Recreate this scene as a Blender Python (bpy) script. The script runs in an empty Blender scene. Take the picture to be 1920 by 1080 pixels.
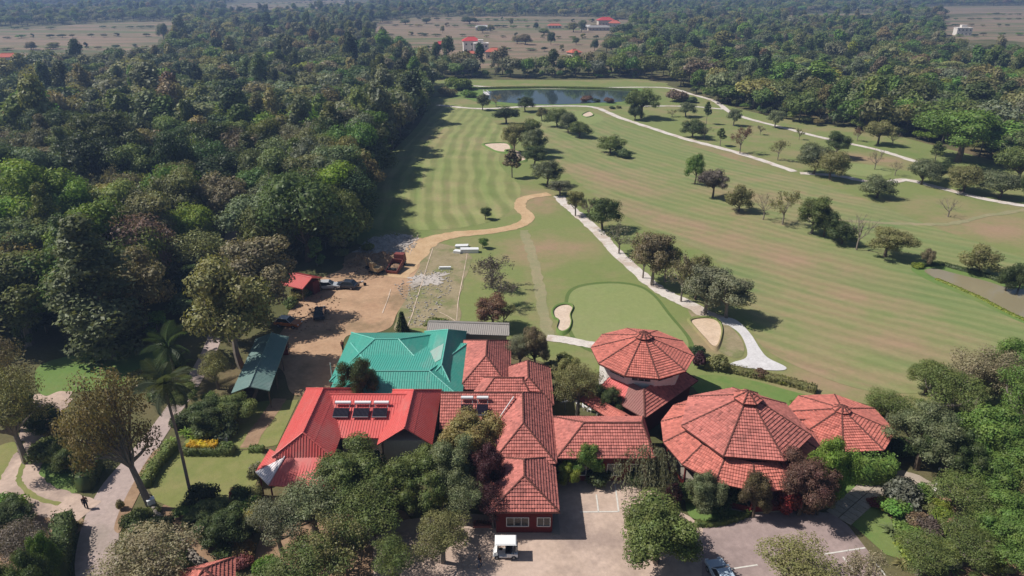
import bpy, bmesh, math, random
import numpy as np
from mathutils import Vector, Matrix

random.seed(7)
RNG = np.random.default_rng(11)
R = math.radians
scene = bpy.context.scene
COL = scene.collection

# ------------------------------------------------------------------ camera
CAM_H, PITCH, FPX = 50.0, R(24.5), 1280.0
cam_d = bpy.data.cameras.new('camera')
cam_d.sensor_width = 36.0
cam_d.lens = 36.0 * FPX / 1920.0
cam_d.clip_start = 0.5
cam_d.clip_end = 9000.0
cam = bpy.data.objects.new('camera', cam_d)
COL.objects.link(cam)
cam.location = (0, 0, CAM_H)
cam.rotation_euler = (R(90) - PITCH, 0, 0)
scene.camera = cam

# ------------------------------------------------------------------ light
SUN_EL = R(50.0)
SHX, SHY = 0.995, -0.10                     # direction in which shadows fall
world = bpy.data.worlds.new('World')
scene.world = world
world.use_nodes = True
wn = world.node_tree
bg = wn.nodes['Background']
sky = wn.nodes.new('ShaderNodeTexSky')
sky.sky_type = 'NISHITA'
sky.sun_disc = False
sky.sun_elevation = SUN_EL
sky.sun_rotation = math.atan2(-SHX, -SHY)
sky.air_density = 1.0
sky.dust_density = 1.2
wn.links.new(sky.outputs[0], bg.inputs[0])
bg.inputs[1].default_value = 0.055
sun_d = bpy.data.lights.new('sun', 'SUN')
sun_d.energy = 4.6
sun_d.angle = R(0.55)
sun_d.color = (1.0, 0.95, 0.88)
sun = bpy.data.objects.new('sun', sun_d)
COL.objects.link(sun)
_n = math.hypot(SHX, SHY)
sdir = Vector((SHX / _n * math.cos(SUN_EL), SHY / _n * math.cos(SUN_EL), -math.sin(SUN_EL)))
sun.rotation_euler = sdir.to_track_quat('-Z', 'Y').to_euler()
sun.location = (-60, 30, 90)
scene.view_settings.view_transform = 'Standard'
scene.view_settings.look = 'None'
scene.view_settings.gamma = 1.0
scene.view_settings.use_curve_mapping = False
scene.view_settings.exposure = 0.14
scene.cycles.max_bounces = 5
scene.cycles.diffuse_bounces = 2
scene.cycles.transmission_bounces = 3
scene.cycles.volume_bounces = 0
scene.cycles.transparent_max_bounces = 4
try:
    scene.cycles.use_denoising = True
    scene.cycles.denoiser = 'OPENIMAGEDENOISE'
except Exception:
    pass

# ------------------------------------------------------------------ helpers
SP, CP = math.sin(PITCH), math.cos(PITCH)

def at(u, v, z=0.0):
    """place on the level z that is seen at point (u, v) of the 1920 x 1080 photograph"""
    dx, dy = (u - 960) / FPX, -(v - 540) / FPX
    d = (dx, CP + dy * SP, -SP + dy * CP)
    t = (z - CAM_H) / d[2]
    return (d[0] * t, d[1] * t, z)

def depth_of(y, z=0.0):
    return y * CP - (z - CAM_H) * SP

def top_height(y, v):
    a = PITCH + math.atan((v - 540) / FPX)
    return CAM_H - y * math.tan(a)

def link(o, parent=None):
    COL.objects.link(o)
    if parent is not None:
        o.parent = parent
    return o

def tag(o, label=None, cat=None, group=None, kind=None):
    if label: o['label'] = label
    if cat: o['category'] = cat
    if group: o['group'] = group
    if kind: o['kind'] = kind
    return o

def thing(name, label, cat, loc=(0, 0, 0), rz=0.0, group=None):
    o = bpy.data.objects.new(name, None)
    o.empty_display_size = 0.3
    o.location = loc
    o.rotation_euler = (0, 0, rz)
    link(o)
    return tag(o, label, cat, group)

def copy_tree(root, loc=None, rz=None, scale=None, label=None):
    def rec(o, parent):
        c = o.copy()
        COL.objects.link(c)
        if parent is not None:
            c.parent = parent
        for ch in list(o.children):
            rec(ch, c)
        return c
    c = rec(root, None)
    if loc is not None: c.location = loc
    if rz is not None: c.rotation_euler = (0, 0, rz)
    if scale is not None: c.scale = scale
    if label: c['label'] = label
    return c

class MB:
    def __init__(self):
        self.v, self.f, self.m, self.t = [], [], [], []
    def face(self, pts, mi=0, tint=1.0):
        n = len(self.v)
        self.v.extend([tuple(p) for p in pts])
        self.f.append(tuple(range(n, n + len(pts))))
        self.m.append(mi); self.t.append(tint)
        return self
    def mesh(self, vs, fs, mi=0, tint=1.0):
        n = len(self.v)
        self.v.extend([tuple(p) for p in vs])
        for f in fs:
            self.f.append(tuple(i + n for i in f)); self.m.append(mi); self.t.append(tint)
        return self
    def box(self, x0, x1, y0, y1, z0, z1, mi=0, rz=0.0, c=None):
        vs = [(x, y, z) for z in (z0, z1) for x, y in ((x0, y0), (x1, y0), (x1, y1), (x0, y1))]
        if rz:
            cx, cy = c if c else ((x0 + x1) / 2, (y0 + y1) / 2)
            ca, sa = math.cos(rz), math.sin(rz)
            vs = [(cx + (x - cx) * ca - (y - cy) * sa, cy + (x - cx) * sa + (y - cy) * ca, z) for x, y, z in vs]
        return self.mesh(vs, [(3, 2, 1, 0), (4, 5, 6, 7), (0, 1, 5, 4), (1, 2, 6, 5), (2, 3, 7, 6), (3, 0, 4, 7)], mi)
    def tube(self, pts, rads, n=6, mi=0, cap=True):
        pts = [Vector(p) for p in pts]
        base = len(self.v)
        ref = Vector((0.31, 0.87, 0.2)).normalized()
        for i, p in enumerate(pts):
            a = pts[max(0, i - 1)]; b = pts[min(len(pts) - 1, i + 1)]
            t = (b - a).normalized()
            s = t.cross(ref)
            if s.length < 1e-3: s = t.cross(Vector((1, 0, 0)))
            s.normalize(); q = t.cross(s)
            for k in range(n):
                an = 2 * math.pi * k / n
                self.v.append(tuple(p + (s * math.cos(an) + q * math.sin(an)) * rads[i]))
        for i in range(len(pts) - 1):
            for k in range(n):
                k2 = (k + 1) % n
                self.f.append((base + i * n + k, base + i * n + k2, base + (i + 1) * n + k2, base + (i + 1) * n + k))
                self.m.append(mi); self.t.append(1.0)
        if cap:
            self.f.append(tuple(base + k for k in reversed(range(n)))); self.m.append(mi); self.t.append(1.0)
            e = base + (len(pts) - 1) * n
            self.f.append(tuple(e + k for k in range(n))); self.m.append(mi); self.t.append(1.0)
        return self
    def lathe(self, prof, c=(0, 0, 0), n=12, mi=0):
        base = len(self.v)
        for r, z in prof:
            for k in range(n):
                an = 2 * math.pi * k / n
                self.v.append((c[0] + r * math.cos(an), c[1] + r * math.sin(an), c[2] + z))
        for i in range(len(prof) - 1):
            for k in range(n):
                k2 = (k + 1) % n
                self.f.append((base + i * n + k, base + i * n + k2, base + (i + 1) * n + k2, base + (i + 1) * n + k))
                self.m.append(mi); self.t.append(1.0)
        self.f.append(tuple(base + k for k in reversed(range(n)))); self.m.append(mi); self.t.append(1.0)
        e = base + (len(prof) - 1) * n
        self.f.append(tuple(e + k for k in range(n))); self.m.append(mi); self.t.append(1.0)
        return self
    def data(self, name, mats):
        me = bpy.data.meshes.new(name)
        me.from_pydata(self.v, [], self.f)
        if not isinstance(mats, (list, tuple)): mats = [mats]
        for m in mats: me.materials.append(m)
        if len(mats) > 1:
            me.polygons.foreach_set('material_index', self.m)
        if any(t != 1.0 for t in self.t):
            a = me.attributes.new('tint', 'FLOAT', 'FACE')
            a.data.foreach_set('value', self.t)
        me.update()
        return me
    def build(self, name, mats, parent=None, kind=None):
        o = bpy.data.objects.new(name, self.data(name, mats))
        link(o, parent)
        if kind: o['kind'] = kind
        return o

# ------------------------------------------------------------------ materials
class NT:
    def __init__(self, name):
        self.m = bpy.data.materials.new(name)
        self.m.use_nodes = True
        self.t = self.m.node_tree
        self.b = self.t.nodes['Principled BSDF']
        self.out = self.t.nodes['Material Output']
        self.co = None
    def n(self, typ, **kw):
        x = self.t.nodes.new(typ)
        for k, v in kw.items():
            setattr(x, k, v)
        return x
    def l(self, a, b):
        self.t.links.new(a, b)
    def pos(self):
        if self.co is None:
            self.co = self.n('ShaderNodeNewGeometry').outputs['Position']
        return self.co
    def noise(self, scale, detail=4.0, rough=0.55, vec=None, stretch=None):
        x = self.n('ShaderNodeTexNoise')
        x.inputs['Scale'].default_value = scale
        x.inputs['Detail'].default_value = detail
        x.inputs['Roughness'].default_value = rough
        v = vec if vec is not None else self.pos()
        if stretch:
            mp = self.n('ShaderNodeMapping')
            mp.inputs['Rotation'].default_value = (0, 0, stretch[2])
            mp.inputs['Scale'].default_value = (stretch[0], stretch[1], 1)
            self.l(v, mp.inputs[0]); v = mp.outputs[0]
        self.l(v, x.inputs['Vector'])
        return x.outputs['Fac']
    def ramp(self, fac, stops):
        x = self.n('ShaderNodeValToRGB')
        e = x.color_ramp.elements
        while len(e) < len(stops): e.new(0.5)
        for i, (p, c) in enumerate(stops):
            e[i].position = p
            e[i].color = tuple(c) + (1,) if len(c) == 3 else c
        self.l(fac, x.inputs[0])
        return x.outputs[0]
    def mix(self, fac, a, b, mode='MIX'):
        x = self.n('ShaderNodeMix', data_type='RGBA', blend_type=mode)
        for i, s in ((0, fac), (6, a), (7, b)):
            if isinstance(s, (int, float)): x.inputs[i].default_value = s
            elif isinstance(s, (tuple, list)): x.inputs[i].default_value = tuple(s) + (1,)
            else: self.l(s, x.inputs[i])
        return x.outputs[2]
    def math(self, op, a, b=None, c=None, clamp=False):
        x = self.n('ShaderNodeMath', operation=op, use_clamp=clamp)
        for i, s in enumerate((a, b, c)):
            if s is None: continue
            if isinstance(s, (int, float)): x.inputs[i].default_value = s
            else: self.l(s, x.inputs[i])
        return x.outputs[0]
    def mulcol(self, col, f):
        x = self.n('ShaderNodeVectorMath', operation='SCALE')
        if isinstance(col, tuple): x.inputs[0].default_value = col
        else: self.l(col, x.inputs[0])
        if isinstance(f, (int, float)): x.inputs['Scale'].default_value = f
        else: self.l(f, x.inputs['Scale'])
        return x.outputs[0]
    def bump(self, h, dist=0.05, strength=0.6):
        x = self.n('ShaderNodeBump')
        x.inputs['Strength'].default_value = strength
        x.inputs['Distance'].default_value = dist
        self.l(h, x.inputs['Height'])
        self.l(x.outputs[0], self.b.inputs['Normal'])
    def finish(self, col, rough=0.9, spec=0.2, metal=0.0):
        if isinstance(col, tuple): self.b.inputs['Base Color'].default_value = col + (1,)
        else: self.l(col, self.b.inputs['Base Color'])
        if isinstance(rough, (int, float)): self.b.inputs['Roughness'].default_value = rough
        else: self.l(rough, self.b.inputs['Roughness'])
        self.b.inputs['Specular IOR Level'].default_value = spec
        self.b.inputs['Metallic'].default_value = metal
        return self.m

def flat(name, col, rough=0.8, spec=0.25, var=0.25, scale=1.5, metal=0.0):
    t = NT(name)
    f = t.noise(scale, 5, 0.6)
    k = t.math('MULTIPLY_ADD', f, 2 * var, 1 - var)
    return t.finish(t.mulcol(col, k), rough, spec, metal)

def m_ground():
    t = NT('dry_earth_and_scrub')
    a = t.noise(0.045, 6, 0.62); b = t.noise(0.35, 5, 0.65); c = t.noise(2.6, 4, 0.7)
    col = t.ramp(a, [(0.34, (0.085, 0.09, 0.035)), (0.5, (0.135, 0.125, 0.06)), (0.66, (0.21, 0.15, 0.09))])
    col = t.mix(t.math('MULTIPLY', b, 0.55), col, (0.07, 0.085, 0.03))
    col = t.mulcol(col, t.math('MULTIPLY_ADD', c, 0.8, 0.6))
    t.bump(c, 0.15, 0.5)
    return t.finish(col, 0.95, 0.1)

def m_grass(name, base, dry, lush, dry_amt=0.5, ring=None, ring_w=3.0, ring_amt=0.16, band=None, scale=1.0, bare=()):
    t = NT(name)
    a = t.noise(0.030 * scale, 5, 0.6); b = t.noise(0.14 * scale, 5, 0.65); c = t.noise(1.1, 4, 0.7); d = t.noise(7.0, 2, 0.6)
    f1 = t.n('ShaderNodeMapRange'); f1.inputs[1].default_value = 0.51; f1.inputs[2].default_value = 0.63
    t.l(t.math('MULTIPLY_ADD', b, 0.45, t.math('MULTIPLY', a, 0.62)), f1.inputs[0])
    f2 = t.n('ShaderNodeMapRange'); f2.inputs[1].default_value = 0.52; f2.inputs[2].default_value = 0.72
    vo = t.n('ShaderNodeVectorMath', operation='ADD'); vo.inputs[1].default_value = (430, 210, 33)
    t.l(t.pos(), vo.inputs[0])
    t.l(t.noise(0.05 * scale, 5, 0.62, vec=vo.outputs[0]), f2.inputs[0])
    col = t.mix(t.math('MULTIPLY', f1.outputs[0], dry_amt), base, dry)
    col = t.mix(t.math('MULTIPLY', f2.outputs[0], 0.6), col, lush)
    k = t.math('MULTIPLY_ADD', c, 0.34, 0.83)
    k = t.math('MULTIPLY', k, t.math('MULTIPLY_ADD', d, 0.3, 0.85))
    if ring:
        s = t.n('ShaderNodeVectorMath', operation='SUBTRACT'); s.inputs[1].default_value = (ring[0], ring[1], 0)
        t.l(t.pos(), s.inputs[0])
        ln = t.n('ShaderNodeVectorMath', operation='LENGTH'); t.l(s.outputs[0], ln.inputs[0])
        wob = t.math('MULTIPLY', t.noise(0.05, 3, 0.5), 5.0)
        ph = t.math('MULTIPLY', t.math('ADD', ln.outputs['Value'], wob), 2 * math.pi / ring_w)
        sn = t.math('SINE', ph)
        sn = t.math('MULTIPLY', sn, 1.8); sn = t.math('MINIMUM', t.math('MAXIMUM', sn, -1.0), 1.0)
        amp = t.math('MULTIPLY', t.noise(0.09, 3, 0.6), ring_amt * 2.0)
        k = t.math('MULTIPLY', k, t.math('MULTIPLY_ADD', sn, amp, 1.0))
        # stripes also shift the hue a little: bent blades look paler
        col = t.mix(t.math('MULTIPLY_ADD', sn, 0.07, 0.07, clamp=True), col, dry)
        # streaky wear along the mowing direction
        dv = t.n('ShaderNodeCombineXYZ')
        t.l(t.math('MULTIPLY', ln.outputs['Value'], 0.42), dv.inputs[0])
        an = t.n('ShaderNodeSeparateXYZ'); t.l(s.outputs[0], an.inputs[0])
        t.l(t.math('MULTIPLY', t.math('ARCTAN2', an.outputs[1], an.outputs[0]), 11.0), dv.inputs[1])
        st = t.noise(0.55, 4, 0.65, vec=dv.outputs[0])
        mr = t.n('ShaderNodeMapRange'); mr.inputs[1].default_value = 0.50; mr.inputs[2].default_value = 0.66
        t.l(st, mr.inputs[0])
        col = t.mix(t.math('MULTIPLY', mr.outputs[0], t.math('MULTIPLY_ADD', f1.outputs[0], 0.55 * dry_amt, 0.22 * dry_amt)), col, (0.335, 0.215, 0.135))
        mr3 = t.n('ShaderNodeMapRange'); mr3.inputs[1].default_value = 0.50; mr3.inputs[2].default_value = 0.36
        t.l(st, mr3.inputs[0])
        col = t.mix(t.math('MULTIPLY', mr3.outputs[0], 0.5), col, lush)
    if band:
        sx = t.n('ShaderNodeSeparateXYZ'); t.l(t.pos(), sx.inputs[0])
        ph = t.math('MULTIPLY', t.math('ADD', sx.outputs[1], t.math('MULTIPLY', sx.outputs[0], 0.2)), 2 * math.pi / band[0])
        k = t.math('MULTIPLY', k, t.math('MULTIPLY_ADD', t.math('SINE', ph), band[1], 1.0))
    for (bx, by, ra, rb, rot) in bare:        # worn reddish places
        mp = t.n('ShaderNodeMapping', vector_type='TEXTURE')
        mp.inputs['Location'].default_value = (bx, by, 0); mp.inputs['Rotation'].default_value = (0, 0, rot); mp.inputs['Scale'].default_value = (ra, rb, 1)
        t.l(t.pos(), mp.inputs[0])
        sz = t.n('ShaderNodeVectorMath', operation='MULTIPLY'); sz.inputs[1].default_value = (1, 1, 0); t.l(mp.outputs[0], sz.inputs[0])
        ln2 = t.n('ShaderNodeVectorMath', operation='LENGTH'); t.l(sz.outputs[0], ln2.inputs[0])
        fl = t.math('SUBTRACT', 1.0, ln2.outputs['Value'], clamp=True)
        fl = t.math('MULTIPLY', fl, t.math('MULTIPLY_ADD', b, 2.6, -0.45, clamp=True), clamp=True)
        col = t.mix(t.math('MULTIPLY', fl, 0.85, clamp=True), col, (0.345, 0.225, 0.15))
    col = t.mulcol(col, k)
    t.bump(d, 0.06, 0.5)
    return t.finish(col, 0.9, 0.15)

def m_dirt(name, c1, c2, scale=0.5, c3=None, rough=0.95):
    t = NT(name)
    a = t.noise(scale, 6, 0.62); b = t.noise(scale * 6, 4, 0.65)
    col = t.ramp(a, [(0.36, c1), (0.64, c2)])
    if c3:
        g = t.noise(scale * 0.37, 5, 0.65)
        mr = t.n('ShaderNodeMapRange'); mr.inputs[1].default_value = 0.50; mr.inputs[2].default_value = 0.62
        t.l(g, mr.inputs[0])
        col = t.mix(mr.outputs[0], col, c3)
    col = t.mulcol(col, t.math('MULTIPLY_ADD', b, 0.6, 0.7))
    t.bump(b, 0.05, 0.5)
    return t.finish(col, rough, 0.15)

def m_tile(name, c1, c2, dirt):
    t = NT(name)
    at_ = t.n('ShaderNodeAttribute', attribute_name='tint')
    a = t.noise(0.22, 5, 0.65); b = t.noise(1.6, 5, 0.7); sp = t.noise(6, 3, 0.7)
    col = t.mix(a, c1, c2)
    mr = t.n('ShaderNodeMapRange'); mr.inputs[1].default_value = 0.46; mr.inputs[2].default_value = 0.66
    t.l(t.math('MULTIPLY_ADD', a, 0.5, t.math('MULTIPLY', b, 0.5)), mr.inputs[0])
    col = t.mix(t.math('MULTIPLY', mr.outputs[0], 0.62), col, dirt)
    mr2 = t.n('ShaderNodeMapRange'); mr2.inputs[1].default_value = 0.60; mr2.inputs[2].default_value = 0.75
    t.l(sp, mr2.inputs[0])
    col = t.mix(t.math('MULTIPLY', mr2.outputs[0], 0.4), col, dirt)
    col = t.mulcol(col, at_.outputs['Fac'])
    return t.finish(col, 0.85, 0.2)

def m_metal_roof(name, c1, c2, patch, patch_amt=0.5, rough=0.45):
    t = NT(name)
    a = t.noise(0.16, 5, 0.6); b = t.noise(1.2, 5, 0.7)
    pk = t.noise(0.5, 4, 0.6, stretch=(1.0, 0.18, 0))
    col = t.mix(b, c1, c2)
    mr = t.n('ShaderNodeMapRange'); mr.inputs[1].default_value = 0.55; mr.inputs[2].default_value = 0.72
    t.l(t.math('MULTIPLY_ADD', a, 0.6, t.math('MULTIPLY', pk, 0.42)), mr.inputs[0])
    col = t.mix(t.math('MULTIPLY', mr.outputs[0], patch_amt), col, patch)
    du = t.noise(0.9, 5, 0.7, stretch=(1.2, 0.25, 0.05)); fi = t.noise(3.0, 4, 0.7)
    col = t.mix(t.math('MULTIPLY', t.math('MULTIPLY', du, fi), 0.42), col, (0.36, 0.31, 0.26))      # settled dust
    col = t.mulcol(col, t.math('MULTIPLY_ADD', fi, 0.36, 0.88))
    return t.finish(col, t.math('MULTIPLY_ADD', b, 0.3, rough - 0.1), 0.35)

def leaf_shader(name, instancer=False):
    t = NT(name)
    for x in (t.b,): t.t.nodes.remove(x)
    if instancer:
        c = t.n('ShaderNodeAttribute', attribute_type='INSTANCER', attribute_name='hue').outputs['Color']
    else:
        c = t.n('ShaderNodeObjectInfo').outputs['Color']
    tn = t.n('ShaderNodeAttribute', attribute_name='tint').outputs['Fac']
    rnd = t.n('ShaderNodeObjectInfo').outputs['Random']
    col = t.mulcol(c, tn)
    hs = t.n('ShaderNodeHueSaturation')
    t.l(t.math('MULTIPLY_ADD', t.noise(0.9, 2, 0.5), 0.10, 0.45), hs.inputs['Hue'])
    hs.inputs['Saturation'].default_value = 1.0
    t.l(t.math('MULTIPLY_ADD', rnd, 0.3, 0.85), hs.inputs['Value'])
    t.l(col, hs.inputs['Color'])
    d = t.n('ShaderNodeBsdfDiffuse'); t.l(hs.outputs[0], d.inputs[0])
    tr = t.n('ShaderNodeBsdfTranslucent')
    yl = t.mix(1.0, hs.outputs[0], (1.25, 1.2, 0.6), 'MULTIPLY')
    t.l(yl, tr.inputs[0])
    gl = t.n('ShaderNodeBsdfGlossy'); gl.inputs['Roughness'].default_value = 0.5
    gl.inputs['Color'].default_value = (0.5, 0.5, 0.5, 1)
    m1 = t.n('ShaderNodeMixShader'); m1.inputs[0].default_value = 0.28
    t.l(d.outputs[0], m1.inputs[1]); t.l(tr.outputs[0], m1.inputs[2])
    m2 = t.n('ShaderNodeMixShader'); m2.inputs[0].default_value = 0.035
    t.l(m1.outputs[0], m2.inputs[1]); t.l(gl.outputs[0], m2.inputs[2])
    t.l(m2.outputs[0], t.out.inputs[0])
    return t.m

def m_water(name, deep, rough=0.06, wave=1.2):
    t = NT(name)
    n1 = t.noise(wave, 3, 0.5)
    t.bump(n1, 0.03, 0.25)
    g = t.noise(0.05, 3, 0.5)
    col = t.mix(g, deep, tuple(x * 1.5 for x in deep))
    m = t.finish(col, rough, 0.5)
    return m

def m_wall(name, col, stain):
    t = NT(name)
    a = t.noise(0.7, 5, 0.65); b = t.noise(5, 3, 0.6)
    c = t.mix(t.math('MULTIPLY', a, 0.5), col, stain)
    c = t.mulcol(c, t.math('MULTIPLY_ADD', b, 0.3, 0.85))
    return t.finish(c, 0.85, 0.2)

M = {}
def _sp(u, v, ra, rb, rot): return (*at(u, v)[:2], ra, rb, rot)
BARE_R = [_sp(1470, 485, 26, 10, -0.65), _sp(1330, 432, 20, 8, -0.75), _sp(1200, 395, 20, 7, -0.85), _sp(1700, 650, 15, 6, -0.5), _sp(1530, 690, 10, 5, -0.5), _sp(1160, 340, 26, 9, -0.95), _sp(1390, 365, 18, 8, -0.7), _sp(1620, 560, 14, 5, -0.5)]
BARE_G = [_sp(1005, 470, 9, 12, 0), _sp(1070, 465, 10, 8, 0), _sp(1325, 640, 6, 9, 0.3), _sp(1870, 430, 22, 12, 0), _sp(1010, 375, 8, 16, 0.2), _sp(1640, 300, 26, 10, -0.6), _sp(1560, 720, 14, 4, -0.3), _sp(1340, 290, 30, 12, -0.9)]
M['ground'] = m_ground()
M['grass'] = m_grass('golf_rough_grass', (0.196, 0.228, 0.080), (0.30, 0.235, 0.130), (0.130, 0.202, 0.052), 0.62, bare=BARE_G)
M['fair_l'] = m_grass('striped_fairway_grass', (0.222, 0.248, 0.090), (0.32, 0.275, 0.145), (0.155, 0.225, 0.062), 0.5, ring=(420, 215), ring_w=4.3, ring_amt=0.11, band=(10.5, 0.045))
M['fair_r'] = m_grass('diagonal_striped_grass', (0.208, 0.240, 0.092), (0.315, 0.250, 0.142), (0.140, 0.212, 0.072), 0.58, ring=(252, 338), ring_w=3.0, ring_amt=0.048, bare=BARE_R)
M['fringe'] = m_grass('collar_grass', (0.115, 0.165, 0.048), (0.16, 0.18, 0.07), (0.10, 0.16, 0.04), 0.4, scale=2)
M['strip'] = m_grass('worn_grass', (0.27, 0.255, 0.14), (0.34, 0.28, 0.17), (0.21, 0.24, 0.10), 0.7, scale=4)
M['green'] = m_grass('putting_green_grass', (0.236, 0.272, 0.105), (0.28, 0.28, 0.135), (0.195, 0.262, 0.09), 0.4, scale=2)
M['lawn'] = m_grass('garden_lawn_grass', (0.20, 0.215, 0.07), (0.27, 0.24, 0.105), (0.12, 0.18, 0.045), 0.6, scale=3)
M['lawn2'] = m_grass('watered_lawn_grass', (0.14, 0.215, 0.06), (0.22, 0.225, 0.085), (0.10, 0.19, 0.04), 0.4, scale=3)
def m_field():
    t = NT('fallow_field_soil')
    a = t.noise(0.010, 5, 0.6, stretch=(0.35, 1.6, 0.12)); b = t.noise(0.035, 5, 0.65, stretch=(0.4, 1.8, -0.1)); c = t.noise(0.25, 4, 0.6)
    col = t.ramp(a, [(0.36, (0.085, 0.115, 0.045)), (0.45, (0.18, 0.155, 0.095)), (0.53, (0.29, 0.20, 0.145)), (0.58, (0.18, 0.165, 0.09)), (0.66, (0.12, 0.145, 0.06))])
    col = t.mix(t.math('MULTIPLY', b, 0.25), col, (0.17, 0.145, 0.085))
    col = t.mulcol(col, t.math('MULTIPLY_ADD', c, 0.5, 0.75))
    return t.finish(col, 0.95, 0.1)
M['field'] = m_field()
M['yard'] = m_dirt('sandy_yard_earth', (0.40, 0.25, 0.155), (0.48, 0.315, 0.20), 0.25, (0.29, 0.20, 0.12))
M['yardgrass'] = m_dirt('worn_grass_and_grit', (0.25, 0.21, 0.12), (0.33, 0.27, 0.17), 0.45, (0.19, 0.2, 0.085))
M['track'] = m_dirt('sandy_track_earth', (0.47, 0.315, 0.18), (0.55, 0.39, 0.235), 0.4)
M['gravelpath'] = m_dirt('pale_gravel', (0.56, 0.51, 0.46), (0.68, 0.62, 0.57), 0.5, (0.50, 0.41, 0.34))
M['greygravel'] = m_dirt('grey_crushed_stone', (0.42, 0.38, 0.35), (0.52, 0.47, 0.43), 0.7, (0.36, 0.31, 0.26))
M['road'] = m_dirt('old_pinkish_asphalt', (0.38, 0.30, 0.275), (0.45, 0.355, 0.32), 0.35, (0.33, 0.27, 0.235))
M['court'] = m_dirt('tan_forecourt_screed', (0.47, 0.355, 0.285), (0.55, 0.42, 0.345), 0.3, (0.37, 0.28, 0.235))
M['lot'] = m_dirt('mauve_lot_asphalt', (0.32, 0.245, 0.23), (0.38, 0.29, 0.27), 0.3, (0.28, 0.215, 0.2))
M['concrete'] = m_dirt('new_pale_concrete', (0.56, 0.54, 0.54), (0.65, 0.63, 0.63), 0.6)
M['sand'] = m_dirt('bunker_sand', (0.56, 0.42, 0.30), (0.66, 0.51, 0.38), 0.5)
M['sandp'] = m_dirt('pale_bunker_sand', (0.57, 0.44, 0.34), (0.66, 0.53, 0.42), 0.5)
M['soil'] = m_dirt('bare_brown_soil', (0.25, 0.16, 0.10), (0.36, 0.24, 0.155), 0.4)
M['pathslab'] = m_dirt('paved_walk', (0.36, 0.30, 0.24), (0.46, 0.385, 0.32), 0.8)
M['water1'] = m_water('pond_water', (0.030, 0.045, 0.050), 0.05, 0.8)
M['water2'] = m_water('silty_pond_water', (0.215, 0.185, 0.115), 0.07, 1.0)
M['line'] = flat('worn_white_paint', (0.62, 0.59, 0.54), 0.8, 0.2, 0.35, 3)
M['tile'] = m_tile('weathered_clay_tile', (0.585, 0.210, 0.172), (0.49, 0.165, 0.138), (0.22, 0.098, 0.085))
M['tile2'] = m_tile('bright_clay_tile', (0.62, 0.208, 0.162), (0.54, 0.175, 0.138), (0.30, 0.115, 0.092))
M['ridge'] = flat('mossy_ridge_mortar', (0.135, 0.055, 0.045), 0.9, 0.15, 0.35, 2)
M['ridgel'] = flat('clay_ridge_tile', (0.40, 0.13, 0.10), 0.9, 0.15, 0.35, 1.2)
M['deck'] = flat('dark_roof_boarding', (0.12, 0.05, 0.04), 0.9, 0.1, 0.2, 2)
M['greenroof'] = m_metal_roof('green_painted_sheet', (0.040, 0.38, 0.30), (0.045, 0.33, 0.265), (0.20, 0.36, 0.31), 0.75)
M['greyed'] = m_metal_roof('greyed_green_sheet', (0.20, 0.40, 0.345), (0.27, 0.38, 0.34), (0.32, 0.30, 0.29), 0.6)
M['mint'] = flat('pale_green_ridge_sheet', (0.16, 0.50, 0.42), 0.5, 0.3, 0.15, 2)
M['redroof'] = m_metal_roof('red_painted_sheet', (0.66, 0.088, 0.082), (0.60, 0.10, 0.092), (0.50, 0.22, 0.19), 0.75)
M['whitesheet'] = m_metal_roof('peeling_white_sheet', (0.80, 0.77, 0.78), (0.72, 0.66, 0.68), (0.66, 0.45, 0.45), 0.35)
M['greysheet'] = m_metal_roof('grey_fibre_sheet', (0.27, 0.25, 0.235), (0.34, 0.31, 0.29), (0.20, 0.16, 0.14), 0.5, 0.8)
M['tealsheet'] = m_metal_roof('faded_teal_sheet', (0.11, 0.215, 0.20), (0.16, 0.265, 0.245), (0.30, 0.37, 0.36), 0.5, 0.6)
M['brownsheet'] = m_metal_roof('rusty_brown_sheet', (0.25, 0.10, 0.09), (0.31, 0.13, 0.115), (0.17, 0.085, 0.08), 0.6, 0.8)
M['wall'] = m_wall('cream_plaster', (0.62, 0.55, 0.47), (0.42, 0.34, 0.27))
M['wallred'] = m_wall('dark_red_plaster', (0.17, 0.026, 0.023), (0.08, 0.02, 0.018))
M['wallwhite'] = m_wall('white_plaster', (0.78, 0.74, 0.70), (0.55, 0.48, 0.42))
M['rubble'] = flat('broken_grey_stone', (0.40, 0.37, 0.34), 0.95, 0.1, 0.4, 3)
M['stone'] = m_wall('rubble_stone', (0.30, 0.26, 0.22), (0.16, 0.14, 0.115))
M['glass'] = flat('dark_window_glass', (0.02, 0.025, 0.03), 0.08, 0.6, 0.2, 1)
M['frame'] = flat('white_window_frame', (0.74, 0.72, 0.70), 0.5, 0.3, 0.1, 2)
M['bark'] = flat('brown_bark', (0.125, 0.095, 0.07), 0.95, 0.1, 0.4, 3)
M['barkgrey'] = flat('grey_bark', (0.24, 0.205, 0.17), 0.95, 0.1, 0.4, 3)
M['leaf'] = leaf_shader('leaf')
M['leafi'] = leaf_shader('leaf_of_far_tree', True)
M['white'] = flat('white_plastic', (0.82, 0.82, 0.82), 0.45, 0.4, 0.05, 1)
M['black'] = flat('black_rubber', (0.02, 0.02, 0.02), 0.7, 0.3, 0.2, 4)
M['grey'] = flat('grey_metal', (0.30, 0.31, 0.33), 0.45, 0.5, 0.15, 2, 0.4)
M['panel'] = flat('solar_collector_glass', (0.025, 0.018, 0.03), 0.15, 0.6, 0.3, 1)
M['yellow'] = flat('yellow_flower', (0.75, 0.52, 0.02), 0.8, 0.2, 0.3, 5)
M['skin'] = flat('skin', (0.22, 0.12, 0.08), 0.7, 0.3, 0.05, 3)
M['cloth_d'] = flat('dark_cloth', (0.025, 0.025, 0.035), 0.9, 0.1, 0.2, 8)
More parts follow.
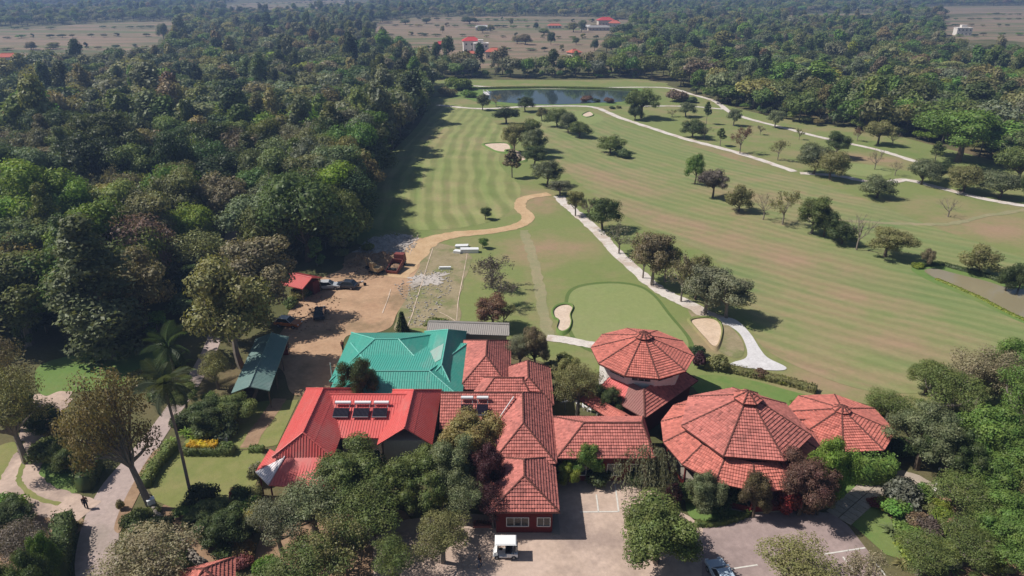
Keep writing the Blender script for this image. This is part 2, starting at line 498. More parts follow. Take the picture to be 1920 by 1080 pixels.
M['cloth_r'] = flat('maroon_cloth', (0.14, 0.02, 0.025), 0.9, 0.1, 0.2, 8)
M['cloth_b'] = flat('grey_blue_cloth', (0.10, 0.13, 0.2), 0.9, 0.1, 0.2, 8)
M['hair'] = flat('black_hair', (0.012, 0.011, 0.01), 0.6, 0.3, 0.1, 9)

def paint(name, col, rough=0.25):
    return flat(name, col, rough, 0.5, 0.08, 1.0)
M['p_white'] = paint('white_car_paint', (0.75, 0.75, 0.75))
M['p_silver'] = paint('silver_car_paint', (0.45, 0.47, 0.5))
M['p_dark'] = paint('dark_blue_car_paint', (0.03, 0.04, 0.06))
M['p_orange'] = paint('orange_car_paint', (0.45, 0.14, 0.03))
M['p_blue'] = paint('pale_blue_car_paint', (0.42, 0.52, 0.62))
M['p_red'] = paint('dusty_red_paint', (0.21, 0.05, 0.04), 0.6)
M['p_tan'] = paint('dusty_tan_paint', (0.36, 0.25, 0.13), 0.6)

# ------------------------------------------------------------------ the ground and what lies flat on it
def smooth_closed(P, seg=5):
    n = len(P); out = []
    for i in range(n):
        p0, p1, p2, p3 = P[i - 1], P[i], P[(i + 1) % n], P[(i + 2) % n]
        for s in range(seg):
            t = s / seg
            out.append(tuple(0.5 * ((2 * p1[k]) + (-p0[k] + p2[k]) * t + (2 * p0[k] - 5 * p1[k] + 4 * p2[k] - p3[k]) * t * t +
                                    (-p0[k] + 3 * p1[k] - 3 * p2[k] + p3[k]) * t ** 3) for k in (0, 1)))
    return out

def smooth_open(P, seg=6):
    Q = [P[0]] + list(P) + [P[-1]]; out = []
    for i in range(1, len(Q) - 2):
        p0, p1, p2, p3 = Q[i - 1], Q[i], Q[i + 1], Q[i + 2]
        for s in range(seg):
            t = s / seg
            out.append(tuple(0.5 * ((2 * p1[k]) + (-p0[k] + p2[k]) * t + (2 * p0[k] - 5 * p1[k] + 4 * p2[k] - p3[k]) * t * t +
                                    (-p0[k] + 3 * p1[k] - 3 * p2[k] + p3[k]) * t ** 3) for k in (0, 1)))
    out.append(tuple(P[-1][:2]))
    return out

def poly_sheet(name, W, mat, z, label, kind='structure', jitter=0.0):
    bm = bmesh.new()
    vs = [bm.verts.new((x + random.uniform(-jitter, jitter), y + random.uniform(-jitter, jitter), z)) for x, y in W]
    f = bm.faces.new(vs)
    f.normal_update()
    if f.normal.z < 0: f.normal_flip()
    bmesh.ops.triangulate(bm, faces=[f])
    me = bpy.data.meshes.new(name); bm.to_mesh(me); bm.free()
    me.materials.append(mat)
    o = link(bpy.data.objects.new(name, me))
    return tag(o, label, None, None, kind)

def sheet(name, px, mat, z, label, smooth=True, jitter=0.0, rag=0.0):
    W = [at(u, v)[:2] for u, v in px]
    if smooth: W = smooth_closed(W, 14 if rag else 5)
    if rag:                                  # uneven spread edge
        ph = [random.uniform(0, 6.28) for _ in range(4)]; n = len(W)
        cx = sum(p[0] for p in W) / n; cy = sum(p[1] for p in W) / n
        W = [(cx + (x - cx) * q, cy + (y - cy) * q) for (x, y), q in ((W[i], 1 + rag * (math.sin(12.6 * 2 * i / n + ph[0]) + 0.8 * math.sin(6.283 * 9 * i / n + ph[1]) + 0.7 * math.sin(6.283 * 17 * i / n + ph[2])) * 0.5) for i in range(n))]
    return poly_sheet(name, W, mat, z, label, jitter=jitter)

def ribbon(name, px, w, mat, z, label, jitter=0.12, world=False, kind='structure'):
    P = smooth_open([p[:2] if world else at(*p)[:2] for p in px], 8)
    mb = MB(); L = []; Rr = []
    for i, p in enumerate(P):
        a, b = P[max(0, i - 1)], P[min(len(P) - 1, i + 1)]
        d = Vector((b[0] - a[0], b[1] - a[1])); d.normalize()
        ww = w(i / (len(P) - 1)) if callable(w) else w
        h1 = ww / 2 * (1 + random.uniform(-jitter, jitter)); h2 = ww / 2 * (1 + random.uniform(-jitter, jitter))
        L.append((p[0] - d.y * h1, p[1] + d.x * h1, z)); Rr.append((p[0] + d.y * h2, p[1] - d.x * h2, z))
    n = len(P)
    mb.mesh(L + Rr, [(i, n + i, n + i + 1, i + 1) for i in range(n - 1)])
    o = mb.build(name, mat)
    return tag(o, label, None, None, kind)

mb = MB()
mb.face([(-3200, -60, 0), (3200, -60, 0), (3200, 3700, 0), (-3200, 3700, 0)])
tag(mb.build('ground', M['ground']), 'dry earth and scrubby ground under the trees', None, None, 'structure')

# far fields
FIELDS = [
 ([(-60, 98), (-60, 58), (60, 52), (190, 44), (335, 41), (340, 58), (300, 72), (285, 92), (180, 99), (60, 104)], 'reddish fallow field beyond the left wood'),
 ([(712, 78), (700, 48), (760, 33), (960, 31), (1100, 32), (1190, 40), (1165, 70), (1120, 92), (1090, 122), (985, 118), (900, 128), (800, 105)], 'brown fallow fields around the far houses'),
 ([(1480, 36), (1490, 26), (1640, 24), (1650, 33), (1560, 38)], 'pale field strip inside the right wood'),
 ([(1765, 72), (1770, 36), (1850, 28), (2000, 27), (2000, 76), (1860, 74)], 'pinkish field beyond the right wood'),
 ([(420, 24), (440, 8), (560, 3), (650, 1), (690, 8), (640, 20), (560, 26)], 'hazy open fields at the far top left'),
 ([(120, 20), (140, 12), (220, 11), (215, 18)], 'small hazy clearing in the farthest woods'),
 ([(1700, 26), (1720, 14), (1980, 12), (1980, 24), (1830, 25)], 'green hazy field in front of the far right hills'),
]
for px, lb in FIELDS:
    sheet('field', px, M['field'], 0.012, lb)

# golf course
sheet('golf_course', [(798, 147), (860, 149), (1000, 150), (1120, 150), (1215, 150), (1300, 178), (1390, 205), (1500, 228), (1640, 246), (1760, 275), (1930, 318),
       (2040, 345), (2100, 600), (2050, 790), (1850, 790), (1680, 770), (1560, 745), (1400, 735), (1250, 720), (1060, 690), (960, 660), (860, 628), (760, 618), (740, 560),
       (690, 470), (640, 440), (640, 400), (690, 330), (740, 280), (790, 225), (803, 180)], M['grass'], 0.02, 'dry golf course rough between the woods')
sheet('fairway', [(812, 200), (860, 196), (905, 215), (938, 240), (948, 268), (935, 300), (950, 325), (975, 350), (968, 385), (930, 412), (860, 428), (780, 432), (700, 430), (672, 402), (705, 330), (760, 275), (800, 232)],
      M['fair_l'], 0.05, 'left fairway mown in curving pale stripes')
sheet('fairway', [(1010, 215), (1060, 205), (1110, 212), (1180, 235), (1260, 262), (1380, 300), (1480, 330), (1560, 352), (1650, 385), (1760, 430), (1880, 470), (2010, 520), (2120, 620), (2040, 745), (1820, 735), (1640, 735), (1500, 690),
      (1420, 640), (1400, 570), (1330, 480), (1200, 420), (1120, 370), (1060, 320), (1020, 265)], M['fair_r'], 0.05, 'wide right fairway mown in diagonal stripes')
sheet('grass_bank', [(818, 176), (900, 165), (1000, 162), (1120, 162), (1240, 160), (1236, 154), (1120, 153), (980, 154), (880, 153), (806, 153)], M['grass'], 0.035, 'yellowish grass strip behind the far pond')
sheet('putting_green', [(1065, 575), (1072, 548), (1100, 536), (1150, 532), (1195, 538), (1225, 556), (1252, 590), (1290, 640), (1270, 665), (1180, 672), (1100, 650), (1072, 620)], M['green'], 0.05, 'smooth rounded putting green behind the tower pavilion')
sheet('putting_green', [(1000, 225), (1020, 212), (1075, 208), (1120, 214), (1130, 226), (1090, 236), (1040, 236)], M['green'], 0.07, 'small bright putting green just in front of far pond')
sheet('putting_green', [(1575, 322), (1590, 308), (1650, 312), (1672, 326), (1630, 332)], M['green'], 0.07, 'small bright green among the right hand trees')

def mound_ring(name, px, label, mat):
    W = smooth_closed([at(u, v)[:2] for u, v in px], 6)
    cx = sum(p[0] for p in W) / len(W); cy = sum(p[1] for p in W) / len(W)
    mb = MB(); n = len(W); rows = []
    for k, (s, z) in enumerate(((1.25, 0.03), (1.10, 0.38), (1.0, 0.30), (0.9, -0.02 + 0.1))):
        rows.append([(cx + (x - cx) * s, cy + (y - cy) * s, z) for x, y in W])
    vs = [p for r in rows for p in r]; fs = []
    for r in range(2):
        for i in range(n):
            j = (i + 1) % n
            fs.append((r * n + i, r * n + j, (r + 1) * n + j, (r + 1) * n + i))
    mb.mesh(vs[:3 * n], fs, 0)
    mb.mesh([(p[0], p[1], 0.12) for p in rows[2]], [tuple(range(n))], 1)
    mb.mesh(rows[2] + [(p[0], p[1], 0.12) for p in rows[2]], [(i, (i + 1) % n, n + (i + 1) % n, n + i) for i in range(n)], 0)
    bm = bmesh.new()
    o = mb.build(name, [M['lawn2'] if mat == 'sandp' else M['grass'], M[mat]])
    bm.from_mesh(o.data); bmesh.ops.triangulate(bm, faces=[f for f in bm.faces if len(f.verts) > 4]); bm.to_mesh(o.data); bm.free()
    return tag(o, label, None, None, 'structure')

for k_, px in enumerate(([(1065, 575), (1072, 548), (1100, 536), (1150, 532), (1195, 538), (1225, 556), (1252, 590), (1290, 640), (1270, 665), (1180, 672), (1100, 650), (1072, 620)],)):
    W = smooth_closed([at(*p)[:2] for p in px]); cx = sum(p[0] for p in W) / len(W); cy = sum(p[1] for p in W) / len(W)
    poly_sheet('green_fringe', [(cx + (x - cx) * 1.075, cy + (y - cy) * 1.075) for x, y in W], M['fringe'], 0.04, 'darker grass collar round the putting green')
ribbon('worn_strip', [(982, 432), (995, 470), (1008, 520), (1018, 580), (1030, 640)], 1.9, M['strip'], 0.045, 'faint pale worn strip across the rough', 0.3)
ribbon('worn_strip', [(1500, 410), (1600, 415), (1700, 420), (1780, 420), (1850, 405), (1930, 392)], 1.6, M['strip'], 0.06, 'faint worn path across the right hand rough', 0.4)
mound_ring('sand_bunker', [(1038, 584), (1048, 575), (1064, 573), (1073, 579), (1068, 592), (1070, 604), (1066, 617), (1054, 623), (1045, 616), (1048, 602), (1040, 596)], 'kidney shaped pink sand bunker left of the putting green', 'sandp')
mound_ring('sand_bunker', [(1296, 602), (1325, 598), (1345, 604), (1352, 622), (1345, 648), (1335, 650), (1322, 636), (1306, 618)], 'tan sand bunker beside the tree row above tower pavilion', 'sand')
mound_ring('sand_bunker', [(910, 271), (950, 270), (955, 284), (935, 285), (918, 278)], 'pale sand bunker left of the fairway trees', 'sandp')
mound_ring('sand_bunker', [(950, 283), (975, 285), (985, 300), (968, 302), (955, 292)], 'narrow sand bunker under the middle fairway trees', 'sandp')
mound_ring('sand_bunker', [(1092, 216), (1105, 210), (1112, 216), (1100, 220)], 'tiny sand bunker by the far pond green', 'sandp')

# tracks and paths
ribbon('dirt_track', [(735, 520), (770, 482), (800, 456), (850, 441), (920, 434), (970, 424), (990, 408), (975, 388), (985, 372), (1030, 364)], lambda t: 6.5 - 3.6 * min(1, t * 2.2), M['track'], 0.075, 'winding sandy track across the golf course')
ribbon('cart_path', [(1048, 368), (1062, 384), (1090, 408), (1125, 440), (1150, 468), (1190, 505), (1235, 543), (1280, 566), (1330, 592), (1372, 606)], 2.6, M['gravelpath'], 0.08, 'pale gravel cart path along the tree row', 0.18)
ribbon('cart_path', [(820, 197), (900, 204), (990, 200), (1080, 199), (1120, 203), (1160, 220), (1220, 240), (1290, 262), (1370, 283), (1440, 305), (1490, 322)], 2.6, M['gravelpath'], 0.08, 'long pale cart path along the far side of right fairway', 0.2)
ribbon('cart_path', [(870, 160), (960, 165), (1060, 166), (1160, 164), (1250, 165), (1300, 178), (1340, 190), (1365, 208), (1400, 222), (1470, 240), (1540, 258), (1640, 280), (1700, 298), (1760, 318)], 2.4, M['gravelpath'], 0.08, 'thin pale cart path below the right wood', 0.2)
ribbon('cart_path', [(1500, 325), (1570, 330), (1620, 340), (1660, 343), (1700, 338), (1760, 352), (1840, 372), (1900, 383), (1960, 392)], 2.6, M['gravelpath'], 0.085, 'pale cart path curving to the right edge', 0.15)
ribbon('cart_path', [(1185, 200), (1240, 199), (1300, 200), (1355, 205)], 2.0, M['gravelpath'], 0.078, 'short pale path between the far pond trees', 0.2)
sheet('concrete_drive', [(1345, 598), (1365, 596), (1385, 604), (1408, 628), (1425, 655), (1440, 672), (1472, 688), (1468, 695), (1430, 694), (1372, 686), (1375, 680), (1398, 672), (1400, 655), (1388, 628), (1368, 612)], M['concrete'], 0.095, 'forked new pale concrete path at the tree row end')
ribbon('cart_path', [(1025, 634), (1060, 638), (1112, 648)], 2.0, M['gravelpath'], 0.08, 'short grey path behind the tower pavilion', 0.1)
sheet('worn_patch', [(1290, 575), (1330, 588), (1372, 615), (1395, 650), (1385, 672), (1350, 660), (1330, 640), (1300, 600)], M['yardgrass'], 0.06, 'worn brown grass around the tan bunker')

# far pond and near pond
sheet('pond', [(905, 176), (925, 170), (985, 168), (1060, 168), (1130, 169), (1185, 172), (1190, 182), (1172, 190), (1120, 193), (1050, 196), (985, 195), (935, 191), (912, 185)], M['water1'], 0.10, 'far pond reflecting the blue sky')
sheet('pond_bank', [(830, 160), (920, 164), (1000, 163), (1100, 163), (1200, 165), (1205, 188), (1150, 198), (1050, 200), (960, 198), (900, 192), (835, 172)], M['lawn2'], 0.06, 'green bank round the far pond')
sheet('pond', [(1733, 509), (1755, 505), (1800, 516), (1850, 528), (1890, 540), (1960, 548), (2050, 570), (2060, 640), (1960, 610), (1900, 588), (1830, 556), (1765, 528)], M['water2'], 0.10, 'silty brown pond at the right edge')
sheet('pond_bank', [(1708, 504), (1745, 494), (1810, 506), (1880, 528), (1960, 536), (2070, 556), (2080, 660), (1960, 622), (1890, 594), (1810, 556), (1740, 526)], M['lawn2'], 0.06, 'green bank round the brown pond')

# works yard
sheet('yard', [(540, 600), (560, 560), (590, 528), (640, 505), (650, 478), (690, 470), (745, 452), (790, 448), (815, 452), (790, 500), (772, 545), (745, 590), (720, 625), (650, 630), (640, 690), (600, 740), (540, 735), (510, 680), (520, 640)], M['yard'], 0.045, 'sandy works yard behind the green roofed hall', rag=0.05)
sheet('worn_grass_plot', [(800, 458), (880, 470), (872, 520), (862, 560), (856, 606), (770, 618), (740, 620), (760, 560), (785, 500)], M['yardgrass'], 0.05, 'worn gritty plot with chalked bays', rag=0.06)
sheet('gravel_patch', [(672, 470), (690, 452), (735, 440), (775, 446), (770, 468), (720, 474)], M['greygravel'], 0.07, 'grey crushed stone spread behind the machines', rag=0.22)
sheet('gravel_patch', [(765, 528), (790, 516), (832, 514), (828, 528), (790, 538)], M['greygravel'], 0.09, 'grey crushed stone patch in the middle of the chalked bays', rag=0.4)
def lineseg(px, label, w=0.12, mat='sandp', z=0.105, name='boundary_line'):
    o = ribbon(name, px, w, M[mat], z, label, 0.6)
for px, lb in ((([(733, 543), (726, 565), (717, 588)]), 'broken whitish line left in the sandy yard'),
               (([(784, 440), (775, 460), (768, 478)]), 'short chalk line crossing the sandy track'),
               (([(812, 465), (803, 492), (793, 525), (782, 560), (773, 590), (765, 612)]), 'long chalk line down the middle of the plot'),
               (([(876, 476), (868, 520), (860, 560), (856, 602)]), 'chalk line along the right edge of the plot'),
               (([(824, 586), (840, 594), (857, 605)]), 'short slanting chalk line at the plot corner')):
    lineseg(px, lb)

# left drive, gardens, forecourt
sheet('road', [(425, 405), (455, 400), (452, 460), (440, 540), (425, 600), (408, 655), (380, 712), (335, 780), (290, 850), (250, 920), (225, 980), (215, 1090), (145, 1090), (150, 1000), (185, 920), (235, 860), (285, 800), (325, 745), (362, 690), (392, 625), (410, 540), (420, 460)], M['road'], 0.05, 'narrow pinkish road running out of the wood')
ribbon('dirt_drive', [(165, 962), (120, 950), (70, 932), (40, 905), (42, 880), (60, 850), (75, 828)], 3.6, M['court'], 0.062, 'pale double rutted drive curving left', 0.08)
ribbon('dirt_drive', [(48, 925), (10, 920), (-40, 925)], 3.0, M['court'], 0.058, 'pale drive leading off the left edge', 0.08)
ribbon('grass_median', [(112, 946), (70, 934), (40, 910), (37, 890), (50, 860)], 0.55, M['lawn'], 0.075, 'thin grass strip between the wheel ruts', 0.3)
sheet('gravel_court', [(20, 745), (60, 740), (125, 738), (130, 760), (100, 790), (80, 830), (50, 830), (30, 790)], M['court'], 0.055, 'pale gravel court left of the big brown tree', rag=0.15)
sheet('bare_soil', [(60, 940), (150, 968), (146, 1000), (90, 1010), (50, 985)], M['soil'], 0.045, 'bare brown soil at the drive corner')
sheet('lawn', [(70, 690), (130, 668), (210, 655), (300, 655), (310, 690), (250, 720), (120, 738), (75, 738)], M['lawn2'], 0.05, 'bright lawn in front of the dark wood')
sheet('lawn', [(-20, 850), (30, 830), (28, 880), (-20, 910)], M['lawn'], 0.05, 'small lawn at the left edge')
sheet('lawn', [(62, 905), (80, 850), (150, 850), (170, 900), (140, 925), (90, 920)], M['lawn2'], 0.05, 'lawn inside the curve of the drive')
sheet('lawn', [(280, 918), (300, 880), (330, 846), (400, 842), (485, 846), (500, 860), (470, 930), (440, 952), (330, 955), (292, 940)], M['lawn'], 0.05, 'square garden lawn beside the palm', False)
sheet('lawn', [(345, 830), (440, 760), (500, 752), (560, 750), (520, 835), (480, 842), (350, 842)], M['lawn'], 0.048, 'upper garden lawn below the teal shed', False)
ribbon('garden_path', [(525, 748), (500, 785), (480, 812), (465, 840)], 1.8, M['soil'], 0.065, 'earth path down the upper garden lawn', 0.1)
sheet('roadside_verge', [(285, 850), (300, 850), (262, 925), (232, 985), (222, 1000), (215, 985), (240, 925)], M['soil'], 0.055, 'dry verge between road and hedge')
sheet('forecourt', [(700, 1100), (700, 1010), (760, 975), (860, 962), (935, 968), (1010, 925), (1045, 905), (1180, 898), (1235, 930), (1275, 960), (1325, 985), (1330, 1100)], M['court'], 0.05, 'tan paved forecourt in front of the tiled wings', False)
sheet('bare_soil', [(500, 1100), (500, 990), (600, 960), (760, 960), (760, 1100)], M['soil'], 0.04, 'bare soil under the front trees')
sheet('parking_lot', [(1315, 1100), (1318, 992), (1400, 962), (1430, 958), (1560, 962), (1592, 988), (1640, 1050), (1665, 1100)], M['lot'], 0.058, 'mauve asphalt parking lot at the bottom right', False)
for a, b, lb in (((1118, 928), (1122, 960), 'short white bay line nearest the front wing'), ((1153, 908), (1160, 960), 'long white bay line in the forecourt'), ((1087, 961), (1160, 960), 'white cross line closing the parking bays'),
                 ((1330, 1074), (1420, 1060), 'white line beside the pale blue car'), ((1545, 1040), (1622, 1028), 'white line half under the olive tree'), ((1580, 1045), (1600, 1072), 'white slanted line at the lot edge'), ((1640, 1055), (1660, 1080), 'last white line in the bottom right corner')):
    ribbon('parking_line', [a, ((a[0] + b[0]) / 2, (a[1] + b[1]) / 2), b], 0.16, M['line'], 0.075, lb, 0.12)
sheet('lawn', [(1560, 940), (1590, 880), (1640, 890), (1655, 900), (1610, 935), (1575, 955)], M['lawn2'], 0.05, 'green lawn patch above the paved walk', False)
sheet('lawn', [(1580, 968), (1625, 940), (1660, 960), (1690, 1000), (1720, 1060), (1660, 1040)], M['lawn2'], 0.05, 'green lawn patch below the paved walk', False)
sheet('lawn', [(1285, 940), (1290, 900), (1340, 905), (1400, 950), (1400, 966), (1330, 985), (1295, 970)], M['lawn2'], 0.05, 'lawn strip before the big pavilion', True)
sheet('lawn', [(1310, 705), (1400, 712), (1500, 738), (1600, 760), (1680, 790), (1500, 790), (1320, 745)], M['lawn2'], 0.052, 'lawn strip behind the big pavilion')
# paved walk: individual slabs
wk = tag(link(bpy.data.objects.new('paved_walk', None)), 'stepped walk of tan slabs rising to the garden', None, None, 'structure')
a = Vector(at(1572, 972)); b = Vector(at(1655, 900))
d = (b - a); Lw = d.length; d.normalize(); s = Vector((-d.y, d.x, 0))
slab = MB().box(-0.40, 0.40, -0.62, 0.62, 0.03, 0.10).data('slab', M['pathslab'])
k = 0; tt = 0.4
while tt < Lw:
    for q in (-0.66, 0.66):
        o = bpy.data.objects.new('slab', slab); link(o, wk)
        p = a + d * tt + s * q
        o.location = (p.x, p.y, random.uniform(0, 0.02)); o.rotation_euler = (0, 0, math.atan2(d.y, d.x))
    tt += 0.86
ribbon('garden_path', [(1650, 905), (1685, 896), (1720, 905), (1745, 925)], 2.6, M['pathslab'], 0.07, 'tan walk curving into the flower garden', 0.1)
sheet('bare_soil', [(1640, 960), (1660, 925), (1740, 930), (1800, 920), (1920, 930), (1960, 1100), (1760, 1100)], M['soil'], 0.044, 'brown garden soil under the flower beds')
sheet('bare_soil', [(1765, 790), (1790, 780), (1805, 800), (1795, 850), (1780, 850)], M['track'], 0.05, 'bare sandy patch among the right hand trees')
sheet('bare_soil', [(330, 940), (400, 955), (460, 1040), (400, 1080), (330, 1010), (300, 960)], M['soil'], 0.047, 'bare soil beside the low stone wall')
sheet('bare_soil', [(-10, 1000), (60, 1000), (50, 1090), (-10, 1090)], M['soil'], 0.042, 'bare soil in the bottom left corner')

# far hills
mb = MB(); nx, ny = 90, 10
hv = []
for j in range(ny):
    for i in range(nx):
        x = -3100 + 6200 * i / (nx - 1); y = 2150 + 1400 * j / (ny - 1)
        t = j / (ny - 1)
        h = math.sin(math.pi * min(1, t * 1.25 + 0.0)) if t < 0.8 else 0
        z = h * (26 + 16 * math.sin(x * 0.0021 + 1.3) + 9 * math.sin(x * 0.0063 + y * 0.002)) + (-0.5 if j in (0, ny - 1) else 0)
        hv.append((x, y, max(z, -0.5)))
mb.mesh(hv, [(j * nx + i, j * nx + i + 1, (j + 1) * nx + i + 1, (j + 1) * nx + i) for j in range(ny - 1) for i in range(nx - 1)])
hl = mb.build('hills', flat('hill_forest_cover', (0.035, 0.05, 0.025), 0.95, 0.1, 0.5, 0.03))
for p in hl.data.polygons: p.use_smooth = True
tag(hl, 'low wooded hills on the horizon', None, None, 'structure')

# the air
hz = MB().box(-3230, 3230, -75, 3730, -1.0, 74.0)
hm = bpy.data.materials.new('pale_blue_haze'); hm.use_nodes = True
ht = hm.node_tree
ht.nodes.remove(ht.nodes['Principled BSDF'])
pv = ht.nodes.new('ShaderNodeVolumePrincipled')
pv.inputs['Color'].default_value = (0.40, 0.59, 1.0, 1)
pv.inputs['Density'].default_value = 0.00035
pv.inputs['Anisotropy'].default_value = 0.2
ht.links.new(pv.outputs[0], ht.nodes['Material Output'].inputs['Volume'])
tag(hz.build('haze', hm), 'thin bluish haze in the air', None, None, 'stuff')

# ------------------------------------------------------------------ roofs
def clip(poly, a, b, c):
    """part of a 2D polygon where a*x + b*y <= c"""
    out = []
    n = len(poly)
    for i in range(n):
        p, q = poly[i], poly[(i + 1) % n]
        dp, dq = a * p[0] + b * p[1] - c, a * q[0] + b * q[1] - c
        if dp <= 0: out.append(p)
        if (dp < 0 < dq) or (dq < 0 < dp):
            t = dp / (dp - dq)
            out.append((p[0] + (q[0] - p[0]) * t, p[1] + (q[1] - p[1]) * t))
    return out

def frame_of(pts):
    P = [Vector(p) for p in pts]
    n = Vector((0, 0, 0))
    for i in range(len(P)):
        n += P[i].cross(P[(i + 1) % len(P)])
    n.normalize()
    if n.z < 0: n = -n
    ex = Vector((0, 0, 1)).cross(n)
    if ex.length < 1e-4: ex = Vector((1, 0, 0))
    ex.normalize(); ey = n.cross(ex)
    c = P[0]
    poly = [((p - c).dot(ex), (p - c).dot(ey)) for p in P]
    ar = sum(poly[i][0] * poly[(i + 1) % len(poly)][1] - poly[(i + 1) % len(poly)][0] * poly[i][1] for i in range(len(poly)))
    if ar < 0: poly.reverse()
    return c, ex, ey, n, poly

def tiles(pts, parent, mat, ch=0.36, tw=0.27):
    c, ex, ey, n, poly = frame_of(pts)
    # half planes of the slope outline
    hp = []
    for i in range(len(poly)):
        p, q = poly[i], poly[(i + 1) % len(poly)]
        a, b = q[1] - p[1], -(q[0] - p[0])
        hp.append((a, b, a * p[0] + b * p[1]))
    y0 = min(p[1] for p in poly); y1 = max(p[1] for p in poly)
    mb = MB()
    def place(x, y, h):
        return tuple(c + ex * x + ey * y + n * h)
    row = 0; y = y0
    while y < y1 - 0.02:
        ya, yb = y, min(y + ch, y1)
        strip = clip(clip(poly, 0, -1, -ya), 0, 1, yb)
        if len(strip) >= 3:
            xa = min(p[0] for p in strip); xb = max(p[0] for p in strip)
            k = math.floor(xa / tw)
            while k * tw < xb:
                xl = k * tw; xr = xl + tw; xm = xl + tw * 0.55
                tint = random.uniform(0.78, 1.14) * (0.72 if random.random() < 0.05 else 1.0)
                lift = random.uniform(0, 0.018)
                for s0, s1, h0, h1 in ((xl, xm, 0.0, 0.036), (xm, xr, 0.036, 0.0)):
                    q = [(s0, ya), (s1, ya), (s1, yb), (s0, yb)]
                    inside = True
                    for a, b, cc in hp:
                        for p in q:
                            if a * p[0] + b * p[1] > cc + 1e-6: inside = False
                    if not inside:
                        for a, b, cc in hp:
                            q = clip(q, a, b, cc)
                            if len(q) < 3: break
                    if len(q) < 3: continue
                    def hh(p):
                        fx = (p[0] - s0) / (s1 - s0); fy = (p[1] - ya) / ch
                        return 0.02 + lift + h0 + (h1 - h0) * fx + 0.085 * (1 - fy)
                    mb.face([place(p[0], p[1], hh(p)) for p in q], 0, tint)
                    low = [p for p in q if abs(p[1] - ya) < 1e-5]
                    if len(low) == 2:
                        l, r = sorted(low)
                        mb.face([place(l[0], l[1], -0.02), place(r[0], r[1], -0.02), place(r[0], r[1], hh(r)), place(l[0], l[1], hh(l))], 0, tint)
                k += 1
        y += ch; row += 1
    o = mb.build('roof_tiles', mat, parent, 'stuff')
    return o

def sheets(pts, parent, mat, pitch=0.30):
    """trapezoid ribs of a profiled metal sheet, with the lap joints of the sheet rows"""
    c, ex, ey, n, poly = frame_of(pts)
    mb = MB()
    x0 = min(p[0] for p in poly); x1 = max(p[0] for p in poly)
    def place(x, y, h): return tuple(c + ex * x + ey * y + n * h)
    x = x0 + pitch * 0.5
    while x < x1:
        seg = []
        for i in range(len(poly)):
            p, q = poly[i], poly[(i + 1) % len(poly)]
            if (p[0] - x) * (q[0] - x) < 0:
                t = (x - p[0]) / (q[0] - p[0]); seg.append(p[1] + (q[1] - p[1]) * t)
        if len(seg) >= 2:
            a, b = min(seg), max(seg)
            if b - a > 0.1:
                w0, w1, h = 0.055, 0.03, 0.045
                vs = [place(x - w0, a, 0.003), place(x - w1, a, h), place(x + w1, a, h), place(x + w0, a, 0.003),
                      place(x - w0, b, 0.003), place(x - w1, b, h), place(x + w1, b, h), place(x + w0, b, 0.003)]
                mb.mesh(vs, [(0, 1, 5, 4), (1, 2, 6, 5), (2, 3, 7, 6), (0, 3, 2, 1)])
        x += pitch
    y0 = min(p[1] for p in poly); y1 = max(p[1] for p in poly)
    y = y0 + 2.4
    while y < y1 - 0.5:
        st = clip(clip(poly, 0, -1, -y), 0, 1, y + 0.05)
        if len(st) >= 3:
            a = min(p[0] for p in st); b = max(p[0] for p in st)
            mb.mesh([place(a, y, 0.002), place(b, y, 0.002), place(b, y, 0.02), place(a, y, 0.02), place(a, y + 0.3, 0.003), place(b, y + 0.3, 0.003)],
                    [(0, 1, 2, 3), (3, 2, 5, 4)])
        y += 2.4
    return mb.build('sheet_ribs', mat, parent, 'stuff')

def slab_of(mb, pts, th=0.14, mi=0):
    P = [Vector(p) for p in pts]
    n = Vector((0, 0, 0))
    for i in range(len(P)): n += P[i].cross(P[(i + 1) % len(P)])
    n.normalize()
    if n.z < 0: P.reverse(); n = -n
    Q = [p - Vector((0, 0, th)) for p in P]
    k = len(P)
    mb.mesh([tuple(p) for p in P] + [tuple(q) for q in Q], [tuple(range(k)), tuple(reversed(range(k, 2 * k)))] + [(i, i + k, (i + 1) % k + k, (i + 1) % k) for i in range(k)], mi)

def cap_line(a, b, parent, mat, r=0.12, name='ridge_cap'):
    a, b = Vector(a), Vector(b)
    L = (b - a).length
    k = max(1, int(L / 0.45)); mb = MB()
    for i in range(k):
        p = a + (b - a) * (i / k); q = a + (b - a) * ((i + 1.08) / k)
        mb.tube([p + Vector((0, 0, 0.05 + random.uniform(0, 0.02))), q + Vector((0, 0, 0.05))], [r * 1.08, r * 0.92], 6)
    return mb.build(name, mat, parent)

def roof(parent, slopes, lines, style='tile', tile=None, deck=None, ridge=None, label=None):
    """one roof volume: deck with its tiles (or ribs) and ridge caps as its own pieces"""
    mb = MB()
    dmat = {'tile': M['deck'], 'sheet': tile}[style] if deck is None else deck
    for s in slopes:
        slab_of(mb, s)
    o = mb.build('roof', dmat, parent)
    if label: o['label'] = label
    for s in slopes:
        if style == 'tile': tiles(s, o, tile or M['tile'])
        else: sheets(s, o, tile)
    for a, b in lines:
        cap_line(a, b, o, ridge or M['ridge'], 0.12 if style == 'tile' else 0.09)
    return o

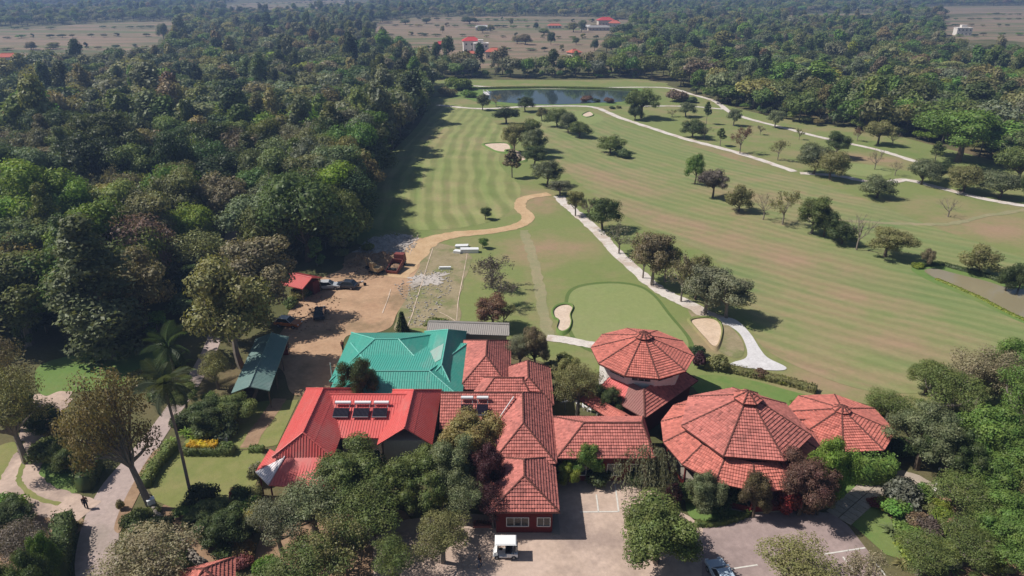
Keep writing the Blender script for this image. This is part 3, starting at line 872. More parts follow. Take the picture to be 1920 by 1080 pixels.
def hip(x0, x1, y0, y1, ze, zr, r0, r1, axis='y', off=None):
    """slopes and hip lines of a hip roof; ridge from r0 to r1 along axis at offset off"""
    if axis == 'y':
        x = (x0 + x1) / 2 if off is None else off
        A, B, C, D = (x0, y0, ze), (x1, y0, ze), (x1, y1, ze), (x0, y1, ze)
        P, Q = (x, r0, zr), (x, r1, zr)
        S = [[A, B, P], [B, C, Q, P], [C, D, Q], [D, A, P, Q]]
        L = [(A, P), (B, P), (C, Q), (D, Q), (P, Q)]
        if abs(r0 - y0) < 1e-6: S = [S[1], S[2], S[3]]; L = L[2:]
        if abs(r1 - y1) < 1e-6: S = [s for s in S if s[0] != C]; L = [l for l in L if l[0] not in (C, D)]
    else:
        y = (y0 + y1) / 2 if off is None else off
        A, B, C, D = (x0, y0, ze), (x1, y0, ze), (x1, y1, ze), (x0, y1, ze)
        P, Q = (r0, y, zr), (r1, y, zr)
        S = [[A, B, Q, P], [B, C, Q], [C, D, P, Q], [D, A, P]]
        L = [(A, P), (D, P), (B, Q), (C, Q), (P, Q)]
        if abs(r0 - x0) < 1e-6: S = S[:3]; L = L[2:]
        if abs(r1 - x1) < 1e-6: S = [s for s in S if not (s[0] == B and len(s) == 3)]; L = [l for l in L if l[0] not in (B, C)]
    return S, L

def walls(parent, x0, x1, y0, y1, h, mat, wins=(), inset=0.55):
    x0 += inset; x1 -= inset; y0 += inset; y1 -= inset
    o = MB().box(x0, x1, y0, y1, 0.0, h).build('wall', mat, parent)
    for side, p, z, w, hh in wins:
        if side == 's': window(o, (p, y0, z), w, hh, 0)
        elif side == 'e': window(o, (x1, p, z), w, hh, R(90))
        elif side == 'w': window(o, (x0, p, z), w, hh, R(-90))
        elif side == 'n': window(o, (p, y1, z), w, hh, R(180))
    return o

_wc = {}
def window(parent, loc, w, h, rz, frame='frame'):
    key = (round(w, 2), round(h, 2), frame)
    if key not in _wc:
        mb = MB()
        f = 0.07
        mb.box(-w / 2 - f, -w / 2, -0.06, 0.03, -f, h + f, 0); mb.box(w / 2, w / 2 + f, -0.06, 0.03, -f, h + f, 0)
        mb.box(-w / 2, w / 2, -0.06, 0.03, h, h + f, 0); mb.box(-w / 2, w / 2, -0.10, 0.03, -f, 0, 0)
        n = max(1, int(round(w / 0.7)))
        for i in range(1, n):
            xx = -w / 2 + w * i / n
            mb.box(xx - 0.025, xx + 0.025, -0.05, 0.02, 0, h, 0)
        mb.box(-w / 2, w / 2, -0.02, 0.01, 0, h, 1)
        _wc[key] = mb.data('window', [M[frame], M['glass']])
    o = link(bpy.data.objects.new('window', _wc[key]), parent)
    o.location = loc; o.rotation_euler = (0, 0, rz)
    return o

# ---- tiled clubhouse wings
club = thing('clubhouse', 'linked clubhouse wings under steep weathered red clay tiles', 'clubhouse', (1.2, 62, 0))
def local(o, pts):
    return [(p[0] - o.location.x, p[1] - o.location.y, p[2] - o.location.z) for p in pts]
class Sub:
    """adds parts of a building given in world coordinates to its Empty"""
    def __init__(self, e): self.e = e
    def loc(self, o):
        o.matrix_parent_inverse = Matrix.Translation(-self.e.location); return o
    def roof(self, SL, **k):
        return self.loc(roof(self.e, SL[0], SL[1], **k))
    def walls(self, *a, **k):
        return self.loc(walls(self.e, *a, **k))
    def part(self, mb, name, mat, label=None, kind=None):
        o = self.loc(mb.build(name, mat, self.e, kind))
        if label: o['label'] = label
        return o
S = Sub(club)
S.roof(hip(-6.7, -0.2, 71.5, 84.0, 3.6, 6.0, 75.6, 79.6, 'y', -3.3), label='rear wing roof')
S.roof(hip(-4.6, 3.0, 67.6, 74.4, 3.5, 5.6, -2.1, 1.2, 'x', 71.0), label='short cross roof')
S.roof(hip(-0.9, 4.95, 68.2, 76.8, 3.5, 5.65, 71.0, 75.0, 'y', 2.0), label='small side wing roof')
S.roof(hip(-8.2, 1.4, 63.4, 70.0, 3.6, 6.2, -8.2, 1.25, 'x', 66.85), label='left cross wing roof')
S.roof(hip(-2.15, 4.65, 57.4, 70.6, 3.6, 6.22, 60.9, 66.85, 'y', 1.25), label='middle wing roof')
S.roof(hip(-2.1, 4.5, 50.8, 58.95, 3.2, 5.5, 53.2, 55.7, 'y', 1.22), label='front wing roof')
S.roof(hip(4.75, 15.2, 58.4, 65.9, 3.5, 5.6, 7.9, 14.2, 'x', 61.8), label='right cross wing roof')
S.walls(-6.7, -0.2, 71.5, 84.0, 3.75, M['wall'], [('e', 78, 1, 1.4, 1.3), ('e', 81.5, 1, 1.4, 1.3)])
S.walls(-4.6, 4.9, 68.3, 76.0, 3.7, M['wall'], [('e', 72, 1, 1.4, 1.3), ('e', 74.5, 1, 1.4, 1.3)])
S.walls(-8.2, 1.4, 63.4, 70.0, 3.75, M['wall'], [('s', -5.5, 1, 1.4, 1.3)])
S.walls(-2.15, 4.65, 57.4, 70.6, 3.75, M['wall'], [('e', 67.5, 1, 1.4, 1.3)])
S.walls(-2.1, 4.5, 50.8, 58.9, 3.35, M['wallred'], [('s', 0.55, 0.95, 2.1, 1.0), ('s', 3.1, 0.95, 1.2, 1.0), ('e', 53.5, 1, 1.4, 1.2), ('e', 56.5, 1, 1.4, 1.2)])
S.walls(4.75, 15.2, 58.4, 65.9, 3.65, M['wallred'], [('s', 8, 0.9, 1.4, 1.4), ('s', 11, 0.9, 1.4, 1.4), ('s', 13.4, 0.9, 1.2, 1.4)])
S.part(MB().box(3.9, 4.7, 51.0, 58.6, 0.0, 0.18), 'plinth', M['stone'])
S.part(MB().tube([(-2.2, 63.3, 6.05 - 2.2), (0.2, 66.2, 6.12)], [0.07, 0.07], 6), 'valley_flashing', M['frame'])
S.part(MB().tube([(-2.25, 50.72, 3.15), (4.6, 50.72, 3.15)], [0.07, 0.07], 6), 'gutter', M['deck'])

# ---- pavilions with many sided roofs
def ring_pts(cx, cy, r, z, n, a0):
    return [(cx + r * math.cos(a0 + 2 * math.pi * k / n), cy + r * math.sin(a0 + 2 * math.pi * k / n), z) for k in range(n)]

def poly_roof(S, cx, cy, r, ze, ri, zi, n, a0, tile, label=None, extra=1):
    E = ring_pts(cx, cy, r, ze, n, a0); I = ring_pts(cx, cy, ri, zi, n, a0)
    sl = [[E[k], E[(k + 1) % n], I[(k + 1) % n], I[k]] for k in range(n)]
    ln = [(E[k], I[k]) for k in range(n)]
    return S.roof((sl, ln), tile=tile, label=label)

def poly_wall(S, cx, cy, r, z0, z1, n, a0, mat, name='wall', win=None):
    A = ring_pts(cx, cy, r, z0, n, a0); B = ring_pts(cx, cy, r, z1, n, a0)
    mb = MB().mesh(A + B, [(k, (k + 1) % n, n + (k + 1) % n, n + k) for k in range(n)] + [tuple(range(n, 2 * n)), tuple(reversed(range(n)))])
    o = S.part(mb, name, mat)
    if win:
        w, h, z = win
        for k in range(n):
            p = (Vector(A[k]) + Vector(A[(k + 1) % n])) / 2
            an = math.atan2(p.y - cy, p.x - cx)
            window(o, (p.x, p.y, z), w, h, an + R(90))
    return o

tower = thing('tower_pavilion', 'ten sided pavilion tower with white windowed band under red tiled cap roof', 'pavilion', (16.5, 75.5, 0))
S = Sub(tower)
TC = (16.5, 75.5)
poly_roof(S, *TC, 6.45, 6.6, 0.75, 8.75, 10, R(-82), M['tile2'], 'ten sided upper roof')
poly_roof(S, *TC, 1.05, 8.95, 0.12, 9.55, 10, R(-82), M['ridgel'] and M['tile2'], 'small cap roof')
poly_wall(S, *TC, 0.7, 8.4, 9.0, 10, R(-82), M['deck'], 'cap_neck')
poly_wall(S, *TC, 5.2, 0.0, 6.85, 10, R(-82), M['wallwhite'], 'wall', (2.2, 0.85, 5.45))
E_ = [(15.4, 65.8), (23.6, 73.9), (18.7, 79.9), (10.5, 71.8)]
I_ = [(TC[0] + (x - TC[0]) * 0.62, TC[1] + (y - TC[1]) * 0.62) for x, y in E_]
sk = [[(*E_[k], 3.4), (*E_[(k + 1) % 4], 3.4), (*I_[(k + 1) % 4], 5.0), (*I_[k], 5.0)] for k in range(4)]
mid = lambda a, b, t: tuple(a[i] + (b[i] - a[i]) * t for i in range(3))
S.roof(([sk[0], sk[1], sk[2]], [(sk[0][0], sk[0][3]), (sk[1][0], sk[1][3])]), tile=M['tile'], label='lower skirt roof')
# left flank of the skirt is old brown sheet in two tones
q = sk[3]
m0, m1 = mid(q[0], q[1], 0.55), mid(q[3], q[2], 0.55)
S.roof(([[q[0], m0, m1, q[3]]], []), style='sheet', tile=M['redroof'], label='rusty red sheeted flank of the skirt')
S.roof(([[m0, q[1], q[2], m1]], [(q[1], q[2])]), style='sheet', tile=M['brownsheet'], label='old brown sheeted flank of the skirt')
mb = MB()
W_ = [(TC[0] + (x - TC[0]) * 0.88, TC[1] + (y - TC[1]) * 0.88) for x, y in E_]
mb.mesh([(*p, 0) for p in W_] + [(*p, 3.5) for p in W_], [(k, (k + 1) % 4, 4 + (k + 1) % 4, 4 + k) for k in range(4)])
S.part(mb, 'wall', M['wallred'])

corr = thing('covered_walk', 'narrow tiled covered walk slanting between tower pavilion and clubhouse', 'covered walk', (12, 69.4, 0))
S = Sub(corr)
a, b = Vector((8.7, 71.7, 0)), Vector((13.2, 66.2, 0))
d = (b - a).normalized(); s_ = Vector((-d.y, d.x, 0))
P = lambda t, o, z: tuple(a + (b - a) * t + s_ * o + Vector((0, 0, z)))
S.roof(([[P(0, -1.1, 2.75), P(1, -1.1, 2.75), P(1, 0, 3.5), P(0, 0, 3.5)], [P(1, 1.1, 2.75), P(0, 1.1, 2.75), P(0, 0, 3.5), P(1, 0, 3.5)]], [(P(0, 0, 3.5), P(1, 0, 3.5))]), tile=M['tile2'], ridge=M['ridgel'])
for t in (0.03, 0.5, 0.97):
    for o_ in (-0.9, 0.9):
        S.part(MB().tube([P(t, o_, 0), P(t, o_, 2.8)], [0.08, 0.08], 6), 'post', M['wallwhite'])

big = thing('large_pavilion', 'large two tiered many sided pavilion with broad red tiled roof', 'pavilion', (25.4, 62.1, 0))
S = Sub(big)
BC = (25.4, 62.1)
a7 = R(134)
poly_roof(S, *BC, 6.95, 5.45, 0.95, 8.55, 7, a7, M['tile'], 'upper seven sided roof')
poly_roof(S, *BC, 1.5, 8.7, 0.15, 9.45, 7, a7, M['tile2'], 'small cap roof')
poly_wall(S, *BC, 0.95, 8.2, 8.75, 7, a7, M['deck'], 'cap_neck')
poly_roof(S, *BC, 8.75, 3.35, 6.1, 4.85, 14, a7, M['tile2'], 'lower tier roof')
poly_wall(S, *BC, 6.0, 0.0, 5.7, 7, a7, M['wallred'], 'wall', (2.6, 0.42, 4.9))
for k, p in enumerate(ring_pts(*BC, 8.2, 0, 14, a7)):
    S.part(MB().tube([p, (p[0], p[1], 3.1)], [0.13, 0.11], 8), 'post', M['wallred'])
mb = MB(); A = ring_pts(*BC, 8.2, 0.0, 14, a7); B = ring_pts(*BC, 8.2, 0.9, 14, a7)
mb.mesh(A + B, [(k, (k + 1) % 14, 14 + (k + 1) % 14, 14 + k) for k in range(14)])
S.part(mb, 'parapet', M['wallred'])
S.part(MB().mesh(ring_pts(*BC, 8.25, 0.0, 14, a7) + ring_pts(*BC, 8.25, 0.2, 14, a7), [(k, (k + 1) % 14, 14 + (k + 1) % 14, 14 + k) for k in range(14)] + [tuple(range(14, 28))]), 'floor_plinth', M['stone'])

small = thing('small_pavilion', 'smaller eight sided pavilion with low bright red tiled roof at the right end', 'pavilion', (37.7, 65.3, 0))
S = Sub(small)
SC = (37.7, 65.3)
poly_roof(S, *SC, 5.9, 3.25, 0.6, 4.85, 8, R(-19), M['tile2'], 'eight sided roof')
poly_roof(S, *SC, 0.95, 4.95, 0.1, 5.45, 8, R(-19), M['tile2'], 'small cap roof')
poly_wall(S, *SC, 0.6, 4.6, 5.0, 8, R(-19), M['deck'], 'cap_neck')
for k, p in enumerate(ring_pts(*SC, 5.3, 0, 8, R(-19))):
    S.part(MB().tube([p, (p[0], p[1], 3.3)], [0.13, 0.11], 8), 'post', M['wallred'])
A = ring_pts(*SC, 5.3, 0.0, 8, R(-19)); B = ring_pts(*SC, 5.3, 0.95, 8, R(-19))
S.part(MB().mesh(A + B, [(k, (k + 1) % 8, 8 + (k + 1) % 8, 8 + k) for k in range(8)]), 'parapet', M['wallred'])
lk = [[(31.8, 62.9, 3.0), (33.6, 62.9, 3.0), (33.6, 65.0, 3.7), (31.8, 65.0, 3.7)], [(33.6, 67.2, 3.0), (31.8, 67.2, 3.0), (31.8, 65.0, 3.7), (33.6, 65.0, 3.7)]]
S.roof((lk, [(lk[0][3], lk[0][2])]), tile=M['tile2'], label='short link roof to the large pavilion')

# ---- red sheet roofed house
redh = thing('red_house', 'U shaped house under bright red painted sheet roof', 'house', (-16.7, 62, 0))
S = Sub(redh)
S.roof(hip(-24.9, -18.6, 57.2, 70.2, 4.6, 6.8, 58.4, 66.8, 'y', -21.75), style='sheet', tile=M['redroof'], ridge=M['redroof'], label='left wing roof')
S.roof(hip(-14.4, -8.5, 59.3, 69.9, 4.6, 6.8, 59.3, 66.5, 'y', -11.3), style='sheet', tile=M['redroof'], ridge=M['redroof'], label='right wing roof')
S.roof(hip(-21.0, -12.0, 60.6, 69.0, 4.5, 6.2, -21.0, -12.0, 'x', 66.5), style='sheet', tile=M['redroof'], ridge=M['redroof'], label='middle roof')
ap = (-23.6, 57.3, 4.62); c1 = (-26.7, 56.7, 3.15); c2 = (-24.7, 54.7, 3.15); c0 = (-26.2, 60.0, 3.5)
S.roof(([[c1, c2, ap]], [(ap, c2)]), style='sheet', tile=M['whitesheet'], ridge=M['whitesheet'], label='peeling white sheet at the front left corner')
S.roof(([[c0, c1, ap]], []), style='sheet', tile=M['redroof'], label='shadowed red flank of the porch')
S.roof(([[c2, (-17.6, 53.9, 3.15), (-17.6, 57.1, 4.62), ap]], []), style='sheet', tile=M['redroof'], label='low front porch roof')
S.walls(-24.9, -18.6, 57.4, 70.2, 4.65, M['wall'], [('w', 59, 1, 1.5, 1.5), ('w', 62.5, 1, 1.5, 1.5), ('w', 66, 1, 1.5, 1.5), ('s', -21.7, 1, 2, 1.6)])
S.walls(-14.4, -8.5, 59.3, 69.9, 4.75, M['wall'], [('s', -11.4, 1, 2, 1.6), ('e', 62, 1, 1.5, 1.5), ('e', 66, 1, 1.5, 1.5)])
S.walls(-19.2, -13.8, 60.6, 69.0, 4.6, M['wall'], [('s', -17.5, 1, 1.4, 1.5), ('s', -15.3, 1, 1.4, 1.5)])
for x, y in ((-26.3, 56.7), (-24.7, 55.2), (-21.5, 54.7), (-17.9, 54.2)):
    S.part(MB().tube([(x, y, 0), (x, y, 3.15)], [0.09, 0.09], 6), 'post', M['wallred'])

# ---- green roofed hall
grn = thing('green_hall', 'large hall with turquoise green painted sheet roofs', 'hall', (-14, 78, 0))
S = Sub(grn)
gm = M['greenroof']
S.roof(hip(-23.2, -9.5, 74.0, 87.1, 3.2, 5.8, -18.4, -15.2, 'x', 80.4), style='sheet', tile=gm, ridge=M['mint'], label='rear roof')
S.roof(hip(-22.3, -6.0, 68.9, 82.7, 3.95, 5.8, -17.1, -10.2, 'x', 72.3), style='sheet', tile=gm, ridge=M['mint'], label='front roof')
S.roof(hip(-12.6, -6.55, 69.6, 87.0, 3.4, 5.85, 73.6, 83.0, 'y', -8.8), style='sheet', tile=gm, ridge=M['mint'], label='right wing roof with greyed panels')
S.walls(-23.2, -9.5, 74.0, 87.1, 3.3, M['wall'], [('w', 77, 1, 1.4, 1.3), ('w', 81, 1, 1.4, 1.3), ('w', 85, 1, 1.4, 1.3)])
S.walls(-22.3, -7.0, 69.0, 80.0, 3.9, M['wall'], [('w', 71, 1, 1.4, 1.3)])
S.walls(-12.6, -6.55, 72.0, 87.0, 3.4, M['wall'])
gq = [(-12.0, 75.6), (-9.0, 75.6), (-9.0, 79.0), (-12.0, 79.0)]
zz = lambda x: 3.4 + (5.85 - 3.4) * (x + 12.6) / 3.8 + 0.05
S.part(MB().mesh([(x, y, zz(x)) for x, y in ((-11.2, 75.3), (-9.05, 75.3), (-9.05, 79.4), (-11.2, 79.4))] + [(x, y, zz(x) + 0.03) for x, y in ((-11.2, 75.3), (-9.05, 75.3), (-9.05, 79.4), (-11.2, 79.4))],
       [(4, 5, 6, 7), (0, 1, 5, 4), (1, 2, 6, 5), (2, 3, 7, 6), (3, 0, 4, 7)]), 'roof_patch', M['greyed'], 'greyed patched panel on the green roof')

gsh = thing('grey_shed', 'long low shed with grey corrugated roof behind the green hall', 'shed', (-6.5, 86.4, 0))
S = Sub(gsh)
S.roof(([[(-12.4, 87.3, 3.1), (-0.4, 86.4, 3.1), (-0.4, 88.6, 3.75), (-12.4, 89.5, 3.75)], [(-0.4, 90.4, 3.1), (-12.4, 91.3, 3.1), (-12.4, 89.5, 3.75), (-0.4, 88.6, 3.75)]], [((-12.4, 89.5, 3.75), (-0.4, 88.6, 3.75))]), style='sheet', tile=M['greysheet'], ridge=M['greysheet'])
S.part(MB().box(-12.0, -0.8, 87.9, 90.1, 0, 3.1), 'wall', M['wall'])

tsh = thing('teal_shed', 'long open sided shed with faded teal sheet roof under the trees', 'shed', (-33.6, 79.3, 0), R(7))
tmb = [[(-2.3, -7.0, 2.75), (0, -7.0, 3.55), (0, 7.2, 3.55), (-2.3, 7.2, 2.75)], [(2.3, 7.2, 2.75), (0, 7.2, 3.55), (0, -7.0, 3.55), (2.3, -7.0, 2.75)]]
roof(tsh, tmb, [((0, -7, 3.55), (0, 7.2, 3.55))], style='sheet', tile=M['tealsheet'], ridge=M['tealsheet'])
for y in (-6.7, -2.2, 2.3, 6.9):
    for x in (-2.1, 2.1):
        MB().tube([(x, y, 0), (x, y, 2.8)], [0.08, 0.08], 6).build('post', M['bark'], tsh)
MB().box(-2.0, -1.9, -6.6, 6.8, 0, 2.6).build('wall', M['wallred'], tsh)
MB().box(-1.9, 2.0, 6.7, 6.8, 0, 2.6).build('wall', M['wallred'], tsh)
MB().box(-1.6, -0.4, -5.5, 5.5, 0, 0.9).build('bench', M['bark'], tsh)

ksk = thing('kiosk', 'small open kiosk with tilted red sheet roof at the yard edge', 'kiosk', (-36.1, 107.0, 0), R(-24))
kr = [[(-2.6, -2.6, 2.6), (2.4, -2.6, 2.6), (2.4, 0, 3.6), (-2.6, 0, 3.6)], [(2.4, 2.6, 2.6), (-2.6, 2.6, 2.6), (-2.6, 0, 3.6), (2.4, 0, 3.6)]]
roof(ksk, kr, [((-2.6, 0, 3.6), (2.4, 0, 3.6))], style='sheet', tile=M['redroof'], ridge=M['redroof'])
for x in (-2.2, 2.0):
    for y in (-2.3, 2.3):
        MB().tube([(x, y, 0), (x, y, 2.75)], [0.09, 0.09], 6).build('post', M['bark'], ksk)
MB().box(-2.1, 1.9, 0.6, 2.2, 0, 2.4).build('wall', M['wallred'], ksk)

hut = thing('garden_hut', 'small hut with four sided pink tiled roof at bottom edge', 'hut', (-26.0, 42.6, 0), R(20))
hr = [(-2.2, -2.2), (2.2, -2.2), (2.2, 2.2), (-2.2, 2.2)]
roof(hut, [[(*hr[k], 2.9), (*hr[(k + 1) % 4], 2.9), (0, 0, 4.5)] for k in range(4)], [((*hr[k], 2.9), (0, 0, 4.5)) for k in range(4)], tile=M['tile2'])
MB().box(-1.7, 1.7, -1.7, 1.7, 0, 3.0).build('wall', M['wall'], hut)

gate = thing('brick_pillar', 'slim pink plastered gate pillar beside the front wing', 'pillar', at(918, 955))
MB().box(-0.22, 0.22, -0.22, 0.22, 0, 2.6).build('shaft', M['wallwhite'], gate)
MB().box(-0.3, 0.3, -0.3, 0.3, 2.6, 2.75).build('cap_stone', M['ridgel'], gate)

# ---- far houses
def far_house(u, v, w, d, h, wallm, roofm, label, rz=0.0, floors=2, flatroof=False):
    x, y, _ = at(u, v)
    e = thing('house', label, 'house', (x, y, 0), rz, 'houses in the far fields')
    wl = MB().box(-w / 2, w / 2, -d / 2, d / 2, 0, h).build('wall', wallm, e)
    for f in range(floors):
        for k in range(max(2, int(w / 3.2))):
            n = max(2, int(w / 3.2))
            window(wl, (-w / 2 + w * (k + 0.5) / n, -d / 2, h / floors * f + 0.9), 1.1, 1.2, 0)
    if flatroof:
        MB().box(-w / 2 - 0.3, w / 2 + 0.3, -d / 2 - 0.3, d / 2 + 0.3, h, h + 0.35).build('roof', M['wallwhite'], e)
        MB().box(-w / 5, w / 6, -d / 4, d / 4, h + 0.35, h + 2.6).build('stair_head', wallm, e)
    else:
        o_ = 0.8
        sl, ln = hip(-w / 2 - o_, w / 2 + o_, -d / 2 - o_, d / 2 + o_, h - 0.1, h + d * 0.28, -w / 2 - o_ + d / 2, w / 2 + o_ - d / 2, 'x')
        mb = MB()
        for s in sl: slab_of(mb, s)
        rf = mb.build('roof', roofm, e)
        for a_, b_ in ln[-1:]: cap_line(a_, b_, rf, M['ridgel'], 0.2)
    return e
tf = flat('far_roof_tile', (0.50, 0.145, 0.10), 0.9, 0.1, 0.25, 0.8)
tr = flat('far_red_sheet', (0.50, 0.06, 0.055), 0.6, 0.3, 0.2, 0.8)
far_house(884, 97, 12, 8.5, 8.0, M['wallwhite'], tr, 'white two storey house with red roof beyond the pond', R(8))
far_house(902, 99, 10.5, 8, 6.5, M['wallwhite'], tr, 'white flat roofed house beside the red roofed one', R(5), 2, True)
far_house(927, 109, 10.5, 7.5, 4.5, M['wall'], tf, 'low house with orange hip roof right of the white pair', R(-4), 1)
far_house(830, 90, 11, 6, 3.2, M['wallred'], tr, 'low red roofed shed left of the white houses', R(3), 1)
far_house(883, 108, 7, 4.5, 3.0, M['wallwhite'], tf, 'little pale outhouse below the white house', 0, 1)
far_house(1076, 112, 7, 6, 5.0, M['wall'], tf, 'narrow house with steep pink roof behind the pond trees', R(30), 1)
far_house(1090, 117, 12, 5.5, 3.0, M['wall'], tf, 'long low pink roof just behind the pond trees', R(-5), 1)
far_house(1135, 47, 18, 11, 5.5, M['wall'], tr, 'broad red roofed house at the head of the far village', R(5), 1)
far_house(1152, 50, 12, 9, 4.0, M['wallwhite'], tf, 'pale tiled house on the right of the far village', R(-8), 1)
far_house(1122, 57, 22, 7, 3.2, M['wall'], flat('far_grey_sheet', (0.3, 0.29, 0.28), 0.8, 0.2, 0.2, 0.5), 'long grey roofed row of the far village', R(2), 1)
far_house(1100, 56, 12, 7, 3.2, M['wallwhite'], flat('far_white_sheet', (0.6, 0.58, 0.56), 0.8, 0.2, 0.2, 0.5), 'pale roofed shed at left of the far village', R(2), 1)
far_house(1040, 53, 14, 6, 3.0, M['wallwhite'], tf, 'tiny low house alone in the brown field', 0, 1)
far_house(905, 57, 14, 7, 3.4, M['wallwhite'], flat('far_pale_sheet', (0.5, 0.5, 0.5), 0.8, 0.2, 0.2, 0.5), 'pale sheds among field trees beyond the white houses', 0, 1)
far_house(975, 78, 9, 6, 3.0, M['wallwhite'], tf, 'small pinkish house by the dark thicket in the fields', 0, 1)
far_house(20, 118, 13, 7, 4.0, M['wallwhite'], tf, 'pink roofed house at the left edge of the wood', R(10), 1)
far_house(1803, 66, 13, 9, 6.5, M['wallwhite'], tf, 'white house standing in the far right field', R(-10), 2, True)
far_house(600, 27, 40, 14, 4.0, M['wallwhite'], tf, 'long pink roofed block in the hazy top left fields', R(4), 1)
far_house(640, 24, 22, 12, 4.5, M['wallwhite'], tf, 'white block beside the long pink one far away', 0, 1, True)
far_house(270, 34, 26, 10, 4.0, M['wallwhite'], flat('far_bright_sheet', (0.7, 0.7, 0.7), 0.8, 0.2, 0.2, 0.5), 'white shed roof far away above the left field', 0, 1)

# ------------------------------------------------------------------ trees and plants
def rand_unit(rng, n):
    v = rng.normal(size=(n, 3)); return v / np.linalg.norm(v, axis=1)[:, None]

def leaf_cloud(rng, C, Rr, n, size, up=0.40, spread=0.55, inner=0.55, asp=0.62, droop=0.0):
    """leaf faces spread over the outer zone of many clumps: centres C (k,3), radii Rr (k,3)"""
    C = np.asarray(C, float); Rr = np.asarray(Rr, float)
    w = Rr[:, 0] * Rr[:, 1]; w = w / w.sum()
    out_p, out_d, out_k = [], [], []
    have = 0; tries = 0
    while have < n and tries < 8:
        m = int((n - have) * 1.6) + 50
        k = rng.choice(len(C), m, p=w)
        d = rand_unit(rng, m)
        f = inner + (1.12 - inner) * rng.random(m) ** 0.6
        p = C[k] + d * Rr[k] * f[:, None]
        if len(C) > 1:
            ins = np.zeros(m, int)
            for j in range(len(C)):
                q = (p - C[j]) / Rr[j]
                ins += ((q * q).sum(1) < 0.42) & (k != j)
            keep = ins == 0
        else:
            keep = np.ones(m, bool)
        out_p.append(p[keep]); out_d.append(d[keep]); out_k.append(k[keep]); have += keep.sum(); tries += 1
    p = np.concatenate(out_p)[:n]; d = np.concatenate(out_d)[:n]; k = np.concatenate(out_k)[:n]; n = len(p)
    nr = d + np.array([0, 0, up]) + spread * rng.normal(size=(n, 3))
    nr /= np.linalg.norm(nr, axis=1)[:, None]
    t = np.cross(nr, rand_unit(rng, n) + np.array([0, 0, -droop])); t /= np.linalg.norm(t, axis=1)[:, None] + 1e-9
    b = np.cross(nr, t)
    s = size * rng.uniform(0.6, 1.4, n)[:, None]
    V = np.stack([p - t * s * 0.5, p + b * s * asp * 0.5 + nr * s * 0.06, p + t * s * 0.5, p - b * s * asp * 0.5 + nr * s * 0.06], 1).reshape(-1, 3)
    ck = rng.uniform(0.78, 1.24, len(C))
    tint = ck[k] * rng.uniform(0.82, 1.18, n)
    return V, tint

_ico = {}
def ico(sub):
    if sub not in _ico:
        bm = bmesh.new(); bmesh.ops.create_icosphere(bm, subdivisions=sub, radius=1.0)
        _ico[sub] = (np.array([v.co[:] for v in bm.verts]), [tuple(v.index for v in f.verts) for f in bm.faces]); bm.free()
    return _ico[sub]

def leaf_mesh(name, V, tint, mats, cores=None, rng=None, extra=None):
    """quads from V (4 rows per leaf), optional solid inner clumps, optional woody MB appended with material 1"""
    n = len(V) // 4
    vs = [V]; nv = len(V)
    lt = [np.arange(n * 4).astype(np.int32)]; ls = [np.full(n, 4)]; ti = [tint]; mi = [np.zeros(n, int)]
    if cores is not None:
        iv, fi = ico(1)
        fa = np.array(fi)
        for c, r in cores:
            jit = 1 + 0.25 * (rng.random((len(iv), 1)) - 0.5)
            vs.append(np.asarray(c) + iv * np.asarray(r) * jit)
            lt.append((fa + nv).ravel()); ls.append(np.full(len(fa), 3)); ti.append(rng.uniform(0.75, 1.1, len(fa))); mi.append(np.zeros(len(fa), int))
            nv += len(iv)
    if extra is not None:
        vs.append(np.array(extra.v, float))
        lt.append(np.array([i + nv for f in extra.f for i in f])); ls.append(np.array([len(f) for f in extra.f])); ti.append(np.ones(len(extra.f))); mi.append(np.ones(len(extra.f), int))
    V = np.concatenate(vs); LT = np.concatenate(lt).astype(np.int32); LS = np.concatenate(ls).astype(np.int32)
    me = bpy.data.meshes.new(name)
    me.vertices.add(len(V)); me.vertices.foreach_set('co', V.astype(np.float32).ravel())
    me.loops.add(len(LT)); me.loops.foreach_set('vertex_index', LT)
    me.polygons.add(len(LS))
    me.polygons.foreach_set('loop_start', np.concatenate([[0], np.cumsum(LS)[:-1]]).astype(np.int32))
    me.polygons.foreach_set('loop_total', LS)
    for m in mats: me.materials.append(m)
    me.update(calc_edges=True)
    me.polygons.foreach_set('material_index', np.concatenate(mi).astype(np.int32))
    a = me.attributes.new('tint', 'FLOAT', 'FACE'); a.data.foreach_set('value', np.concatenate(ti).astype(np.float32))
    return me

def limb(mb, rng, a, b, r0, r1, bend=0.12, n=5):
    a, b = np.array(a, float), np.array(b, float); L = np.linalg.norm(b - a)
    off = rng.normal(size=3) * bend * L
    pts = [a + (b - a) * t + off * math.sin(math.pi * t) for t in np.linspace(0, 1, n)]
    mb.tube(pts, list(np.linspace(r0, r1, n)), 5, cap=False)
    return pts

def twigs(mb, rng, base, d, L, r, level, spread=0.6):
    e = np.array(base) + np.array(d) * L
    pts = limb(mb, rng, base, e, r, r * 0.55, 0.08, 4)
    if level <= 0: return
    for k in range(rng.integers(2, 4)):
        dd = np.array(d) + rng.normal(size=3) * spread; dd[2] = dd[2] * 0.7 + 0.25; dd /= np.linalg.norm(dd)
        s = pts[rng.integers(2, 4)]
        twigs(mb, rng, s, dd, L * rng.uniform(0.55, 0.8), r * 0.55, level - 1, spread)

PROTO = {}
def proto(key, crown_mesh, trunk_mesh, W, H):
    # measured, so that a tree takes the width and height it is asked for
    me = crown_mesh or trunk_mesh
    co = np.zeros(len(me.vertices) * 3, np.float32); me.vertices.foreach_get('co', co); co = co.reshape(-1, 3)
    lo, hi = np.percentile(co, 1.0, axis=0), np.percentile(co, 99.0, axis=0)
    PROTO[key] = (crown_mesh, trunk_mesh, float((hi[0] - lo[0] + hi[1] - lo[1]) / 2), float(co[:, 2].max()))

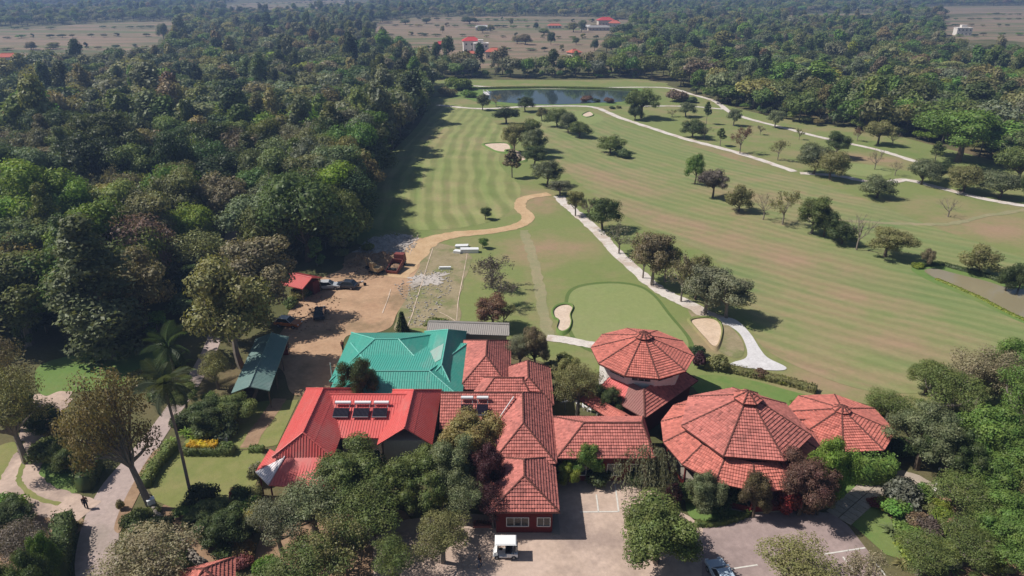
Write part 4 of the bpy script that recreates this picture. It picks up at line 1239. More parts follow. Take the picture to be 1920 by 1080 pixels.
def make_dome(key, seed, W=10.0, H=11.0, base=0.28, lobes=26, leaf=0.5, n=3600, dense=True, flat_=1.0, bark='bark', gaps=0.0, lobe_r=(0.16, 0.25), top_bias=0.0, inner=0.6):
    """broadleaf tree: many uneven clumps over a dome, limbs running into them"""
    rng = np.random.default_rng(seed)
    cz = H * (base + (1 - base) * 0.48); rz = H * (1 - base) * 0.5
    C, Rr = [], []
    for i in range(lobes):
        d = rand_unit(rng, 1)[0]
        if d[2] < -0.55: d[2] = -d[2]
        f = rng.uniform(0.45, 0.86) if i > lobes * 0.22 else rng.uniform(0.0, 0.4)
        wob = 1 + 0.22 * math.sin(3 * math.atan2(d[1], d[0]) + seed)
        c = np.array([d[0] * W / 2 * f * wob, d[1] * W / 2 * f * wob, cz + d[2] * rz * f * flat_])
        r = W * rng.uniform(*lobe_r)
        C.append(c); Rr.append(np.array([r, r, r * rng.uniform(0.6, 0.85)]))
    V, ti = leaf_cloud(rng, C, Rr, n, leaf, inner=inner)
    cores = [(c, r * 0.62) for c, r in zip(C, Rr)] if dense else None
    cm = leaf_mesh('crown', V, ti, [M['leaf']], cores, rng)
    mb = MB(); r0 = W * 0.028 + 0.06
    th = H * (base + 0.16)
    lean = rng.normal(size=2) * 0.03 * H
    limb(mb, rng, (0, 0, -0.3), (lean[0], lean[1], th), r0 * 1.25, r0 * 0.75, 0.03, 5)
    for c in C[::2] if dense else C:
        limb(mb, rng, (lean[0] * 0.8, lean[1] * 0.8, th * rng.uniform(0.75, 1.0)), c, r0 * 0.45, r0 * 0.1, 0.1, 5)
    tm = mb.data('trunk', M[bark])
    proto(key, cm, tm, W, H)

def make_column(key, seed, W=6.0, H=16.0, base=0.2, leaf=0.5, n=3200, bark='barkgrey', taper=0.75, tiers=22, dense=True):
    rng = np.random.default_rng(seed)
    C, Rr = [], []
    for i in range(tiers):
        t = (i + rng.random()) / tiers
        z = H * (base + (0.97 - base) * t)
        prof = (math.sin(math.pi * min(1, t * 0.85 + 0.17)) ** 0.7) * (1 - taper * t * t) 
        for k in range(2):
            an = rng.uniform(0, 6.28); rr = W / 2 * prof * rng.uniform(0.3, 0.75)
            r = W * rng.uniform(0.14, 0.22) * (1.1 - 0.5 * t)
            C.append(np.array([rr * math.cos(an), rr * math.sin(an), z])); Rr.append(np.array([r, r, r * rng.uniform(0.7, 1.1)]))
    V, ti = leaf_cloud(rng, C, Rr, n, leaf, up=0.2)
    cm = leaf_mesh('crown', V, ti, [M['leaf']], [(c, r * 0.55) for c, r in zip(C, Rr)] if dense else None, rng)
    mb = MB(); r0 = 0.02 * H * 0.8
    limb(mb, rng, (0, 0, -0.3), (0, 0, H * 0.93), r0, r0 * 0.15, 0.01, 7)
    for c in C[::2]:
        limb(mb, rng, (0, 0, max(H * base, c[2] - W * 0.2)), c, r0 * 0.3, r0 * 0.08, 0.08, 4)
    proto(key, cm, mb.data('trunk', M[bark]), W, H)

def make_airy(key, seed, W=8.0, H=9.0, leaf=0.34, n=1500, levels=4, bark='barkgrey', base=0.3):
    """thin crown: the branching shows through scattered leaves"""
    rng = np.random.default_rng(seed)
    mb = MB(); r0 = W * 0.02 + 0.05
    th = H * base
    limb(mb, rng, (0, 0, -0.3), (0, 0, th), r0 * 1.2, r0, 0.03, 4)
    nb = 7
    for k in range(nb):
        an = 6.28 * k / nb + rng.uniform(-0.4, 0.4); el = rng.uniform(0.5, 1.25)
        d = np.array([math.cos(an) * math.cos(el), math.sin(an) * math.cos(el), math.sin(el)])
        twigs(mb, rng, (0, 0, th * rng.uniform(0.8, 1.0)), d, (H - th) * 0.42, r0 * 0.6, levels - 1, 0.55)
    P = np.array(mb.v)
    lo = P[:, 2] > H * (base + 0.12)
    Q = P[lo]
    sc = np.array([W / 2 / max(1e-3, np.percentile(np.abs(Q[:, 0]), 98)), W / 2 / max(1e-3, np.percentile(np.abs(Q[:, 1]), 98)), 1])
    P = P * np.where(P[:, 2:3] > th * 0.9, sc, 1.0)
    zmax = P[:, 2].max(); P[:, 2] *= H / zmax
    mb.v = [tuple(p) for p in P]
    tm = mb.data('trunk', M[bark])
    if n:
        Q = P[P[:, 2] > H * (base + 0.1)]
        idx = rng.integers(0, len(Q), n)
        p = Q[idx] + rng.normal(size=(n, 3)) * 0.30
        nr = rng.normal(size=(n, 3)) + np.array([0, 0, 0.5]); nr /= np.linalg.norm(nr, axis=1)[:, None]
        t = np.cross(nr, rand_unit(rng, n)); t /= np.linalg.norm(t, axis=1)[:, None]; b = np.cross(nr, t)
        s = leaf * rng.uniform(0.6, 1.4, n)[:, None]
        V = np.stack([p - t * s / 2, p + b * s * 0.3, p + t * s / 2, p - b * s * 0.3], 1).reshape(-1, 3)
        cm = leaf_mesh('crown', V, rng.uniform(0.7, 1.3, n), [M['leaf']])
    else:
        cm = None
    proto(key, cm, tm, W, H)

make_dome('mango', 1, 10, 10, 0.10, 32, 0.35, 7500)
make_dome('lobed', 2, 10, 11, 0.16, 26, 0.35, 7000, lobe_r=(0.12, 0.22))
make_dome('rain', 3, 12, 10, 0.24, 34, 0.35, 7500, lobe_r=(0.10, 0.17))
make_dome('oak', 4, 10, 12, 0.16, 32, 0.34, 7500, lobe_r=(0.10, 0.19), bark='barkgrey')
make_dome('loose', 5, 9, 11, 0.3, 22, 0.34, 3800, dense=False, lobe_r=(0.12, 0.22), bark='barkgrey', inner=0.2)
make_dome('bushy', 6, 7, 6, 0.05, 26, 0.30, 5200, lobe_r=(0.15, 0.24))
make_dome('ball', 7, 7, 7.2, 0.2, 26, 0.32, 4200, lobe_r=(0.16, 0.22))
make_column('silver', 8, 7, 16, 0.10, n=7500, leaf=0.35, tiers=26)
make_column('poplar', 9, 5, 14, 0.2, taper=0.6)
make_column('slim', 10, 4, 9, 0.42, n=1500, tiers=12)
make_airy('airy', 12, 8, 9, 0.36, 1500)
make_airy('thin', 13, 7, 9, 0.30, 420)
make_airy('bare', 14, 7, 9, 0.3, 0)
# finer leaved trees for the ground nearest to the viewer
make_dome('near_lobed', 21, 10, 11, 0.22, 46, 0.21, 19000, lobe_r=(0.09, 0.16), inner=0.45)
make_dome('near_loose', 22, 9, 10, 0.22, 36, 0.19, 11000, dense=False, lobe_r=(0.09, 0.17), bark='barkgrey', inner=0.15)
make_dome('near_ball', 23, 8, 7.5, 0.10, 44, 0.20, 18000, lobe_r=(0.10, 0.16), inner=0.5)
make_dome('near_rain', 24, 12, 10, 0.26, 46, 0.20, 16000, flat_=0.9, lobe_r=(0.06, 0.12), inner=0.3)
make_airy('near_airy', 25, 8, 9, 0.24, 5200, 5)

def make_willow(key, seed, W=7, H=5.5):
    rng = np.random.default_rng(seed)
    mb = MB(); limb(mb, rng, (0, 0, -0.2), (0, 0, H * 0.6), 0.22, 0.12, 0.03, 4)
    Vs = []
    for i in range(230):
        an = rng.uniform(0, 6.28); rr = W / 2 * math.sqrt(rng.random()) 
        top = H * (0.98 - 0.38 * (rr / (W / 2)) ** 2) * rng.uniform(0.9, 1.02)
        L = rng.uniform(0.35, 0.75) * top
        k = int(L / 0.13)
        for j in range(k):
            z = top - j * 0.13; q = 1 + 0.10 * j * 0.13
            Vs.append((rr * q * math.cos(an) + rng.normal() * 0.07, rr * q * math.sin(an) + rng.normal() * 0.07, z))
    p = np.array(Vs); n = len(p)
    nr = rng.normal(size=(n, 3)); nr[:, :2] += p[:, :2] * 0.5; nr[:, 2] *= 0.4; nr /= np.linalg.norm(nr, axis=1)[:, None]
    t = np.tile([0, 0, -1.0], (n, 1)) + 0.35 * rng.normal(size=(n, 3)); t /= np.linalg.norm(t, axis=1)[:, None]; b = np.cross(nr, t)
    s = 0.27 * rng.uniform(0.7, 1.3, n)[:, None]
    V = np.stack([p - t * s / 2, p + b * s * 0.22, p + t * s / 2, p - b * s * 0.22], 1).reshape(-1, 3)
    cm = leaf_mesh('crown', V, rng.uniform(0.7, 1.3, n), [M['leaf']])
    proto(key, cm, mb.data('trunk', M['bark']), W, H)
make_willow('willow', 31)

def make_conifer(key, seed, W=3.4, H=6):
    rng = np.random.default_rng(seed)
    mb = MB(); limb(mb, rng, (0, 0, -0.2), (0, 0, H), 0.08, 0.02, 0.0, 5)
    P = []
    for i in range(15):
        z = H * (0.08 + 0.9 * i / 15); L = W / 2 * (1 - i / 15) + 0.12
        for k in range(9):
            an = 6.28 * k / 9 + i * 0.7
            for j in range(8):
                f = (j + 0.5) / 8
                for q in range(3):
                    P.append((L * f * math.cos(an) + rng.normal() * 0.08, L * f * math.sin(an) + rng.normal() * 0.08, z - 0.35 * L * f * f + rng.normal() * 0.06))
    p = np.array(P); n = len(p)
    nr = rng.normal(size=(n, 3)) * 0.6 + np.array([0, 0, 1.0]); nr /= np.linalg.norm(nr, axis=1)[:, None]
    t = np.cross(nr, rand_unit(rng, n)); t /= np.linalg.norm(t, axis=1)[:, None]; b = np.cross(nr, t)
    s = 0.42 * rng.uniform(0.6, 1.3, n)[:, None]
    V = np.stack([p - t * s / 2, p + b * s * 0.3, p + t * s / 2, p - b * s * 0.3], 1).reshape(-1, 3)
    proto(key, leaf_mesh('crown', V, rng.uniform(0.7, 1.3, n), [M['leaf']]), mb.data('trunk', M['bark']), W, H)
make_conifer('conifer', 32)

# plants without a trunk worth showing
SHRUB = {}
def make_shrub(key, seed, W, H, lobes, leaf, n):
    rng = np.random.default_rng(seed)
    C, Rr = [], []
    for i in range(lobes):
        d = rand_unit(rng, 1)[0]; d[2] = abs(d[2])
        f = rng.uniform(0.25, 0.72)
        C.append(np.array([d[0] * W / 2 * f, d[1] * W / 2 * f, H * (0.28 + 0.45 * d[2] * f * 1.3)]))
        r = W * rng.uniform(0.17, 0.27); Rr.append(np.array([r, r, r * H / W * rng.uniform(0.8, 1.1)]))
    V, ti = leaf_cloud(rng, C, Rr, n, leaf, inner=0.6)
    SHRUB[key] = (leaf_mesh('shrub', V, ti, [M['leaf']], [(c, r * 0.6) for c, r in zip(C, Rr)], rng), W, H)
make_shrub('round', 41, 2.6, 2.0, 12, 0.22, 1500)
make_shrub('wide', 42, 3.4, 1.7, 14, 0.22, 1700)
make_shrub('tall', 43, 2.2, 2.8, 13, 0.22, 1500)
def make_fern(key, seed):
    rng = np.random.default_rng(seed)
    V = []; 
    for k in range(34):
        an = rng.uniform(0, 6.28); L = rng.uniform(0.9, 1.7); el = rng.uniform(0.5, 1.3); w = rng.uniform(0.12, 0.22)
        pr = np.array([0, 0, 0.1]); d2 = np.array([math.cos(an), math.sin(an)]); sd = np.array([-d2[1], d2[0], 0]) * w
        for j in range(4):
            e = el - 0.45 * j
            nx = pr + np.array([d2[0] * math.cos(e), d2[1] * math.cos(e), math.sin(e)]) * L / 4
            w1 = (1 - j / 4.0) ; w2 = (1 - (j + 1) / 4.0)
            V += [pr - sd * w1, pr + sd * w1, nx + sd * w2, nx - sd * w2]; pr = nx
    V = np.array(V); n = len(V) // 4
    SHRUB[key] = (leaf_mesh('plant', V, np.repeat(rng.uniform(0.7, 1.3, n // 4 + 1), 4)[:n], [M['leaf']]), 2.6, 1.6)
make_fern('fern', 44)

PAL = {
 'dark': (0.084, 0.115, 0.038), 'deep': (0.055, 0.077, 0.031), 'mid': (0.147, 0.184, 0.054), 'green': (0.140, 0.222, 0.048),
 'bright': (0.175, 0.263, 0.044), 'lime': (0.230, 0.270, 0.042), 'olive': (0.238, 0.231, 0.091), 'grey': (0.215, 0.222, 0.134), 'greygreen': (0.179, 0.205, 0.101),
 'brown': (0.225, 0.185, 0.106), 'rust': (0.215, 0.125, 0.075), 'dun': (0.276, 0.240, 0.144), 'mauve': (0.165, 0.138, 0.112), 'straw': (0.330, 0.275, 0.105), 'plum': (0.075, 0.028, 0.032),
 'orange': (0.246, 0.198, 0.090), 'red': (0.260, 0.045, 0.035), 'yellow': (0.62, 0.43, 0.030), 'pink': (0.300, 0.110, 0.100), 'blue': (0.060, 0.100, 0.075),
}
NT_ = [0]
def plant_tree(key, x, y, h, w, color, label, group=None, rz=None, jit=0.0, name='tree', cat='tree', lean=None):
    cm, tm, W, H = PROTO[key]
    e = thing(name, label, cat, (x, y, 0), random.uniform(0, 6.28) if rz is None else rz, group)
    e.scale = (w / W, w / W * random.uniform(0.93, 1.07), h / H)
    if lean: e.rotation_euler = (lean[0], lean[1], e.rotation_euler.z)
    c = PAL[color] if isinstance(color, str) else color
    j = [1 + random.uniform(-jit, jit) for _ in range(3)]
    rgb = (c[0] * j[0], c[1] * j[1], c[2] * j[2], 1)
    t = link(bpy.data.objects.new('trunk', tm), e)
    if cm is not None:
        o = link(bpy.data.objects.new('crown', cm), e); o.color = rgb
    NT_[0] += 1
    return e

TREES_XY = []
def T(key, u, vb, vt, wpx, color, label, group=None, **k):
    """tree whose foot is seen at (u, vb), top at row vt, crown wpx wide in the photograph"""
    x, y, _ = at(u, vb)
    h = max(1.2, top_height(y, vt)); w = wpx / FPX * depth_of(y, h * 0.6)
    TREES_XY.append((x, y, w / 2))
    return plant_tree(key, x, y, h, w, color, label, group, **k)

def shrub(key, u, v, wpx, color, label, hpx=None, group=None, name='shrub', cat='shrub', world=None, w=None, h=None):
    m, W, H = SHRUB[key]
    x, y = world if world else at(u, v)[:2]
    w = w or wpx / FPX * depth_of(y)
    o = link(bpy.data.objects.new(name, m))
    o.location = (x, y, 0); o.rotation_euler = (0, 0, random.uniform(0, 6.28))
    sh = h / H if h else w / W * random.uniform(0.85, 1.15)
    o.scale = (w / W, w / W, sh)
    c = PAL[color] if isinstance(color, str) else color
    o.color = (*[a * random.uniform(0.88, 1.12) for a in c], 1)
    return tag(o, label, cat, group)

G1 = 'trees between the two fairways'
T('ball', 949, 232, 199, 40, 'deep', 'very dark round tree standing alone near the far pond', G1)
T('lobed', 905, 207, 175, 26, 'greygreen', 'small grey green tree at the left end of the far pond', G1)
T('airy', 930, 200, 176, 24, 'dun', 'thin yellowish tree at the pond edge beside the grey green one', G1)
T('lobed', 985, 209, 180, 34, 'dark', 'dark tree at the near edge of the far pond', G1)
T('oak', 963, 288, 232, 44, 'olive', 'left tree of the tall clump beside the pale bunker', G1)
T('oak', 990, 284, 224, 52, 'mid', 'tallest tree of the clump beside the pale bunker', G1)
T('lobed', 1000, 296, 240, 44, 'greygreen', 'right tree of the tall clump beside the pale bunker', G1)
T('slim', 960, 333, 279, 28, 'brown', 'slim bare stemmed tree below the pale bunker', G1)
T('oak', 1003, 312, 275, 46, 'dark', 'dark tree below the clump, beside the narrow bunker', G1)
T('lobed', 1025, 350, 301, 58, 'greygreen', 'grey green tree where the sandy track ends', G1)
T('oak', 1050, 366, 337, 44, 'grey', 'low grey tree at the top of the gravel path', G1)
T('oak', 1079, 405, 356, 36, 'olive', 'olive tree at the start of the gravel path', G1)
T('airy', 1104, 412, 368, 26, 'mauve', 'brownish thin tree beside the gravel path', G1)
T('lobed', 1130, 430, 369, 62, 'dark', 'dark green tree on the right of the gravel path', G1)
T('airy', 1160, 475, 420, 56, 'grey', 'thin grey tree on the gravel path bend', G1)
T('airy', 1205, 522, 440, 58, 'brown', 'brown leaved tree with tall bare stem by the path', G1)
T('oak', 1222, 535, 440, 72, 'brown', 'broad dark brown tree with several stems by the path', G1)
T('oak', 1248, 528, 450, 56, 'olive', 'dark olive tree right behind the broad brown one', G1)
T('airy', 1277, 566, 468, 62, 'dun', 'pale stemmed open tree halfway down the path', G1)
T('lobed', 1303, 562, 478, 62, 'olive', 'olive tree behind the pale stemmed one', G1)
T('oak', 1322, 590, 503, 82, 'grey', 'large grey tree just above the tan bunker', G1)
T('oak', 1362, 596, 512, 80, 'grey', 'last large grey tree of the row before the concrete path', G1)
G2 = 'trees along the middle of the wide fairway'
T('lobed', 1016, 226, 200, 24, 'olive', 'leftmost small tree of the line in front of the far pond', G2)
T('mango', 1045, 238, 202, 42, 'mid', 'tallest tree of the line in front of the far pond', G2)
T('mango', 1065, 250, 208, 36, 'greygreen', 'third tree of the line in front of the far pond', G2)
T('mango', 1086, 258, 228, 40, 'mid', 'low tree closing the line in front of the far pond', G2)
T('bushy', 1145, 288, 253, 52, 'mid', 'bushy tree alone above the stripes of the wide fairway', G2)
shrub('round', 1170, 296, 26, 'greygreen', 'small grey shrub at the foot of the lone bushy tree')
T('lobed', 1302, 346, 287, 36, 'green', 'slender bright green tree at the head of the fairway row', G2)
T('rain', 1336, 371, 315, 54, 'mauve', 'spreading brown tree beside the slender bright green one', G2)
T('bushy', 1384, 397, 347, 48, 'olive', 'rounded tree next to the spreading brown one', G2)
T('thin', 1430, 412, 360, 42, 'dun', 'pale nearly leafless tree left of the sparse tall one', G2)
T('airy', 1467, 421, 352, 52, 'olive', 'sparse tall tree with a forked stem in the fairway row', G2)
T('oak', 1520, 438, 369, 60, 'mid', 'dense dark tree in the middle of the fairway row', G2)
T('bushy', 1545, 444, 390, 48, 'dark', 'dark bushy tree touching the dense one', G2)
T('bushy', 1577, 458, 416, 52, 'dark', 'low dark thicket tree left of the bare one', G2)
T('bare', 1606, 469, 398, 56, 'dun', 'bare leaning tree in the fairway row', G2)
T('rain', 1660, 482, 427, 78, 'olive', 'rounded willow like tree with clear shadow by the pond', G2)
T('lobed', 1738, 500, 466, 24, 'brown', 'small brown tree at the corner of the brown pond', G2)
T('bushy', 1832, 513, 461, 64, 'olive', 'rounded olive tree on the far bank of the brown pond', G2)
T('bushy', 1886, 546, 498, 40, 'dark', 'dark bush tree at the right bank of the brown pond', G2)
T('bushy', 1908, 545, 495, 44, 'dark', 'second dark bush tree at the right bank, nearer the edge', G2)
T('bare', 1777, 407, 372, 40, 'dun', 'small bare tree alone on the rough at the right', G2)
G3 = 'trees scattered on the far right rough'
T('mango', 1190, 226, 196, 28, 'dark', 'dark lower crown in front of the tall pond tree', G3)
T('rain', 1202, 222, 164, 62, 'mid', 'tall spreading tree at the right end of far pond', G3)
T('lobed', 1286, 219, 190, 34, 'greygreen', 'grey green tree between the two upper paths', G3)
T('airy', 1260, 219, 205, 20, 'olive', 'small olive tree left of the grey green one', G3)
T('slim', 1324, 233, 190, 14, 'dark', 'slim tall tree with a small dark head', G3)
T('bushy', 1299, 258, 222, 46, 'dark', 'dark bushy tree beside the upper cart path', G3)
T('airy', 1320, 262, 234, 26, 'grey', 'grey thin tree touching the dark bushy one', G3)
T('slim', 1350, 274, 240, 18, 'mid', 'narrow young tree just above the cart path', G3)
T('airy', 1387, 288, 233, 36, 'rust', 'reddish brown leaved tree at the cart path', G3)
T('oak', 1375, 236, 204, 28, 'greygreen', 'grey green tree on the thin upper path', G3)
T('oak', 1452, 240, 207, 30, 'greygreen', 'grey tree on the thin path farther right', G3)
T('airy', 1458, 301, 258, 30, 'olive', 'ragged small tree above the cart path', G3)
T('mango', 1525, 327, 268, 62, 'greygreen', 'large dull green tree of the clump on the cart path', G3)
T('mango', 1556, 336, 280, 62, 'olive', 'large olive tree of the clump on the cart path', G3)
T('oak', 1568, 296, 247, 46, 'dark', 'dark tree standing behind the cart path clump', G3)
T('bushy', 1643, 371, 329, 60, 'greygreen', 'rounded grey bush tree below the curved path', G3)
T('rain', 1794, 304, 200, 150, 'green', 'huge bright green spreading tree with leaning pale trunk', G3)
T('rain', 1645, 272, 224, 52, 'olive', 'flat topped olive tree on the upper path', G3)
T('slim', 1752, 305, 264, 20, 'mid', 'small lollipop tree in front of the huge tree', G3)
T('mango', 1727, 346, 298, 56, 'greygreen', 'left tree of the rounded group on the curved path', G3)
T('mango', 1762, 338, 302, 40, 'dark', 'small dark tree in the middle of the rounded group', G3)
T('mango', 1806, 360, 308, 70, 'olive', 'broad olive tree of the rounded group on the curved path', G3)
T('mango', 1873, 372, 320, 66, 'greygreen', 'grey tree of the rounded group near the right edge', G3)
T('rain', 1905, 350, 270, 74, 'mid', 'tall tree at the right edge above the curved path', G3)
T('lobed', 1925, 395, 300, 40, 'dark', 'dark tree cut by the right picture edge', G3)
T('thin', 1672, 272, 246, 28, 'dun', 'pale twiggy tree right of the flat topped one', G3)
T('thin', 1640, 318, 278, 28, 'brown', 'brownish twiggy tree between the paths', G3)
T('airy', 1607, 265, 238, 20, 'rust', 'rusty small tree left of the flat topped one', G3)
T('thin', 1678, 330, 300, 24, 'brown', 'thin brown sapling above the small bright green', G3)
T('airy', 1498, 262, 240, 16, 'olive', 'tiny olive sapling near the thin upper path', G3)
T('airy', 1425, 253, 234, 16, 'dun', 'tiny dun sapling below the thin upper path', G3)
for u, v, w, c, lb in ((1100, 190, 26, 'rust', 'reddish shrub standing in the far pond shallows'), (1118, 191, 18, 'dark', 'dark shrub at the near shore of far pond'), (1142, 193, 22, 'rust', 'rusty clump at the right shore of far pond'),
                       (1148, 204, 14, 'dark', 'small dark shrub where the far paths meet'), (1160, 203, 12, 'olive', 'small olive shrub beside the far path'), (860, 168, 60, 'bright', 'long bright green thicket left of the far pond'), (840, 180, 40, 'olive', 'olive reeds on the left bank of far pond'), (880, 182, 34, 'bright', 'bright green reeds at the left bank of far pond'),
                       (1270, 190, 46, 'brown', 'brownish thicket right of the far pond'), (1295, 192, 30, 'dark', 'dark thicket right of the far pond')):
    shrub('wide', u, v, w, c, lb, name='shrub')
T('ball', 911, 412, 388, 20, 'dark', 'small dark tree with round shadow on the left fairway', 'young trees on the left fairway')
T('ball', 906, 466, 446, 19, 'green', 'small round green tree beside the white slabs', 'young trees on the left fairway')
G4 = 'trees above the green hall'
T('airy', 922, 540, 474, 66, 'mauve', 'greyish brown tree at the top of the double clump', G4)
T('airy', 935, 575, 508, 60, 'mauve', 'grey thin tree in the middle of the double clump', G4)
T('oak', 922, 616, 556, 66, 'rust', 'low tree with rust tinted leaves above the grey shed', G4)
T('airy', 945, 614, 560, 46, 'olive', 'olive thin tree right beside the rust tinted one', G4)
T('conifer', 755, 622, 584, 22, 'dark', 'small dark cypress shaped tree behind the green hall', G4)
shrub('wide', 822, 616, 56, 'mid', 'wide green bush on the grass behind the green hall')
GB = 'trees among the buildings'
def TW(key, u, y, h, wpx, color, label, group=GB, **k):
    """tree at distance y whose crown is centred on column u (foot hidden)"""
    dp = depth_of(y, h * 0.6)
    x = (u - 960) / FPX * dp; w = wpx / FPX * dp
    TREES_XY.append((x, y, w / 2))
    return plant_tree(key, x, y, h, w, color, label, group, **k)
TW('near_lobed', 673, 70.4, 9.0, 68, 'dark', 'dark tree standing against the green roof')
TW('near_loose', 975, 82, 5.8, 54, 'grey', 'grey hazy tree beside the rear tiled wing')
TW('near_ball', 1003, 82.5, 6.6, 54, 'brown', 'dark brown green rounded tree right of the rear wing')
TW('near_loose', 1085, 71.0, 7.6, 84, 'olive', 'olive tree left of the tower pavilion')
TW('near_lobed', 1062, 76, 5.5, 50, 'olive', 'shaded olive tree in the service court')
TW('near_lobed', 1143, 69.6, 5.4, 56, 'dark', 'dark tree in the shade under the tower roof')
TW('near_ball', 883, 61.0, 7.2, 112, 'straw', 'straw yellow leaved tree in front of the left cross wing')
TW('near_lobed', 915, 55.5, 7.4, 76, 'plum', 'dark plum leaved tree against the middle wing')
TW('near_loose', 925, 52.0, 5.2, 60, 'plum', 'plum leaved lower tree beside the front wing')
GF = 'large trees in the front left grove'
TW('near_lobed', 655, 54.5, 7.4, 150, 'mid', 'broad mid green tree in front of the red roof', GF)
TW('near_rain', 765, 54.0, 7.2, 140, 'mid', 'spreading green tree below the red gable', GF)
TW('near_lobed', 842, 55.5, 8.0, 100, 'greygreen', 'dark grey green tree left of the straw yellow one', GF)
TW('near_loose', 585, 51.0, 6.6, 140, 'greygreen', 'greyish tree below the peeling white sheet', GF)
TW('near_loose', 520, 48.5, 6.6, 100, 'grey', 'grey loose crowned tree left in the front grove', GF)
TW('near_loose', 690, 50.0, 6.6, 140, 'mid', 'dense green tree in the middle of the front grove', GF)
TW('near_airy', 615, 46.5, 6.6, 140, 'olive', 'open branched tree at the bottom of the front grove', GF)
TW('near_loose', 735, 45.0, 5.2, 80, 'mid', 'dark tree cut by the bottom edge of the front grove', GF)
TW('near_loose', 828, 47.6, 5.4, 110, 'olive', 'yellowish green tree over the forecourt', GF)
TW('near_loose', 870, 52.5, 5.8, 90, 'greygreen', 'small grey green tree beside the gate pillar', GF)
TW('near_loose', 570, 43.6, 5.4, 150, 'mid', 'low tree at the bottom edge under the front grove', GF)
T('near_lobed', 730, 935, 880, 60, 'lime', 'lime green shrubby tree inside the front grove', GF)
T('near_ball', 830, 960, 890, 36, 'lime', 'narrow lime green climber tree inside the front grove', GF)
T('near_ball', 1097, 898, 828, 62, 'green', 'fresh green tree against the right cross wing', GB)
T('near_ball', 1063, 910, 866, 40, 'lime', 'bright lime green rounded tree beside the front wing', GB)
T('willow', 1207, 918, 838, 118, 'grey', 'drooping grey green tree before the right cross wing', GB)
TW('near_ball', 1236, 47.6, 6.6, 148, 'mid', 'large rounded green tree at the edge of the forecourt', GB)
TW('near_loose', 1505, 43.6, 5.2, 160, 'olive', 'olive leaved tree over the parking lot bottom', GB)
TW('near_airy', 1640, 43.2, 5.2, 110, 'dun', 'pale twiggy tree right of the olive parking lot tree', GB)
T('near_ball', 1411, 970, 886, 54, (0.155, 0.12, 0.062), 'rust tinged tree at the front of the large pavilion', GB)
T('near_ball', 1315, 962, 890, 66, 'greygreen', 'grey green tree left of the rust tinged one', GB)
T('near_lobed', 1496, 966, 858, 104, (0.15, 0.082, 0.06), 'red flowering bougainvillea tree beside the large pavilion', GB)
T('near_ball', 1545, 940, 825, 84, 'bright', 'bright green creeper clad tree at the pavilion corner', GB)
T('near_ball', 1532, 966, 900, 44, 'greygreen', 'small blue green tree under the bougainvillea', GB)
GR = 'trees in the right garden'
T('near_lobed', 1720, 880, 760, 120, 'greygreen', 'dense grey green tree right of the small pavilion', GR)
T('near_loose', 1660, 790, 735, 80, 'mid', 'thin green tree behind the small pavilion', GR)
T('near_rain', 1760, 905, 800, 110, 'dark', 'dark spreading tree over the garden walk', GR)
T('near_loose', 1760, 790, 690, 110, 'mid', 'open crowned green tree below the fairway edge', GR)
T('near_lobed', 1735, 738, 678, 70, 'mid', 'leafy green tree on the fairway edge', GR)
T('near_loose', 1830, 760, 650, 110, 'dun', 'pale branched tree on the fairway edge', GR)
T('near_lobed', 1880, 745, 636, 100, 'green', 'tall green tree on the fairway edge at right', GR)
T('near_loose', 1900, 820, 690, 110, 'green', 'tall open tree at the right edge below the fairway', GR)
T('near_ball', 1850, 880, 770, 130, 'green', 'broad bright green tree at the right edge', GR)
T('near_ball', 1900, 920, 830, 120, 'green', 'bright green tree cut by the right edge', GR)
T('near_ball', 1830, 940, 860, 110, 'green', 'low bright green tree above the flower garden', GR)
T('near_loose', 1800, 985, 900, 120, 'mid', 'thin green tree in the flower garden', GR)
T('near_lobed', 1870, 1020, 930, 120, 'green', 'green tree in the lower right garden', GR)
T('near_loose', 1800, 1060, 990, 110, 'mid', 'mid green tree near the bottom of the garden', GR)
T('near_lobed', 1900, 1080, 980, 120, 'green', 'green tree in the bottom right corner', GR)
T('near_loose', 1720, 1078, 1010, 100, 'mid', 'low green tree by the last parking line', GR)
T('near_airy', 1935, 1000, 900, 100, 'olive', 'thin tree at the right edge of the garden', GR)
GL = 'trees beside the left road'
T('near_loose', 284, 955, 690, 138, 'orange', 'large brown leaved tree leaning over the road', GL, lean=(0, -0.19), rz=0.0)
TW('near_loose', 12, 62, 12.0, 120, 'olive', 'olive brown tree at the left edge by the court', GL)
TW('near_loose', -20, 68, 13.0, 120, 'brown', 'brown tree cut by the left edge', GL)
T('silver', 212, 672, 400, 150, 'greygreen', 'very tall dark silver oak beside the small lawn', GL)
T('oak', 455, 690, 488, 150, 'olive', 'large olive grey tree beside the teal shed', GL)
T('oak', 500, 606, 452, 130, 'dun', 'tall pale tree behind the large olive grey one', GL)
T('oak', 430, 640, 520, 90, 'olive', 'olive tree between the forest road and the olive grey one', GL)
T('near_ball', 70, 815, 765, 70, 'dark', 'dark low tree beside the gravel court', GL)
T('near_lobed', 140, 898, 835, 66, 'mid', 'green tree on the lawn inside the drive', GL)
T('near_ball', 22, 992, 945, 84, 'dark', 'dark rounded tree left of the drive', GL)
T('near_loose', 60, 1085, 985, 110, 'mauve', 'purplish thin tree in the bottom left corner', GL)
T('near_loose', 290, 1120, 1010, 170, 'dun', 'dun coloured loose tree at the bottom edge', GL)
T('near_ball', 110, 1120, 1000, 50, 'green', 'narrow green tree beside the dark hedge', GL)
T('near_lobed', 96, 1190, 1035, 90, 'dark', 'dark tree at the bottom edge shading the road', GL)
T('near_lobed', 10, 1200, 1050, 110, 'mid', 'green tree in the very bottom left corner', GL)
T('near_lobed', 400, 985, 945, 80, 'dark', 'dark bush tree under the palm', GL)
T('near_ball', 430, 1020, 960, 90, 'dark', 'dark leafy tree beside the low stone wall', GL)
